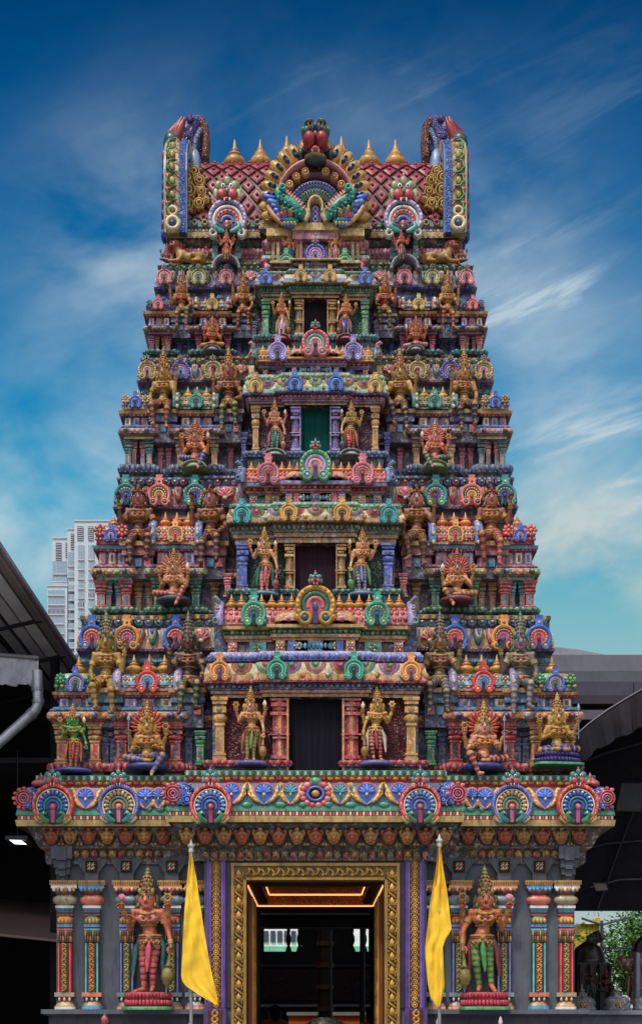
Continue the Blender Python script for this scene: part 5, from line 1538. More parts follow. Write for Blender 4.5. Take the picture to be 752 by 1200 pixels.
# ------------------------------------------------------------------ crowning roof
def crown_roof():
    yn = 1.62; s = lambda y: s_(y)
    hx = xo(166, yn)
    nk = plan([(xo(58, yn - .25), yn - .25), (hx, yn)], 2 * TY - yn)
    mb = MB()
    zb = Z_(318, yn); zt = Z_(276, yn)
    mould(mb, nk, [(-.12, zb - .3), (-.12, zt)], c('5a2f3c'))
    ro = mb.obj('roof_neck', TOWER, None, TL)
    def o(nm, m, mat=None): return m.obj(nm, ro, mat)
    mb = MB(); h = zt - zb
    z = lambda p: Z_(p, yn)
    mould(mb, nk, [(-.1, z(320)), (.03, z(320)), (.07, z(316)), (.06, z(312)), (.0, z(311)), (-.1, z(310))], [DGREEN, c('3f8f6c'), c('57a884'), c('2f6f54'), DGREEN])
    bumps(mb, nk, .05, z(316), (.04, .04, .05), .08, (c('3f8f6c'), c('2f7a5a')), .6, 6, 4)
    mould(mb, nk, [(-.12, z(308)), (-.0, z(308)), (-.0, z(304)), (-.1, z(303))], [OCHRE, c('a88a5c'), OCHRE])
    mould(mb, nk, [(-.12, z(304)), (.0, z(303)), (.06, z(297)), (.0, z(291)), (-.12, z(290))], [PINK, c('cf7f98'), c('cf7f98'), PINK])
    bumps(mb, nk, .03, z(297), (.03, .04, .07), .07, (c('d98aa4'), c('b8607c')), .6, 6, 5)
    o('roll_moulding', mb)
    mb = MB()
    mould(mb, nk, [(-.12, z(290)), (-.03, z(290)), (.05, z(284)), (.1, z(283)), (.1, z(276)), (-.3, z(275.8))], [DBROWN, DBROWN, DBROWN, c('d0a850'), TAN])
    dentils(mb, nk, .1, z(282), z(279), .09, .012, (c('b8903c'), c('d8b868')), .8)
    # blocks carrying the middle fan and the two side arches
    for sg in (-1, 1):
        X = sg * xo(104, yn - .2); w = xo(17, yn - .2)
        box(mb, X - w, X + w, yn - .3, yn + .1, z(279), z(273), c('d8b45c'))
        for k in (-1, 1):
            for j in range(4): box(mb, X + k * w * .78 - .05 + .008 * j, X + k * w * .78 + .05 - .008 * j, yn - .22, yn + .1, z(312) + (z(280) - z(312)) * j / 4, z(312) + (z(280) - z(312)) * (j + .9) / 4, (TEAL, c('2f7f7c'))[j % 2])
    zq = lambda p: Z_(p, yn - .35)
    box(mb, -xo(57, yn - .3), -xo(28, yn - .3), yn - .42, yn + .1, zq(279), zq(270), c('d8b45c')); box(mb, xo(28, yn - .3), xo(57, yn - .3), yn - .42, yn + .1, zq(279), zq(270), c('d8b45c'))
    box(mb, -xo(28, yn - .3), xo(28, yn - .3), yn - .48, yn + .1, zq(275), zq(266.5), c('d8b45c'))
    box(mb, -xo(27, yn - .3), xo(27, yn - .3), yn - .44, yn + .1, zq(284), zq(275), c('cf7f98'))
    o('ledge', mb)
    # little doorway with its arch
    mb = MB(); zc = lambda p: Z_(p, yn - .3)
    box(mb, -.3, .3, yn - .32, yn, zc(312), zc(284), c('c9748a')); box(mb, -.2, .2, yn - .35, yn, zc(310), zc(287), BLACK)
    for sg in (-1, 1):
        for k, (dx, cl) in enumerate(((.24, PINK), (.3, TAN), (.62, TAN), (.7, OCHRE))): box(mb, sg * dx - .025, sg * dx + .025, yn - .38 + .02 * k, yn, zc(312), zc(285), cl)
    o('doorway', mb)
    kudu(ro, 0, zc(304), xo(24, yn - .3), yn - .45, K('5f78d8', 'e08a9c', 'b6a6d6', '3a2a5c'), 'beast')
    for sg in (-1, 1):
        kudu(ro, sg * xo(34, yn - .3), zc(312), xo(17, yn - .3), yn - .45, K('57b084', '9fd8b4', '2f7f5c', '124f44'))
        kudu(ro, sg * xo(136.5, yn), z(306) - .03, .0001, yn, K('a9a878', 'd8d0a0', '7f8f7c', '3d2a24')) if False else None
        m = MB(); X = sg * xo(104, yn - .2)       # bell-shaped niche hood under the standing figure
        arc(m, X, Z_(320, yn - .2), xo(13, yn), xo(18, yn), 0, 180, yn - .36, yn, c('8f8a94'), 18); arc(m, X, Z_(320, yn - .2), 0, xo(13, yn), 0, 180, yn - .25, yn, c('2c2a34'), 16)
        m.obj('niche_hood', ro)
    # ---- vaulted roof
    y0 = TY; ry_ = .82; zb = Z_(262, yn)
    rz = 1.0
    for _ in range(40):
        top = max((zb + rz * math.sin(t) - EYE) * s_(y0 - ry_ * math.cos(t)) for t in np.linspace(0, math.pi / 2, 60)); rz += (HY - 193 - top) / 900
    hb = xo(160, yn)
    mb = MB(); n = 30
    prof = [(-ry_ * math.cos(t), rz * math.sin(t)) for t in np.linspace(0, math.pi, n + 1)]
    V = [(x, y0 + y, zb + zz) for x in (-hb, hb) for y, zz in prof]
    mb.add(V, [[(j, n + 1 + j, n + 2 + j, j + 1) for j in range(n)]], c('520e1c'), True)
    ta = np.linspace(0, math.pi / 2, 200); L = np.concatenate([[0], np.cumsum(np.hypot(np.diff(-ry_ * np.cos(ta)), np.diff(rz * np.sin(ta))))])
    def surf(x, l, h):
        t = np.interp(l, L, ta); nn = np.array([0, -math.cos(t) / ry_, math.sin(t) / rz]); nn /= np.linalg.norm(nn)
        return np.array([x, y0 - ry_ * math.cos(t), zb + rz * math.sin(t)]) + nn * h
    dx, dl = .3, .4; nx = int(hb * 2 / dx)
    for j in range(0, int(L[-1] / (dl / 2)) + 1):
        for k in range(nx + 1):
            x = -hb + .12 + dx * (k + .5 * (j % 2)); l = .1 + dl / 2 * j
            if abs(x) > hb - .12 or l > L[-1] - .06: continue
            q = .37
            P4 = [surf(x - dx * q, l, .03), surf(x, l - dl * q, .03), surf(x + dx * q, l, .03), surf(x, min(l + dl * q, L[-1]), .03)]
            B4 = [surf(x - dx * .41, l, 0), surf(x, max(0, l - dl * .41), 0), surf(x + dx * .41, l, 0), surf(x, min(l + dl * .41, L[-1]), 0)]
            mb.add(P4 + B4, [[(0, 1, 2, 3)], [(4, 5, 1, 0), (5, 6, 2, 1), (6, 7, 3, 2), (7, 4, 0, 3)]], c('7c1a2e'))
            I4 = [surf(x - dx * .24, l, .045), surf(x, l - dl * .24, .045), surf(x + dx * .24, l, .045), surf(x, min(l + dl * .24, L[-1]), .045)]
            mb.add(I4 + P4, [[(0, 1, 2, 3)], [(4, 5, 1, 0), (5, 6, 2, 1), (6, 7, 3, 2), (7, 4, 0, 3)]], c('a84852'))
            ell(mb, surf(x, l, .05), .03, c('a83a4c'), 6, 4)
    o('vaulted_roof', mb, M_SIMPLE)
    mb = MB()
    r0 = rect(-hb, hb, yn + .02, 2 * TY - yn)
    mould(mb, r0, [(-.1, z(276)), (.03, z(275.5)), (.03, z(270)), (.0, z(269.5)), (.04, z(266)), (.03, z(258)), (-.1, z(256))], [c('a8506c'), c('7a3a4c'), CREAM, DGREEN, c('4f7a6c'), DGREEN])
    dentils(mb, r0, .03, z(275), z(273), .06, .015, (CREAM, c('c8607c')), .1); dentils(mb, r0, .03, z(272), z(270), .06, .015, (c('c8607c'), CREAM), .1)
    for k in range(26):
        x = -hb + 2 * hb * (k + .5) / 26; arc(mb, x, z(262), .025, .06, 0, 360, yn - .045, yn, (c('c8607c'), c('57a08c'), TAN)[k % 3], 10)
    o('eave_moulding', mb)
    # gilt scroll leaves at both ends of the vault
    for sg in (-1, 1):
        m = MB()
        for x, l, r in ((.1, .28, .12), (.3, .3, .1), (.12, .55, .13), (.34, .52, .09), (.1, .82, .12), (.3, .75, .1), (.2, .98, .1), (.42, .36, .06), (.08, 1.1, .08)):
            p = surf(sg * (hb - .05 - x), l, .05)
            for k, (a, b) in enumerate(((1, .68), (.52, .26))): arc(m, p[0], p[2], r * b, r * a, 0, 360, p[1] - .06 - .02 * k, p[1] + .12, (c('c9a04c'), c('dfc078'))[k], 14)
            ell(m, p + (0, -.06, 0), (r * .26, .05, r * .26), c('8a6430'), 7, 5)
            for k in range(4):
                t = k * 1.3 + sg; ell(m, p + (r * 1.1 * math.cos(t), -.02, r * 1.1 * math.sin(t)), (r * .4, .05, r * .24), c('b98f40'), 7, 5, R=ry(-t))
        o('scroll_leaves', m, M_SIMPLE)
    # ridge finials
    for px, top in ((275, 164), (305, 164), (336, 160), (400, 160), (432, 164), (463, 164)):
        zr = zb + rz - .05; y = y0; hgt = Z_(top, y) - zr
        m = finial_me(c('c99a48'), c('8a5f34') if px in (275,) else c('dcb464')); inst('ridge_finial', m, ro, (X_(px, y), y, zr), (hgt * .8, hgt * .8, hgt))
    # ---- horseshoe gables at both ends
    for sg in (-1, 1):
        m = MB(); xi, xe = sg * xo(152, yn - .2), sg * xo(176, yn - .25)
        yf = yn - .22; zl = Z_(273, yf); zu = Z_(163, yf) 
        R = TY - yf; zap = zu + .25
        pts = [(yf, zl), (yf - .02, zl + .35 * (zu - zl)), (yf - .05, zl + .65 * (zu - zl)), (yf + .0, zl + .85 * (zu - zl)), (yf + .14, zu), (yf + .5, zap + .05), (TY, zap + .25)]
        pts = pts + [(2 * TY - y, zz) for y, zz in pts[-2::-1]]
        n = len(pts); P = np.array(pts); T = np.gradient(P, axis=0); T /= np.linalg.norm(T, axis=1)[:, None]; Nn = np.stack([T[:, 1], -T[:, 0]], 1) * -1   # inward
        Nn = np.where((Nn * (np.array([TY, zl + .8]) - P)).sum(1)[:, None] > 0, Nn, -Nn)
        def strip(xa, xb, d0, d1, col, i0=0, i1=n):
            A = P[i0:i1] + Nn[i0:i1] * d0; B = P[i0:i1] + Nn[i0:i1] * d1; k = i1 - i0
            V = [(x, *p) for x, Q in ((xa, A), (xb, A), (xb, B), (xa, B)) for p in Q]
            q = []
            for r in range(4):
                r2 = (r + 1) % 4
                q += [(r * k + j, r2 * k + j, r2 * k + j + 1, r * k + j + 1) for j in range(k - 1)]
            m.add(V, [q], col); 
            for j in (0, k - 1): m.add([V[r * k + j] for r in range(4)], [[(0, 1, 2, 3)]], col)
        w = abs(xe - xi)
        strip(xi, xe, .0, .22, c('a9a67c'));  strip(xi - sg * .03, xi + sg * .0, -.01, .2, c('6f90c0'))
        strip(xe - sg * .02, xe + sg * .015, -.03, .1, c('b8a878'))
        strip(xe, xe + sg * .04, .1, .5, c('3f5fa8'))
        # leaf motifs up the front face
        for k in range(6):
            f = .25 + .145 * k; zz = zl + f * (zu - zl); yy = np.interp(zz, P[:5, 1], P[:5, 0]) - .015; x = xi + sg * w * .64
            tube(m, [(x - sg * .09, yy, zz - .09), (x + sg * .02, yy - .02, zz - .1), (x + sg * .09, yy - .02, zz - .02), (x + sg * .06, yy - .02, zz + .09), (x - sg * .03, yy, zz + .1)], [.008, .016, .02, .017, .006], (c('4f9a5c'), c('3f8a5c'))[k % 2], 6)
            tube(m, [(x - sg * .11, yy, zz - .06), (x - sg * .12, yy - .005, zz + .04), (x - sg * .05, yy - .005, zz + .13), (x + sg * .04, yy, zz + .12)], [.006, .012, .012, .006], c('c8605c'), 5)
            ell(m, (x - .0, yy - .005, zz), (.05, .018, .065), (c('b8a04a'), c('a89040'))[k % 2], 7, 5); ell(m, (x + sg * .08, yy - .01, zz - .15), (.04, .02, .035), c('d0605c'), 6, 5)
        arc(m, xi + sg * w * .62, zl + .14, .06, .14, 0, 360, yf - .08, yf + .1, c('e0d0ac'), 14); arc(m, xi + sg * w * .62, zl + .34, .04, .1, 0, 360, yf - .07, yf + .1, c('dcc8a0'), 12)
        ell(m, (xi + sg * w * .62, yf - .05, zl + .14), (.05, .05, .05), c('4a6a9c'), 7, 5)
        for k in range(9):       # beaded outer edge
            zz = zl + .06 + (zu - zl) * .92 * k / 8
            ell(m, (xe + sg * .05, yf + .2 + .02 * k, zz), (.045, .14, .1), (c('3f62b8'), c('c0507c'), c('5a5cb0'))[(k // (1 if k < 3 else 2)) % 3], 8, 6)
        gb = m.obj('gable', ro, M_SIMPLE)
        m = MB(); strip(xi + sg * .0, xi + sg * w * .3, -.03, .24, c('4570b8')); m.obj('carved_strip', gb, M_RELIEF)
        m = MB(); yA = TY - .35      # crest: flame feathers over a dark lion head
        X0 = sg * xo(168, yA); z0 = Z_(172, yA)
        ell(m, (X0, yA, z0 + .05), (.15, .2, .16), c('2f6f64'), 10, 8); ell(m, (X0 - sg * .12, yA - .1, z0 - .05), (.1, .1, .13), c('3a2630'), 8, 6)
        for k in range(5):
            a = math.radians(80 + 9 * (k - 2)); e = sg * (k - 2) * .035
            tube(m, [(X0 - sg * .04 + e * .6, yA + .03 * k, z0 + .08), (X0 - sg * .06 + e * 1.3, yA - .05 + .03 * k, z0 + .27), (X0 - sg * .12 + e * 1.6, yA - .05 + .03 * k, z0 + .5 - .035 * abs(k - 1))], [.07, .075, .02], (c('a83a38'), c('b8503f'), c('8a2836'))[k % 3], 7)
        ell(m, (X0 - sg * .3, yA - .18, z0 - .18), (.07, .07, .18), c('c8a050'), 8, 6); ell(m, (X0 - sg * .4, yA - .1, z0 - .4), (.12, .1, .3), c('8fa8cc'), 8, 6)
        m.obj('crest', ro, M_SIMPLE)
        m = MB(); yh = TY + .2       # inward curling horn
        pp = [(154, 232), (153, 205), (151, 180), (148, 160), (142, 148), (135, 146), (130, 153)]
        tube(m, [(sg * xo(a, yh), yh, Z_(b, yh)) for a, b in pp], [.2, .19, .19, .18, .16, .13, .1], c('6f64a4'), 10, flat=1.5)
        tube(m, [(sg * xo(a - 8, yh - .2), yh - .2, Z_(b + 3, yh - .2)) for a, b in pp[:5]], .045, c('8fa0c0'), 6)
        tube(m, [(sg * xo(a, yh), yh, Z_(b, yh)) for a, b in ((133, 146), (129.5, 155), (128.5, 170), (129, 189))], [.09, .085, .085, .08], c('9a5f38'), 8, flat=2.2)
        tube(m, [(sg * xo(a, yh), yh + .05, Z_(b, yh)) for a, b in ((138, 150), (134.5, 165), (137, 182), (143, 195))], [.08, .1, .09, .05], c('4a66a8'), 8, flat=2)
        for k in range(8):
            a, b = pp[k // 2]; ell(m, (sg * xo(a + 3 * (-1) ** k, yh), yh - .26, Z_(b - 9 * (k % 2), yh)), (.07, .05, .08), (LILAC, c('5f549c'))[k % 2], 6, 5)
        m.obj('horn_scroll', ro, M_RELIEF)
    # ---- side arches with lion crests and the great middle fan
    for sg in (-1, 1):
        yy = yn - .36; d = 46 / s_(yy)
        inst('peacock_arch', side_arch_me(), ro, (sg * xo(103, yy), yy, Z_(256, yy)), (d, d * .55, d))
    great_fan(ro, yn - .42)
    return ro


def side_arch_me():
    if 'sa' in _ck: return _ck['sa']
    mb = MB()
    arc(mb, 0, 0, .0, .46, -90, 270, .0, .2, c('4a3a5c'), 22)
    arc(mb, 0, 0, .39, .5, -50, 230, -.12, .2, c('b4a8c8'), 26)
    for k in range(21): t = math.radians(-46 + 272 * k / 20); ell(mb, (.445 * math.cos(t), -.12, .445 * math.sin(t)), (.035, .03, .035), (WHITE, c('a898c8'))[k % 2], 6, 4)
    arc(mb, 0, -.05, .31, .39, -20, 200, -.08, .1, c('e0d8d0'), 22)
    arc(mb, 0, -.07, .2, .31, -10, 190, -.06, .1, c('e08a84'), 20)
    for k in range(9): t = math.radians(22.5 * k); ell(mb, (.255 * math.cos(t), -.08, -.07 + .255 * math.sin(t)), (.03, .03, .04), c('c85a5c'), 6, 4, R=ry(-t))
    arc(mb, 0, -.1, .11, .2, 0, 180, -.04, .1, c('5f78b8'), 16)
    ell(mb, (0, -.04, -.16), (.09, .07, .12), c('a8503c'), 8, 6); ell(mb, (0, -.1, -.26), (.09, .06, .09), c('5a2a24'), 8, 6)
    for s in (-1, 1):
        tube(mb, [(s * .08, -.08, -.36), (s * .2, -.12, -.34), (s * .32, -.12, -.24), (s * .27, -.12, -.14), (s * .2, -.1, -.2)], [.05, .075, .075, .05, .02], c('3f9a90'), 8)
        arc(mb, s * .36, -.38, .04, .12, 0, 360, -.12, .15, c('cfd0bc'), 14)
    beast(mb, .48, 1.35, c('8f9a6c'), c('c0404c'))
    _ck['sa'] = mb.mesh('peacock_arch', M_SIMPLE); return _ck['sa']


def great_fan(ro, y):
    u = 1 / s_(y); zc = Z_(238, y)
    q = lambda dx, py: (dx * u, y, Z_(py, y))
    mb = MB()
    arc(mb, 0, zc, 0, 62 * u, -32, 212, y + .08, y + .3, c('a8803a'), 34, 1, 1.16)
    g1, g2 = c('c9a04c'), c('a87f3c')
    for k in range(19):      # peacock feathers
        t = math.radians(-14 + 208 * k / 18); d = np.array([math.cos(t), 0, math.sin(t)])
        if abs(math.degrees(t) - 90) < 9: continue
        R = ry(-t); o_ = np.array([0, y, zc]); rr = 1.02 + .2 * max(0, math.sin(t)) ** 1.5
        ell(mb, o_ + d * 52 * u * rr + (0, .02, 0), (13.5 * u, .07, 6.4 * u), (g1, mul(g1, 1.15))[k % 2], 10, 7, R=R)
        ell(mb, o_ + d * 51 * u * rr + (0, -.04, 0), (6 * u, .04, 3 * u), c('5f5f6c'), 8, 6, R=R)
        for f in (48, 53): ell(mb, o_ + d * f * u * rr + (0, -.07, 0), (2.0 * u, .03, 1.8 * u), c('24387c'), 7, 5); 
        ell(mb, o_ + d * 54 * u * rr + (0, -.1, 0), (.9 * u, .02, .8 * u), WHITE, 6, 4)
        a2 = t + math.radians(5.6); d2 = np.array([math.cos(a2), 0, math.sin(a2)]); tube(mb, [o_ + d2 * 40 * u, o_ + d2 * 60 * u * rr], .018, g2, 5)
    fan = mb.obj('peacock_fan', ro, M_SIMPLE)
    def part(nm, m): return m.obj(nm, fan, M_SIMPLE)
    m = MB()
    arc(m, 0, zc, 42 * u, 46.5 * u, -20, 200, y - .12, y + .2, c('d08a90'), 30, 1, 1.06)
    arc(m, 0, zc, 30 * u, 42 * u, -10, 190, y + .0, y + .2, c('6a3a34'), 26)
    for k in range(11):
        t = math.radians(-6 + 192 * k / 10)
        if abs(k - 5) < 1: continue
        x, z = 36 * u * math.cos(t), zc + 36 * u * math.sin(t); arc(m, x, z, 2.4 * u, 5 * u, 0, 360, y - .08, y + .1, (c('d09a5c'), c('c98a4c'))[k % 2], 10); ell(m, (x, y - .06, z), (2 * u, .04, 2 * u), c('e8c890'), 6, 5)
    zz = Z_(252, y)
    for r0, r1, cl, cd in ((27, 34, c('8f90c4'), c('5f64a8')), (19, 26, c('a8b8a4'), c('5f9a84')), (12, 18, c('d8ccb0'), c('3c3430'))):
        arc(m, 0, zz, r0 * u, r1 * u, 0, 180, y - .1 + (34 - r1) * .003, y + .2, cl, 24, 1, 1.1)
        nn = int(r1 * .8)
        for k in range(nn):
            t = math.pi * (k + .5) / nn; r = (r0 + r1) / 2; ell(m, (r * u * math.cos(t), y - .1, zz + 1.1 * r * u * math.sin(t)), (2 * u, .035, 1.5 * u), cd, 6, 4, R=ry(-t))
    part('arch_rings', m)
    m = MB()
    arc(m, 0, Z_(248, y), 6.5 * u, 10 * u, -30, 210, y - .16, y + .2, c('d8c08a'), 18, 1, 1.4)
    box(m, -6.5 * u, 6.5 * u, y - .02, y + .1, Z_(263, y), Z_(244, y), c('6a5f9c'))
    for k in range(3): arc(m, 0, Z_(259 - 6 * k, y), 1.5 * u, 3.6 * u, 0, 360, y - .06, y, c('a89ad0'), 12)
    for s in (-1, 1): tube(m, [(s * 10 * u, y - .1, Z_(250, y)), (s * 9 * u, y - .1, Z_(257, y)), (s * 13 * u, y - .1, Z_(264, y))], .05, c('d8c08a'), 7)
    part('niche', m)
    for s in (-1, 1):        # makara beasts
        m = MB(); Tq = lambda pts: [(s * a * u, y - .12, Z_(b, y)) for a, b in pts]
        tube(m, Tq([(12, 265), (16, 258), (22, 250), (29, 244), (36, 240), (42, 235), (44, 229), (40, 226), (37, 229)]), [.6 * u, 5.5 * u, 7 * u, 7.5 * u, 6.5 * u, 5.5 * u, 4.2 * u, 3.2 * u, 1.4 * u], c('2f9a8a'), 10)
        tube(m, Tq([(20, 264), (28, 264), (36, 262)]), [1.2 * u, 4.2 * u, 1.2 * u], c('3fae9c'), 8)
        tube(m, Tq([(28, 258), (34, 255), (40, 257), (43, 254)]), [3.5 * u, 4.2 * u, 3.5 * u, 1.5 * u], c('dd7078'), 8)
        for k in range(9):
            f = k / 8; a, b = 14 + 22 * f, 252 - 20 * f ** .8; tube(m, [(s * a * u, y - .16, Z_(b, y)), (s * (a - 2.5) * u, y - .18, Z_(b - 3.5, y))], [2.4 * u, .5 * u], c('e8978c'), 6)
        ell(m, (s * 31 * u, y - .27, Z_(246, y)), 1.8 * u, WHITE, 8, 6); ell(m, (s * 31 * u, y - .3, Z_(246, y)), .9 * u, BLACK, 6, 5)
        for k in range(3): ell(m, (s * (36 + 3 * k) * u, y - .16, Z_(252, y)), (1.1 * u, .03, 2 * u), WHITE, 6, 4)
        for k in range(4): ell(m, (s * (24 + 4 * k) * u, y - .14, Z_(268, y)), (1.9 * u, .05, 1.9 * u), CREAM, 6, 5)
        for k in range(7):      # scales along the neck
            for j in (-1, 1): ell(m, (s * (17 + 4.2 * k + 1.2 * j) * u, y - .12 - .085, Z_(258 - 3.4 * k + 2.6 * j, y)), (2 * u, .02, 1.6 * u), (c('46b8a4'), c('1f7f74'))[k % 2], 6, 4)
        arc(m, s * 38 * u, Z_(229, y), 1.2 * u, 4.5 * u, 0, 360, y - .24, y - .05, c('3fae9c'), 12)
        for k in range(5): tube(m, [(s * (22 + 5 * k) * u, y - .15, Z_(262 - 2.2 * k, y)), (s * (24 + 5 * k) * u, y - .24, Z_(258 - 2.2 * k, y)), (s * (28 + 4 * k) * u, y - .2, Z_(258 - 2.5 * k, y))], [1.6 * u, 1.8 * u, .5 * u], (c('2f8f86'), GOLD)[k % 2], 6)
        part('makara', m)
        m = MB()             # blue wing-like mane
        for k in range(7):
            a0 = 60 - 3.6 * k; b0 = 233 + 5.4 * k
            tube(m, [(s * (a0 + 1) * u, y - .02, Z_(b0 - 4, y)), (s * (a0 - 3) * u, y - .09, Z_(b0 + 2, y)), (s * (a0 - 10) * u, y - .1, Z_(b0 + 4, y)), (s * (a0 - 15) * u, y - .06, Z_(b0 + 1, y))], [2 * u, 3.6 * u, 3.2 * u, 1 * u], (c('4a78d0'), c('7aa0e0'), c('3f62b8'))[k % 3], 7)
        tube(m, [(s * a * u, y - .08, Z_(b, y)) for a, b in ((56, 245), (50, 255), (42, 263), (36, 268))], [2.4 * u, 3 * u, 3 * u, 1.5 * u], c('e0a878'), 7)
        part('mane', m)
    m = MB(); zb = Z_(188, y); r = c('b83a48')     # crest face on top
    for s in (-1, 1):
        ell(m, (s * 7 * u, y - .2, Z_(176, y)), (8 * u, .2, 9.5 * u), r, 14, 10); ell(m, (s * 9.5 * u, y - .12, Z_(163, y)), (7 * u, .16, 6.5 * u), c('4f7a6c'), 12, 8)
        ell(m, (s * 6.2 * u, y - .28, Z_(160.5, y)), (3 * u, .07, 3.6 * u), c('d8c8a8'), 9, 7); ell(m, (s * 6.2 * u, y - .34, Z_(160.5, y)), (1.8 * u, .05, 2.5 * u), BLACK, 8, 6)
        ell(m, (s * 17 * u, y, Z_(183, y)), (4.5 * u, .12, 8 * u), c('35544c'), 10, 7); ell(m, (s * 14 * u, y - .05, Z_(156, y)), (3.5 * u, .08, 4 * u), c('8f8a4c'), 8, 6)
        ell(m, (s * 3.6 * u, y - .26, Z_(189, y)), (1.2 * u, .04, 2.4 * u), WHITE, 6, 5)
        ell(m, (s * 7.5 * u, y - .24, Z_(155, y)), (6 * u, .08, 2 * u), c('8f8a4c'), 8, 6, R=ry(s * .25))
    ell(m, (0, y - .3, Z_(166, y)), (3.4 * u, .12, 5 * u), c('33525c'), 10, 7); ell(m, (0, y - .3, Z_(172, y)), (2.2 * u, .08, 2.5 * u), c('c8b48c'), 7, 5)
    ell(m, (0, y - .12, Z_(187, y)), (11 * u, .16, 5 * u), c('7a1c2c'), 10, 7); ell(m, (0, y - .22, Z_(187.5, y)), (6 * u, .12, 3 * u), c('e0707c'), 9, 6); ell(m, (0, y - .08, Z_(193, y)), (14 * u, .14, 5 * u), c('2c4a44'), 12, 8); ell(m, (0, y - .15, Z_(191, y)), (12 * u, .12, 2 * u), c('c8b070'), 10, 6)
    ell(m, (0, y - .05, Z_(151, y)), (3 * u, .1, 4.5 * u), c('a84a44'), 8, 6)
    part('lion_crest', m)


crown_roof()
# ------------------------------------------------------------------ statues
def pal(skin, cloth, cloth2=None, **k):
    d = dict(skin=c(skin), cloth=c(cloth), cloth2=c(cloth2) if cloth2 else mul(c(cloth), .6))
    for a, b in k.items(): d[a] = c(b)
    return d


def figure(pose, px, root_py, hpx, Y, p, label, group, mirror=False, name='deity_statue', voxel=.0125, ped=None, **k):
    H = hpx / s_(Y)
    return statue(pose, p, H, (X_(px, Y), Y, Z_(root_py, Y)), label, group, mirror, name=name, voxel=voxel, ped=ped, **k)


GG = 'guardian statues beside the tower doorways'
W4 = ('lowest', 'second lowest', 'third', 'topmost')
rows = [   # storey, side, px, feet py, height px, palette, what it looks like
    (0, -1, 294, 893, 71, pal('e0a886', '8fa05c', '6f7f45', blouse='cf9a58', crown='c9a04c', jewel='c79a45', sash='b5704c', face='f0b8a0', mace='b08a48'), 'pale gold guardian statue in olive green trousers'),
    (0, 1, 441, 893, 71, pal('c9a052', 'b8505c', '7a2f45', crown='c9a552', jewel='e0c070', sash='d8c8c0', face='dcb060', mace='a8803c'), 'golden guardian statue in patterned crimson trousers'),
    (1, -1, 310, 696, 63, pal('e3b08a', 'd8808c', 'b0505c', blouse='d8a868', crown='d0a850', jewel='d8a860', sash='3f8f86', face='efc09c', mace='b8605c'), 'peach guardian statue in pink banded trousers'),
    (1, 1, 424, 696, 63, pal('dfa080', '8a9ac8', '5a6498', blouse='d89a78', crown='cfa850', jewel='d8b060', sash='7f9a6c', face='ecb090', mace='6f9a6c'), 'peach guardian statue in blue grey banded trousers'),
    (2, -1, 322, 531, 50, pal('dc9488', '35a096', '237a74', crown='cfa058', jewel='d8a868', sash='c8808c', face='e8a89c', mace='a87a58'), 'rosy guardian statue in teal trousers'),
    (2, 1, 411, 531, 50, pal('d8ac6c', 'd0484c', 'a83038', crown='d0a854', jewel='d8b868', sash='c88a5c', face='e4bc80', mace='4f6f80'), 'gold guardian statue in red trousers'),
    (3, -1, 330, 396, 42, pal('d88a5c', 'e8d0d0', 'c85a80', crown='c89a4c', jewel='d0a050', sash='d8a8a0', face='e09a70', mace='a8703c'), 'orange guardian statue in white and pink striped trousers'),
    (3, 1, 405, 396, 42, pal('dc8a60', '4a62b8', 'c8c0d8', crown='c89a4c', jewel='d0a050', sash='c87868', face='e49c74', mace='a8703c'), 'orange guardian statue in blue striped trousers'),
]
for st, sg, px, py, h, p, d in rows:
    Y = ST[st]['yo'] - .35 - .1
    figure('guardian', px, py, h, Y, p, f'{d} with mace, {"left" if sg < 0 else "right"} of the {W4[st]} doorway', GG, mirror=sg > 0, name='guardian_statue',
           ped=((.26, -.0, c('7f74a8'), 'disc'), (.26, 0, c('6f8fb0'), 'disc'), (.27, 0, c('a9b4b0'), 'dome'), (.26, 0, c('b87078'), 'dome'))[st])

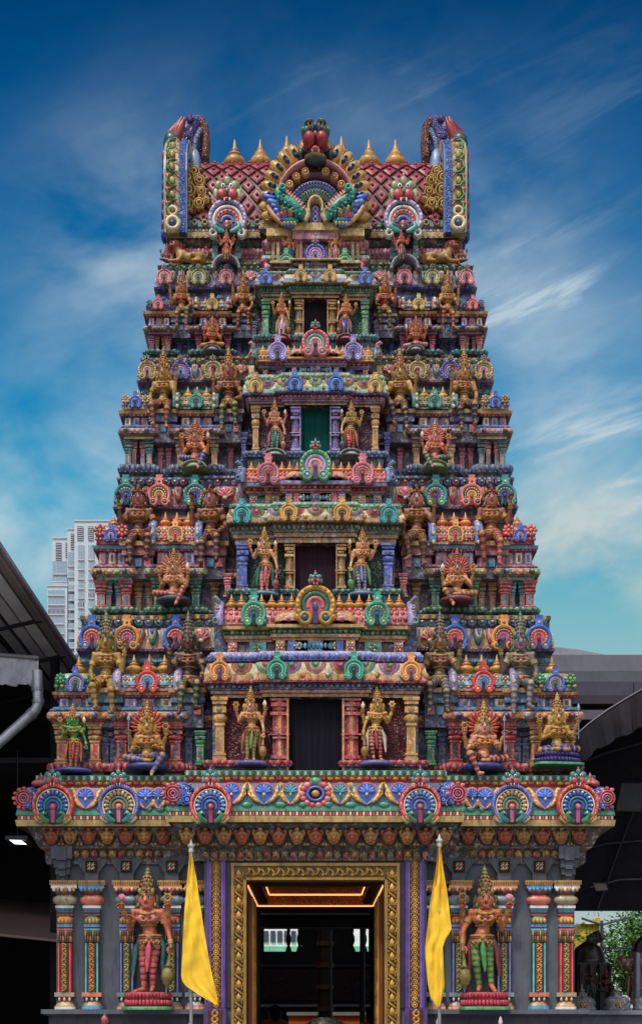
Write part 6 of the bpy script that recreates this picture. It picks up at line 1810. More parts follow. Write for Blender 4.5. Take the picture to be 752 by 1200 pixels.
GS = 'four armed seated deity statues in the side bays'
rows = [
    (0, -1, 173, 899, 95, pal('cda054', '6f78a8', '4c5488', crown='c8a04c', jewel='b98b3c', face='dab060'), (c('c8502c'), c('d8863c'), .21), 'gold seated deity with orange flame halo and slate blue trousers'),
    (0, 1, 566, 899, 95, pal('dfa08a', '9a3f60', '6f2a48', blouse='d89a50', crown='c8a85c', jewel='cfa050', face='eab09c'), (c('d04a2a'), c('e0702c'), .21), 'rosy seated deity with red orange flame halo and plum trousers'),
    (1, -1, 204, 704, 75, pal('d89a7c', 'b8505c', '94384a', blouse='cf9a50', crown='c8a050', jewel='c8a04c', face='e0a88c'), (c('d07a64'), c('c89858'), .22), 'tan seated deity with salmon rayed halo and brick red trousers, left second tier'),
    (1, 1, 535, 704, 75, pal('d89c74', 'a87a58', '8a5a48', blouse='d8a878', crown='d87a50', jewel='d0a050', face='e0a888'), (c('d0604c'), c('c88858'), .22), 'tan seated deity with coral rayed halo and brown trousers, right second tier'),
    (2, -1, 229, 545, 65, pal('dc7f58', '3f5fb0', '2f4a90', blouse='b85a48', crown='c88a4c', jewel='d09a50', face='e8a090'), (c('d8704c'), c('d89a58'), .2), 'orange seated deity in blue trousers on a green rimmed plinth'),
    (2, 1, 509, 545, 65, pal('dc8080', '3f7f6c', '2a5f50', blouse='c86a6c', crown='cf9a58', jewel='d0a058', face='e89a98'), (c('d85a5c'), c('d88a6c'), .2), 'rose seated deity in dark green trousers on the right third tier'),
    (3, -1, 249, 409, 47, pal('d8703c', 'd0a03c', 'b8802c', crown='c88040', jewel='c8904c', face='e08a5c'), (c('cf5f3c'), c('d88a50'), .2), 'orange seated deity in yellow trousers on the left top tier'),
    (3, 1, 487, 409, 47, pal('d87a58', 'd8b8b0', 'a86a70', crown='c88048', jewel='c8904c', face='e0906c'), (c('c85a4c'), c('d8905c'), .2), 'orange seated deity in pale trousers on the right top tier'),
]
for st, sg, px, py, h, p, hl, d in rows:
    Y = ST[st]['yo'] - (.26, .23, .2, .16)[st]
    figure('lotus' if st == 3 else 'seated', px, py, h, Y, p, d, GS, mirror=sg > 0, name='seated_deity_statue', halo=hl, emblems=('spear', 'disc') if st == 0 else ('disc', 'conch'),
           ped=((.25, .03, c('43508a'), 'disc'), (.26, .03, c('4f5f6c') if sg < 0 else c('8a4a58'), 'disc'), (.23, .02, c('a3ae84'), 'dome'), (.22, .02, c('9a98a4'), 'dome'))[st])
Y = ST[0]['yo'] - .24
figure('lotus', 652, 886, 90, Y, pal('c8a24c', '4a4a94', '37376c', crown='c8a85c', jewel='c0984c', face='d8b464'), 'golden cross legged deity on violet lotus cushion, right end of the lowest tier', None, mirror=True, name='seated_deity_statue', emblems=('spear', 'disc'), ped=(.29, .03, c('4c3f84'), 'lotus'))
figure('guardian', 86, 902, 62, Y, pal('3f9a4c', 'd8605c', 'b0444c', crown='c8a24c', jewel='cfae50', sash='d8805c', face='4fae58', hair='3f8a4c'), 'green skinned standing deity in a coral dhoti at the left end of the lowest tier', None, mace=False, ped=(.36, 0, c('4f62a8'), 'disc'))

GT = 'tall figures sitting on the ledges with a raised palm'
rows = [   # storey, px, root py, height px, mirror, crown, palette, label
    (0, 125, 806, 112, 0, 'tall', pal('b08f4a', 'a8843f', '7a5f30', crown='8f9a6c', jewel='c8a550', face='bf9c54', hair='8a7a44', blouse='a8884c'), 'olive gold seated attendant with grey green crown above the leftmost lowest pavilion'),
    (0, 221, 806, 112, 1, 'tall', pal('6a4c42', '3f6a58', '2f4f45', crown='7f8a6c', jewel='b8945c', face='7a584c', hair='584038', blouse='6a4f44'), 'dark brown seated attendant in green trousers, just left of the lowest central cornice'),
    (0, 515, 806, 112, 0, 'tall', pal('8f7654', '4f5f74', '3a4656', crown='7f8a74', jewel='b89a5c', face='a8865c', hair='6f5a44', blouse='7f6a4c'), 'dull bronze seated attendant in steel blue trousers, just right of the lowest central cornice'),
    (0, 609, 806, 112, 1, 'tall', pal('8a7f74', '7f7a94', '5f5a74', crown='6f9a84', jewel='b8a070', face='a08a94', hair='7a6a54', blouse='8a8474'), 'ashen seated attendant in grey violet trousers above the rightmost lowest pavilion'),
    (1, 163, 635, 106, 1, 'bun', pal('7f5044', '5a3a4c', '44303c', jewel='b8863c', face='b8766a', hair='1a151a', blouse='a87f3c', crown='b8863c'), 'dark haired seated lady in gold bodice and plum skirt, far left of the second tier'),
    (1, 247, 635, 106, 1, 'bun', pal('8f5f54', '5f4668', '4a3650', jewel='b8863c', face='c88a84', hair='19141a', blouse='a8803f', crown='b8863c'), 'dark haired seated lady with violet leggings, left of the second doorway cornice'),
    (1, 488, 635, 106, 0, 'bun', pal('a87868', '5a4a4c', '6f5a48', jewel='b8863c', face='d09a90', hair='19141a', blouse='b08a48', crown='b8863c'), 'pale faced seated lady in grey brown skirt, right of the second doorway cornice'),
    (1, 575, 635, 106, 0, 'bun', pal('a86a50', 'a85a64', '7a4050', jewel='c0903f', face='c88a74', hair='19141a', blouse='b88a44', crown='b8863c'), 'dark haired seated lady in rose leggings, far right of the second tier'),
    (2, 192, 481, 92, 0, 'tall', pal('c39a5c', '8a4a54', '6f3844', crown='c0984f', jewel='b8903f', face='d0a868', hair='a8843f', blouse='b8904c'), 'tan seated figure in maroon leggings at the far left of the third tier'),
    (2, 268, 481, 92, 1, 'tall', pal('a8685c', '2f6f5c', '245548', crown='c09a50', jewel='c09a4c', face='c87a74', hair='a8803f', blouse='7a3f3c'), 'reddish seated figure in dark green leggings, inner left of the third tier'),
    (2, 468, 481, 92, 0, 'tall', pal('c79e62', '3c3f5c', '2c2e48', crown='c09a50', jewel='b8903f', face='d8b070', hair='8a6a3a', blouse='b0884a'), 'gold seated figure in black blue leggings, inner right of the third tier'),
    (2, 543, 481, 92, 1, 'tall', pal('bf8e54', '4c4668', '3a3654', crown='c09850', jewel='b8903f', face='cf9c64', hair='8a6a3a', blouse='a87a44'), 'bronze seated figure in indigo leggings at the far right of the third tier'),
    (3, 213, 369, 66, 1, 'tall', pal('b87a4c', '2f7f68', '8a3040', crown='c09850', jewel='c89a4c', face='c88a58', hair='a8803f', blouse='b83a40'), 'seated figure in red bodice and green leggings at the far left of the top tier'),
    (3, 285, 369, 66, 1, 'tall', pal('b8884c', '8a3444', '6f2a38', crown='c09850', jewel='c89a4c', face='c8985a', hair='a8803f', blouse='b08a48'), 'bronze seated figure in dark red leggings, inner left of the top tier'),
    (3, 451, 369, 66, 0, 'tall', pal('b8684c', '3f6a4c', '2f5038', crown='c09850', jewel='c89a4c', face='c87a58', hair='a8803f', blouse='b0483f'), 'rust red seated figure in green leggings, inner right of the top tier'),
    (3, 524, 369, 66, 0, 'tall', pal('bf9250', 'a03c40', '7f2c34', crown='c09850', jewel='c89a4c', face='cfa05c', hair='a8803f', blouse='b8924c'), 'gold seated figure in crimson leggings at the far right of the top tier'),
]
stor = [o for o in TOWER.children if o.name.startswith('storey')]
for st, px, py, h, mir, cr, p, lab in rows:
    Y = ST[st]['yo'] + .04; P = ST[st]
    figure('ledge', px, py, h, Y, p, lab, GT, mirror=bool(mir), crown=cr, name='attendant_statue')
    # the stepped ledge it sits on belongs to the tower
    mb = MB(); x = X_(px, Y); zt = Z_(py, Y) - .02 * h / 70; u = h / s_(Y)
    for k, (w, dep, a, b, cl) in enumerate(((.2, .09, .0, .05, OCHRE), (.17, .05, .05, .1, P['c_tier'][0]), (.18, .07, .1, .15, mul(P['c_tier'][0], .6)), (.16, .03, .15, .4, P['wall']))):
        box(mb, x - w * u, x + w * u, Y - dep * u, Y + .35, zt - b * u, zt - a * u - .002, cl)
    for k in range(3):
        box(mb, x + (k - 1) * .1 * u - .035 * u, x + (k - 1) * .1 * u + .035 * u, Y - .05 * u, Y, zt - .27 * u, zt - .18 * u, (PINK, SKYB, ROSE)[k])
    mb.obj('ledge', stor[st])

GN = 'small figures on the roof neck'
for px, py, h, mir, p, lab, pose in (
    (265.5, 305, 29, 0, pal('e08a70', 'c8904c', 'a86a38', crown='d88a58', jewel='d09050', face='e89a84', sash='c86a60'), 'small coral many armed figure under the left crowning arch', 'many_armed'),
    (470, 305, 29, 1, pal('d8706c', 'd89a58', '5f4a8a', crown='c86a50', jewel='d09050', face='e0887c', sash='3f5fa8'), 'small red many armed figure under the right crowning arch', 'many_armed'),
    (339, 304, 25, 0, pal('e0886c', '4f6fc0', '37509a', crown='c89a50', jewel='d0a058', face='e89a80', sash='4f6fc0'), 'small orange figure in a blue skirt, left below the great peacock fan', 'many_armed'),
    (393, 304, 25, 1, pal('dc9468', 'e0a8a0', 'c8706c', crown='c8a050', jewel='d0a058', face='e8a880', sash='e0b0b0'), 'small tan figure in a pale pink skirt, right below the great peacock fan', 'many_armed')):
    figure(pose, px, py, h, 1.62 - .42, p, lab, GN, mirror=bool(mir), voxel=.018, mace=False)
for px, mir, p, lab in ((196, 0, pal('b87a84', '8a5a74', '6f4a60', crown='a86a70', jewel='b8906c', face='c88a90'), 'small mauve squatting figure at the left corner of the roof neck'),
                        (539, 1, pal('c07a78', '9a5a60', '7f4a50', crown='a86a60', jewel='b8906c', face='cf8a84'), 'small dusky pink squatting figure at the right corner of the roof neck')):
    figure('seated', px, 309, 30, 1.62 - .12, p, lab, 'squatting corner figures', mirror=bool(mir), voxel=.018)


def beast_statue(px, py, lenpx, Y, body, mane, mir, label, name='lion_statue', up=False):
    """crouching lion: deep chest, hind knee up by the belly, forelegs stretched in front"""
    L = lenpx / s_(Y); t = empty(name, (X_(px, Y), Y, Z_(py, Y)), label, 'statue', 'crouching beasts on the roof neck')
    P = [('e', (-.05, 0, .2), (.3, .13, .13), 'b'), ('e', (.2, 0, .24), (.17, .14, .17), 'b'), ('e', (-.3, .0, .18), (.17, .15, .17), 'b'), ('c', (.26, 0, .3), (.36, -.03, .46), .11, .1, 'b'), ('e', (.38, -.05, .5), (.13, .12, .13), 'f'), ('e', (.46, -.09, .46), (.08, .08, .07), 'f')]
    for y in (-.11, .1):
        P += [('c', (.22, y, .16), (.3, y - .02, .06), .07, .05, 'b'), ('c', (.3, y - .02, .06), (.52, y - .03, .04), .05, .045, 'b'), ('c', (-.3, y, .18), (-.12, y - .05, .2), .1, .07, 'b'), ('c', (-.12, y - .05, .2), (-.3, y - .05, .05), .06, .045, 'b'), ('c', (-.3, y - .05, .05), (-.1, y - .06, .04), .045, .045, 'b')]
    P += [('c', (-.45, 0, .18), (-.52, -.02, .36), .03, .028, 'b'), ('c', (-.52, -.02, .36), (-.44, -.02, .46), .028, .045, 'f')]
    V, F, reg, tt, names, C = remesh(P, .025)
    col = np.where((reg == names.index('f'))[:, None], np.array(mane), np.array(body))
    mb = MB(); mb.add(V, [F], col, True)
    for s in (-1, 1): ell(mb, (.4 + .05 * s, -.165, .53), .022, BLACK, 6, 5); ell(mb, (.38 + .1 * s, -.02, .62), (.03, .03, .045), mane, 6, 5)
    ell(mb, (.45, -.165, .43), (.05, .02, .015), DRED, 6, 5)
    inst('body', flip(mb, mir).mesh('beast_body', M_STATUE), t, scale=(L, L, L))
    m = MB()
    for k in range(16):
        a = 2 * math.pi * k / 16; ell(m, (.36 + .15 * math.cos(a), -.0, .48 + .15 * math.sin(a)), (.05, .07, .05), mul(mane, .75 + .3 * (k % 2)), 6, 5)
    inst('mane', flip(m, mir).mesh('beast_mane', M_STATUE), t, scale=(L, L, L))


beast_statue(222, 311, 44, 1.5, c('b8904a'), c('b0584c'), True, 'yellow crouching lion with red mane, left side of the roof neck')
beast_statue(513, 311, 44, 1.5, c('b8904a'), c('b0584c'), False, 'yellow crouching lion with red mane, right side of the roof neck')
beast_statue(317, 318, 22, 1.2, c('d88a94'), c('c85a70'), True, 'small pink crouching beast left of the blue arch on the roof neck')
beast_statue(418, 318, 22, 1.2, c('d88a94'), c('c85a70'), False, 'small pink crouching beast right of the blue arch on the roof neck')

# the two life-size guardians of the base
BASE_G = 'large gate guardians on lotus pedestals'
figure('guardian', 174, 1163, 118, -.18, pal('d07a58', 'd2606e', '8f2f48', crown='b09a58', crown2='5f6a4c', jewel='b89a58', jewel2='a84a58', sash='3f7a74', face='e08a74', blouse='d89088', hair='7a6a48', mace='9a8a50'),
       'large four armed gate guardian with coral skin and crimson banded legs, left of the doorway', BASE_G, name='guardian_statue', voxel=.009, ped=(.225, 0, c('c84a5c'), 'lotus'), emblems=('bud', 'disc'))
figure('guardian', 567, 1163, 118, -.18, pal('cf7c50', '5f9a5c', '3f7a48', crown='a89a58', crown2='5f6a4c', jewel='b89450', jewel2='8a4a48', sash='8f3f4c', face='dc8c6c', blouse='cf8a5c', hair='7a6a48', mace='9a8a50'),
       'large four armed gate guardian with coral skin and green banded legs, right of the doorway', BASE_G, mirror=True, name='guardian_statue', voxel=.009, ped=(.225, 0, c('c84a5c'), 'lotus'), emblems=('bud', 'disc'))
# ------------------------------------------------------------------ ground and surroundings
def mat_ground():
    m, nt, b = newmat('paving'); L = nt.links.new
    geo = N(nt, 'ShaderNodeNewGeometry'); br = N(nt, 'ShaderNodeTexBrick', Scale=1.6); L(geo.outputs['Position'], br.inputs['Vector'])
    br.inputs['Color1'].default_value = (.3, .29, .27, 1); br.inputs['Color2'].default_value = (.38, .36, .34, 1); br.inputs['Mortar'].default_value = (.1, .1, .1, 1)
    L(br.outputs['Color'], b.inputs['Base Color']); b.inputs['Roughness'].default_value = .8
    return m


mb = MB(); box(mb, -900, 900, -300, 1500, -.3, 0, GREY)
tag(mb.obj('ground', None, mat_ground()), kind='structure')
mb = MB(); box(mb, -4.6, 4.6, -.5, 26, .004, .34, c('5a4f4a'))
tag(mb.obj('temple_floor', None, M_PLAIN), kind='structure')


def thing(name, px, Y, label, cat, group=None, z=0):
    return empty(name, (X_(px, Y), Y, z), label, cat, group)


class Loc(MB):
    """mesh given in world coordinates, hung under a thing's Empty"""
    def under(s, t, name, mat=None):
        return s.obj(name, t, mat, tuple(-v for v in t.location))


# ---- flags
def flag(px, top, rows, label, Y, ph, fold=1.0):
    t = thing('flag_pole', px, Y, label, 'flag')
    X = X_(px, Y); m = Loc()
    tube(m, [(X, Y, .0), (X, Y, Z_(top + 12, Y))], [.028, .024], c('a9a9ac'), 10); m.under(t, 'pole', M_METAL)
    m = Loc(); z = Z_(top + 13, Y)
    lathe(m, [(.034, 0), (.04, .02), (.034, .05), (.03, .06), (.045, .075), (.05, .1), (.02, .13), (.012, .16), (.002, .19)], c('d9d6d2'), 12, (X, Y, z)); m.under(t, 'finial', M_PAINT)
    m = Loc(); n = 16; V = []; R = 34
    ys = np.linspace(rows[0][0], rows[-1][0], R)
    for y in ys:
        a = np.interp(y, [r[0] for r in rows], [r[1] for r in rows]); b = np.interp(y, [r[0] for r in rows], [r[2] for r in rows])
        f = (y - ys[0]) / (ys[-1] - ys[0])
        for k in range(n + 1):
            q = k / n; px_ = a + (b - a) * q
            dep = -.05 - fold * .07 * f * math.sin(q * 5.5 + ph + 1.2 * f) - fold * .03 * math.sin(q * 11 + 3 * f + ph) - .012 * math.sin(q * 9 + f * 17) - .008 * math.sin(q * 23 - f * 31) - .006 * math.sin(q * 5 + f * 53)
            V.append((X_(px_, Y), Y + dep, Z_(y + .8 * math.sin(q * 5), Y)))
    q = [(i * (n + 1) + k, i * (n + 1) + k + 1, (i + 1) * (n + 1) + k + 1, (i + 1) * (n + 1) + k) for i in range(R - 1) for k in range(n)]
    m.add(V, [q], c('efc838'), True); m.under(t, 'flag', M_CLOTH)


flag(224, 986, [(1000, 223, 225), (1030, 220, 230.5), (1060, 217.5, 235), (1100, 215, 241), (1148, 213, 250), (1156, 219, 252), (1166, 234, 254.5), (1177, 252, 256)], 'yellow triangular flag hanging from the pole left of the gate', -2.2, .4, .4)
flag(514.5, 980, [(994, 513, 515), (1030, 508, 520), (1060, 503, 524.5), (1091, 499.5, 528), (1100, 498.5, 522), (1112, 497.5, 517.5), (1135, 499, 519), (1155, 501, 520.5), (1168, 504, 518), (1180, 511, 514)], 'yellow flag hanging limp and folded from the pole right of the gate', -2.2, 2.2)

# ---- railing posts in front of the plinth
for px, top, cl, lab in ((123, 1188, c('d03a48'), 'red knobbed railing post below the left teal column'), (222.5, 1197, c('d8d4d0'), 'white tipped railing post beside the left flag pole'), (513, 1192, c('d8c8d0'), 'pale pink railing post tip beside the right flag pole'), (586, 1191, c('dcd8dc'), 'white railing post tip below the right gate guardian')):
    Y = -1.2; t = thing('railing_post', px, Y, lab, 'post', 'railing posts before the gate'); X = X_(px, Y); zt = Z_(top, Y)
    m = Loc(); lathe(m, [(.05, 0), (.05, .1), (.035, .12), (.035, zt - .2), (.05, zt - .19), (.03, zt - .15)], c('4f8f8c') if px == 123 else c('8a8a90'), 10, (X, Y, 0)); m.under(t, 'shaft')
    m = Loc(); r = .055 if px == 123 else .03
    lathe(m, [(r * .5, zt - .16), (r, zt - .12), (r * 1.05, zt - .07), (r * .6, zt - .03), (.004, zt)], [cl, mul(cl, 1.2), cl, cl], 12, (X, Y, 0)); m.under(t, 'knob')

# ---- high-rise far behind
def highrise():
    Y = 420.0; t = thing('apartment_tower', 100, Y, 'pale grey high rise with bluish windows, far off left of the gate tower', 'building')
    wl, wn = c('c6ccd2'), c('98aebd')
    q = lambda a, b: (X_(a, Y), X_(b, Y))
    def blk(a, b, top, y0, y1, nm='wall'):
        m = Loc(); x0, x1 = q(a, b); box(m, x0, x1, y0, y1, 0, Z_(top, Y), wl)
        box(m, x0 - .2, x1 + .2, y0 - .3, y0, Z_(top + 1.2, Y), Z_(top - .6, Y), mul(wl, .9)); m.under(t, nm, M_PLAIN)
    blk(87.5, 140, 610, Y, Y + 25); blk(78, 87.5, 617, Y + 2, Y + 25); blk(59, 78, 625, Y + 4, Y + 25); blk(55, 78.5, 685, Y + 1, Y + 25)
    def win(a, b, ta, tb, y, cl=wn):
        m = Loc(); x0, x1 = q(a, b); z0, z1 = Z_(tb, Y), Z_(ta, Y)
        box(m, x0, x1, y - .25, y + .4, z0, z1, cl)
        for k in (.25, .5, .75): box(m, x0 + (x1 - x0) * k - .12, x0 + (x1 - x0) * k + .12, y - .35, y, z0, z1, mul(wl, .8))
        box(m, x0 - .1, x1 + .1, y - .6, y + .2, z0 - .35, z0, mul(wl, .95)); m.under(t, 'window', M_PLAIN)
    lou = c('8a8088')
    for a, b, ta, tb, y in ((63, 69.5, 631, 652, Y + 4), (74.5, 77.3, 631, 648, Y + 4), (82, 86, 623, 641, Y + 2), (91, 98, 617, 633, Y), (103.5, 110, 617, 633, Y), (115.5, 122, 616, 632, Y)):
        m = Loc(); x0, x1 = q(a, b); box(m, x0, x1, y - .2, y + .3, Z_(tb, Y), Z_(ta, Y), lou)
        for k in range(7): z = Z_(tb, Y) + (Z_(ta, Y) - Z_(tb, Y)) * k / 7; box(m, x0, x1, y - .4, y, z, z + .25, mul(wl, .85))
        m.under(t, 'louvre', M_PLAIN)
    for a, b in ((92, 99), (104, 111), (116, 123)):
        win(a, b, 639, 656, Y)
        for k in range(9): win(a, b, 661.5 + 11.2 * k, 667.5 + 11.2 * k, Y, wn if (k * 7 + int(a)) % 5 else c('6a7488'))
    win(59.3, 78, 653, 668, Y + 4); win(79, 87, 645, 661, Y + 2); win(79, 87, 668, 674, Y + 2); win(60, 78, 675, 680, Y + 1.5)
    for k in range(8): win(80, 88 - .4, 684.5 + 11.2 * k, 691 + 11.2 * k, Y + 1)
    for k in range(9): win(56, 75, 690.5 + 11.2 * k, 696.5 + 11.2 * k, Y + 1, wn if k != 2 else c('8a8698'))


highrise()

# ---- long grey hall behind the tower
DK = c('1a1a22')
def hall():
    Y = 8.6; t = thing('temple_hall', 369.5, Y, 'long grey roofed hall behind the gate tower with stepped eaves', 'building')
    x0, x1 = X_(82, Y), 22.0
    zz = lambda p: Z_(p, Y)
    m = Loc()
    for a, b, dy, cl in ((759, 779, .55, '7d7d86'), (783, 796, .3, '6f6f7a'), (796, 813, .2, '5c5a68'), (813, 823, .12, '4c4854'), (832, 843, .0, '6f6a76')):
        box(m, x0, x1, Y + dy, Y + 6, zz(b), zz(a), c(cl))
    for a, b, dy in ((779, 783, .7), (823, 832, .5), (843, 870, .5)): box(m, x0 + .1, x1, Y + dy, Y + 6, zz(b), zz(a), c('2f2a34'))
    m.under(t, 'eaves', M_PLAIN)
    m = Loc(); n = 60; V = []; xs = np.linspace(x0, x1, n + 1)      # sagging membrane roof
    top = [zz(759) + .06 + (.16 * math.sin(x * 1.35 + .6) if x > 2 else .35 * min(1, (x - x0) / .9) ** .5) for x in xs]
    V = [(x, Y + .6, zz(760)) for x in xs] + [(x, Y + .7, z) for x, z in zip(xs, top)] + [(x, Y + 4, z + .25) for x, z in zip(xs, top)] + [(x, Y + 6, zz(760)) for x in xs]
    q = [(r * (n + 1) + k, r * (n + 1) + k + 1, (r + 1) * (n + 1) + k + 1, (r + 1) * (n + 1) + k) for r in range(3) for k in range(n)]
    m.add(V, [q], c('83838c'), True); m.under(t, 'roof', M_PLAIN)
    # inner back wall with openings that show the far side
    Yb = 15.0; zb = lambda p: Z_(p, Yb); xb = lambda p: X_(p, Yb)
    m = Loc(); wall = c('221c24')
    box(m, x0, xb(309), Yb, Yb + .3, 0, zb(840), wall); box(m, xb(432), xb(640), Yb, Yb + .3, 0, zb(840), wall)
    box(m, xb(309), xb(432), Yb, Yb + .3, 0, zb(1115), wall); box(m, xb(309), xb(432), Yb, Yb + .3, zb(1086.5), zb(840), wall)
    box(m, xb(353), xb(411), Yb, Yb + .3, zb(1115), zb(1086.5), wall)
    box(m, xb(305), xb(436), Yb - .1, Yb, zb(1133), zb(1130), c('4c4450')); box(m, xb(305), xb(436), Yb - .1, Yb, zb(1180), zb(1177), c('8a8488'))
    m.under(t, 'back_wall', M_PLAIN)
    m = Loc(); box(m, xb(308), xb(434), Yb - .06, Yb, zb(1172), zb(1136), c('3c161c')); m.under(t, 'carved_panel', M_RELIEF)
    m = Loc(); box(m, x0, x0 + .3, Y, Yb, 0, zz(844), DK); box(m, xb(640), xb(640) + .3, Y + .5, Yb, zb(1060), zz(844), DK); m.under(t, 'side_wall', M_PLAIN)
    m = Loc(); box(m, xb(300), xb(440), 7.0, 7.2, Z_(1088, 7), Z_(1071, 7), c('2a2226')); box(m, xb(300), xb(440), 6.97, 7.0, Z_(1072, 7), Z_(1070, 7), c('8a8a90')); box(m, xb(300), xb(440), 6.97, 7.0, Z_(1088, 7), Z_(1087, 7), c('6a6a70'))
    m.under(t, 'beam', M_PLAIN)
    # silhouettes of little gallery ornaments in the openings
    for px, w in ((338, 3.2), (351, 3.5), (412, 4), (427, 3)):
        m = Loc(); X = xb(px); u = 1 / s_(Yb)
        lathe(m, [(w * 1.2 * u, 0), (w * u, .08), (w * .5 * u, .16), (w * 1.0 * u, .3), (w * .9 * u, .42), (w * .5 * u, .5), (w * .75 * u, .58), (w * .3 * u, .68), (w * 1.2 * u, zb(1086.5) - zb(1115))], c('18141a'), 10, (X, Yb + .1, zb(1115)))
        m.under(t, 'baluster', M_PLAIN)


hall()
t = thing('city_building', 335, 40, 'white and pale green building seen through the far hall openings', 'building'); Y = 40.0
m = Loc(); box(m, -8, 6, Y, Y + 8, 0, 9, c('e6ebe8')); m.under(t, 'wall', M_PLAIN)
m = Loc(); box(m, -8, 6, Y - .1, Y, Z_(1116, Y), Z_(1109, Y), c('7fc8a8')); m.under(t, 'green_band', M_PLAIN)
for k in range(6):
    m = Loc(); x = X_(309 + 8 * k, Y); box(m, x, x + .22, Y - .08, Y + .1, Z_(1104, Y), Z_(1091, Y), c('4c5a68')); m.under(t, 'window', M_PLAIN)

# mast pillar, pole and altar inside the court
t = thing('flag_mast', 381, 9.5, 'thick dark ribbed mast pillar in the court behind the doorway', 'pillar'); X = X_(381, 9.5)
m = Loc(); tube(m, [(X, 9.5, .3), (X, 9.5, 6.5)], [.17, .16], c('2b1d1c'), 16); m.under(t, 'shaft', M_METAL)
for k in range(9):
    m = Loc(); tube(m, [(X, 9.5, .9 + .5 * k), (X, 9.5, 1.0 + .5 * k)], [.2, .2], c('4f3226'), 16); m.under(t, 'band', M_METAL)
m = Loc(); lathe(m, [(.75, .34), (.8, .6), (.6, .75), (.66, 1.1), (.5, 1.45), (.56, 1.55), (.2, 1.75)], c('2f2422'), 24, (X, 9.5, 0)); m.under(t, 'base', M_PAINT)
t = thing('pole', 424.5, 8.2, 'slim dark metal pole right of the mast inside the doorway', 'pole'); X = X_(424.5, 8.2)
m = Loc(); tube(m, [(X, 8.2, .3), (X, 8.2, 4.2)], .06, c('3a3a42'), 10); m.under(t, 'shaft', M_METAL)
m = Loc(); lathe(m, [(.14, 0), (.14, .04), (.07, .08)], c('3a3a42'), 12, (X, 8.2, .34)); m.under(t, 'foot', M_METAL)
t = thing('altar_table', 390, 12, 'low altar with a bright orange cloth inside the court', 'altar'); Y = 12.0
m = Loc(); box(m, X_(338, Y), X_(432, Y), Y, Y + 1, .34, Z_(1190, Y), c('d8741c')); m.under(t, 'cloth', M_CLOTH)
m = Loc(); box(m, X_(336, Y), X_(434, Y), Y - .08, Y + 1.05, Z_(1190, Y), Z_(1186, Y), c('b0a8a0')); m.under(t, 'top', M_PLAIN)


def pose_person():
    P = [q for q in torso(0, False)]
    P += leg((.062, 0, .5), (.065, -.02, .28), (.062, 0, .05), (.075, -.1, .025)) + leg((-.062, 0, .5), (-.065, -.02, .28), (-.062, .0, .05), (-.075, -.1, .025))
    hands = []
    for s in (-1, 1):
        q = ((s * .13, 0, .785), (s * .165, .01, .64), (s * .16, -.06, .5)); P.extend(arm(*q)); hands.append((q[1], q[2]))
    return dict(prims=P, hands=hands, dz=0)


POSES['person'] = pose_person
for px, top, p, lab, rot in ((322, 1177, pal('9a6a50', '2a3048', '2a3048', blouse='2c3c5c'), 'person with dark hair in a navy top, seen from behind at the doorway left', math.pi + .3), (436, 1180, pal('a87458', '3a3a44', '3a3a44', blouse='4c4c58'), 'person with dark hair in a grey top, at the doorway right', math.pi - .4)):
    Y = 6.2; zt = Z_(top, Y); H = (zt - .34) / 1.03
    t = empty('person', (X_(px, Y), Y, .34), lab, 'person', None); t.rotation_euler.z = rot
    mb, d = body_mesh('person', p, False, .014); inst('body', mb.mesh('person_body', M_CLOTH), t, scale=(H, H, H))
    m = MB(); ell(m, (0, .012, .94), (.078, .082, .088), c('120f12'), 14, 10); ell(m, (0, .05, .89), (.06, .05, .07), c('141014'), 12, 8)
    inst('hair', m.mesh('hair', M_CLOTH), t, scale=(H, H, H))

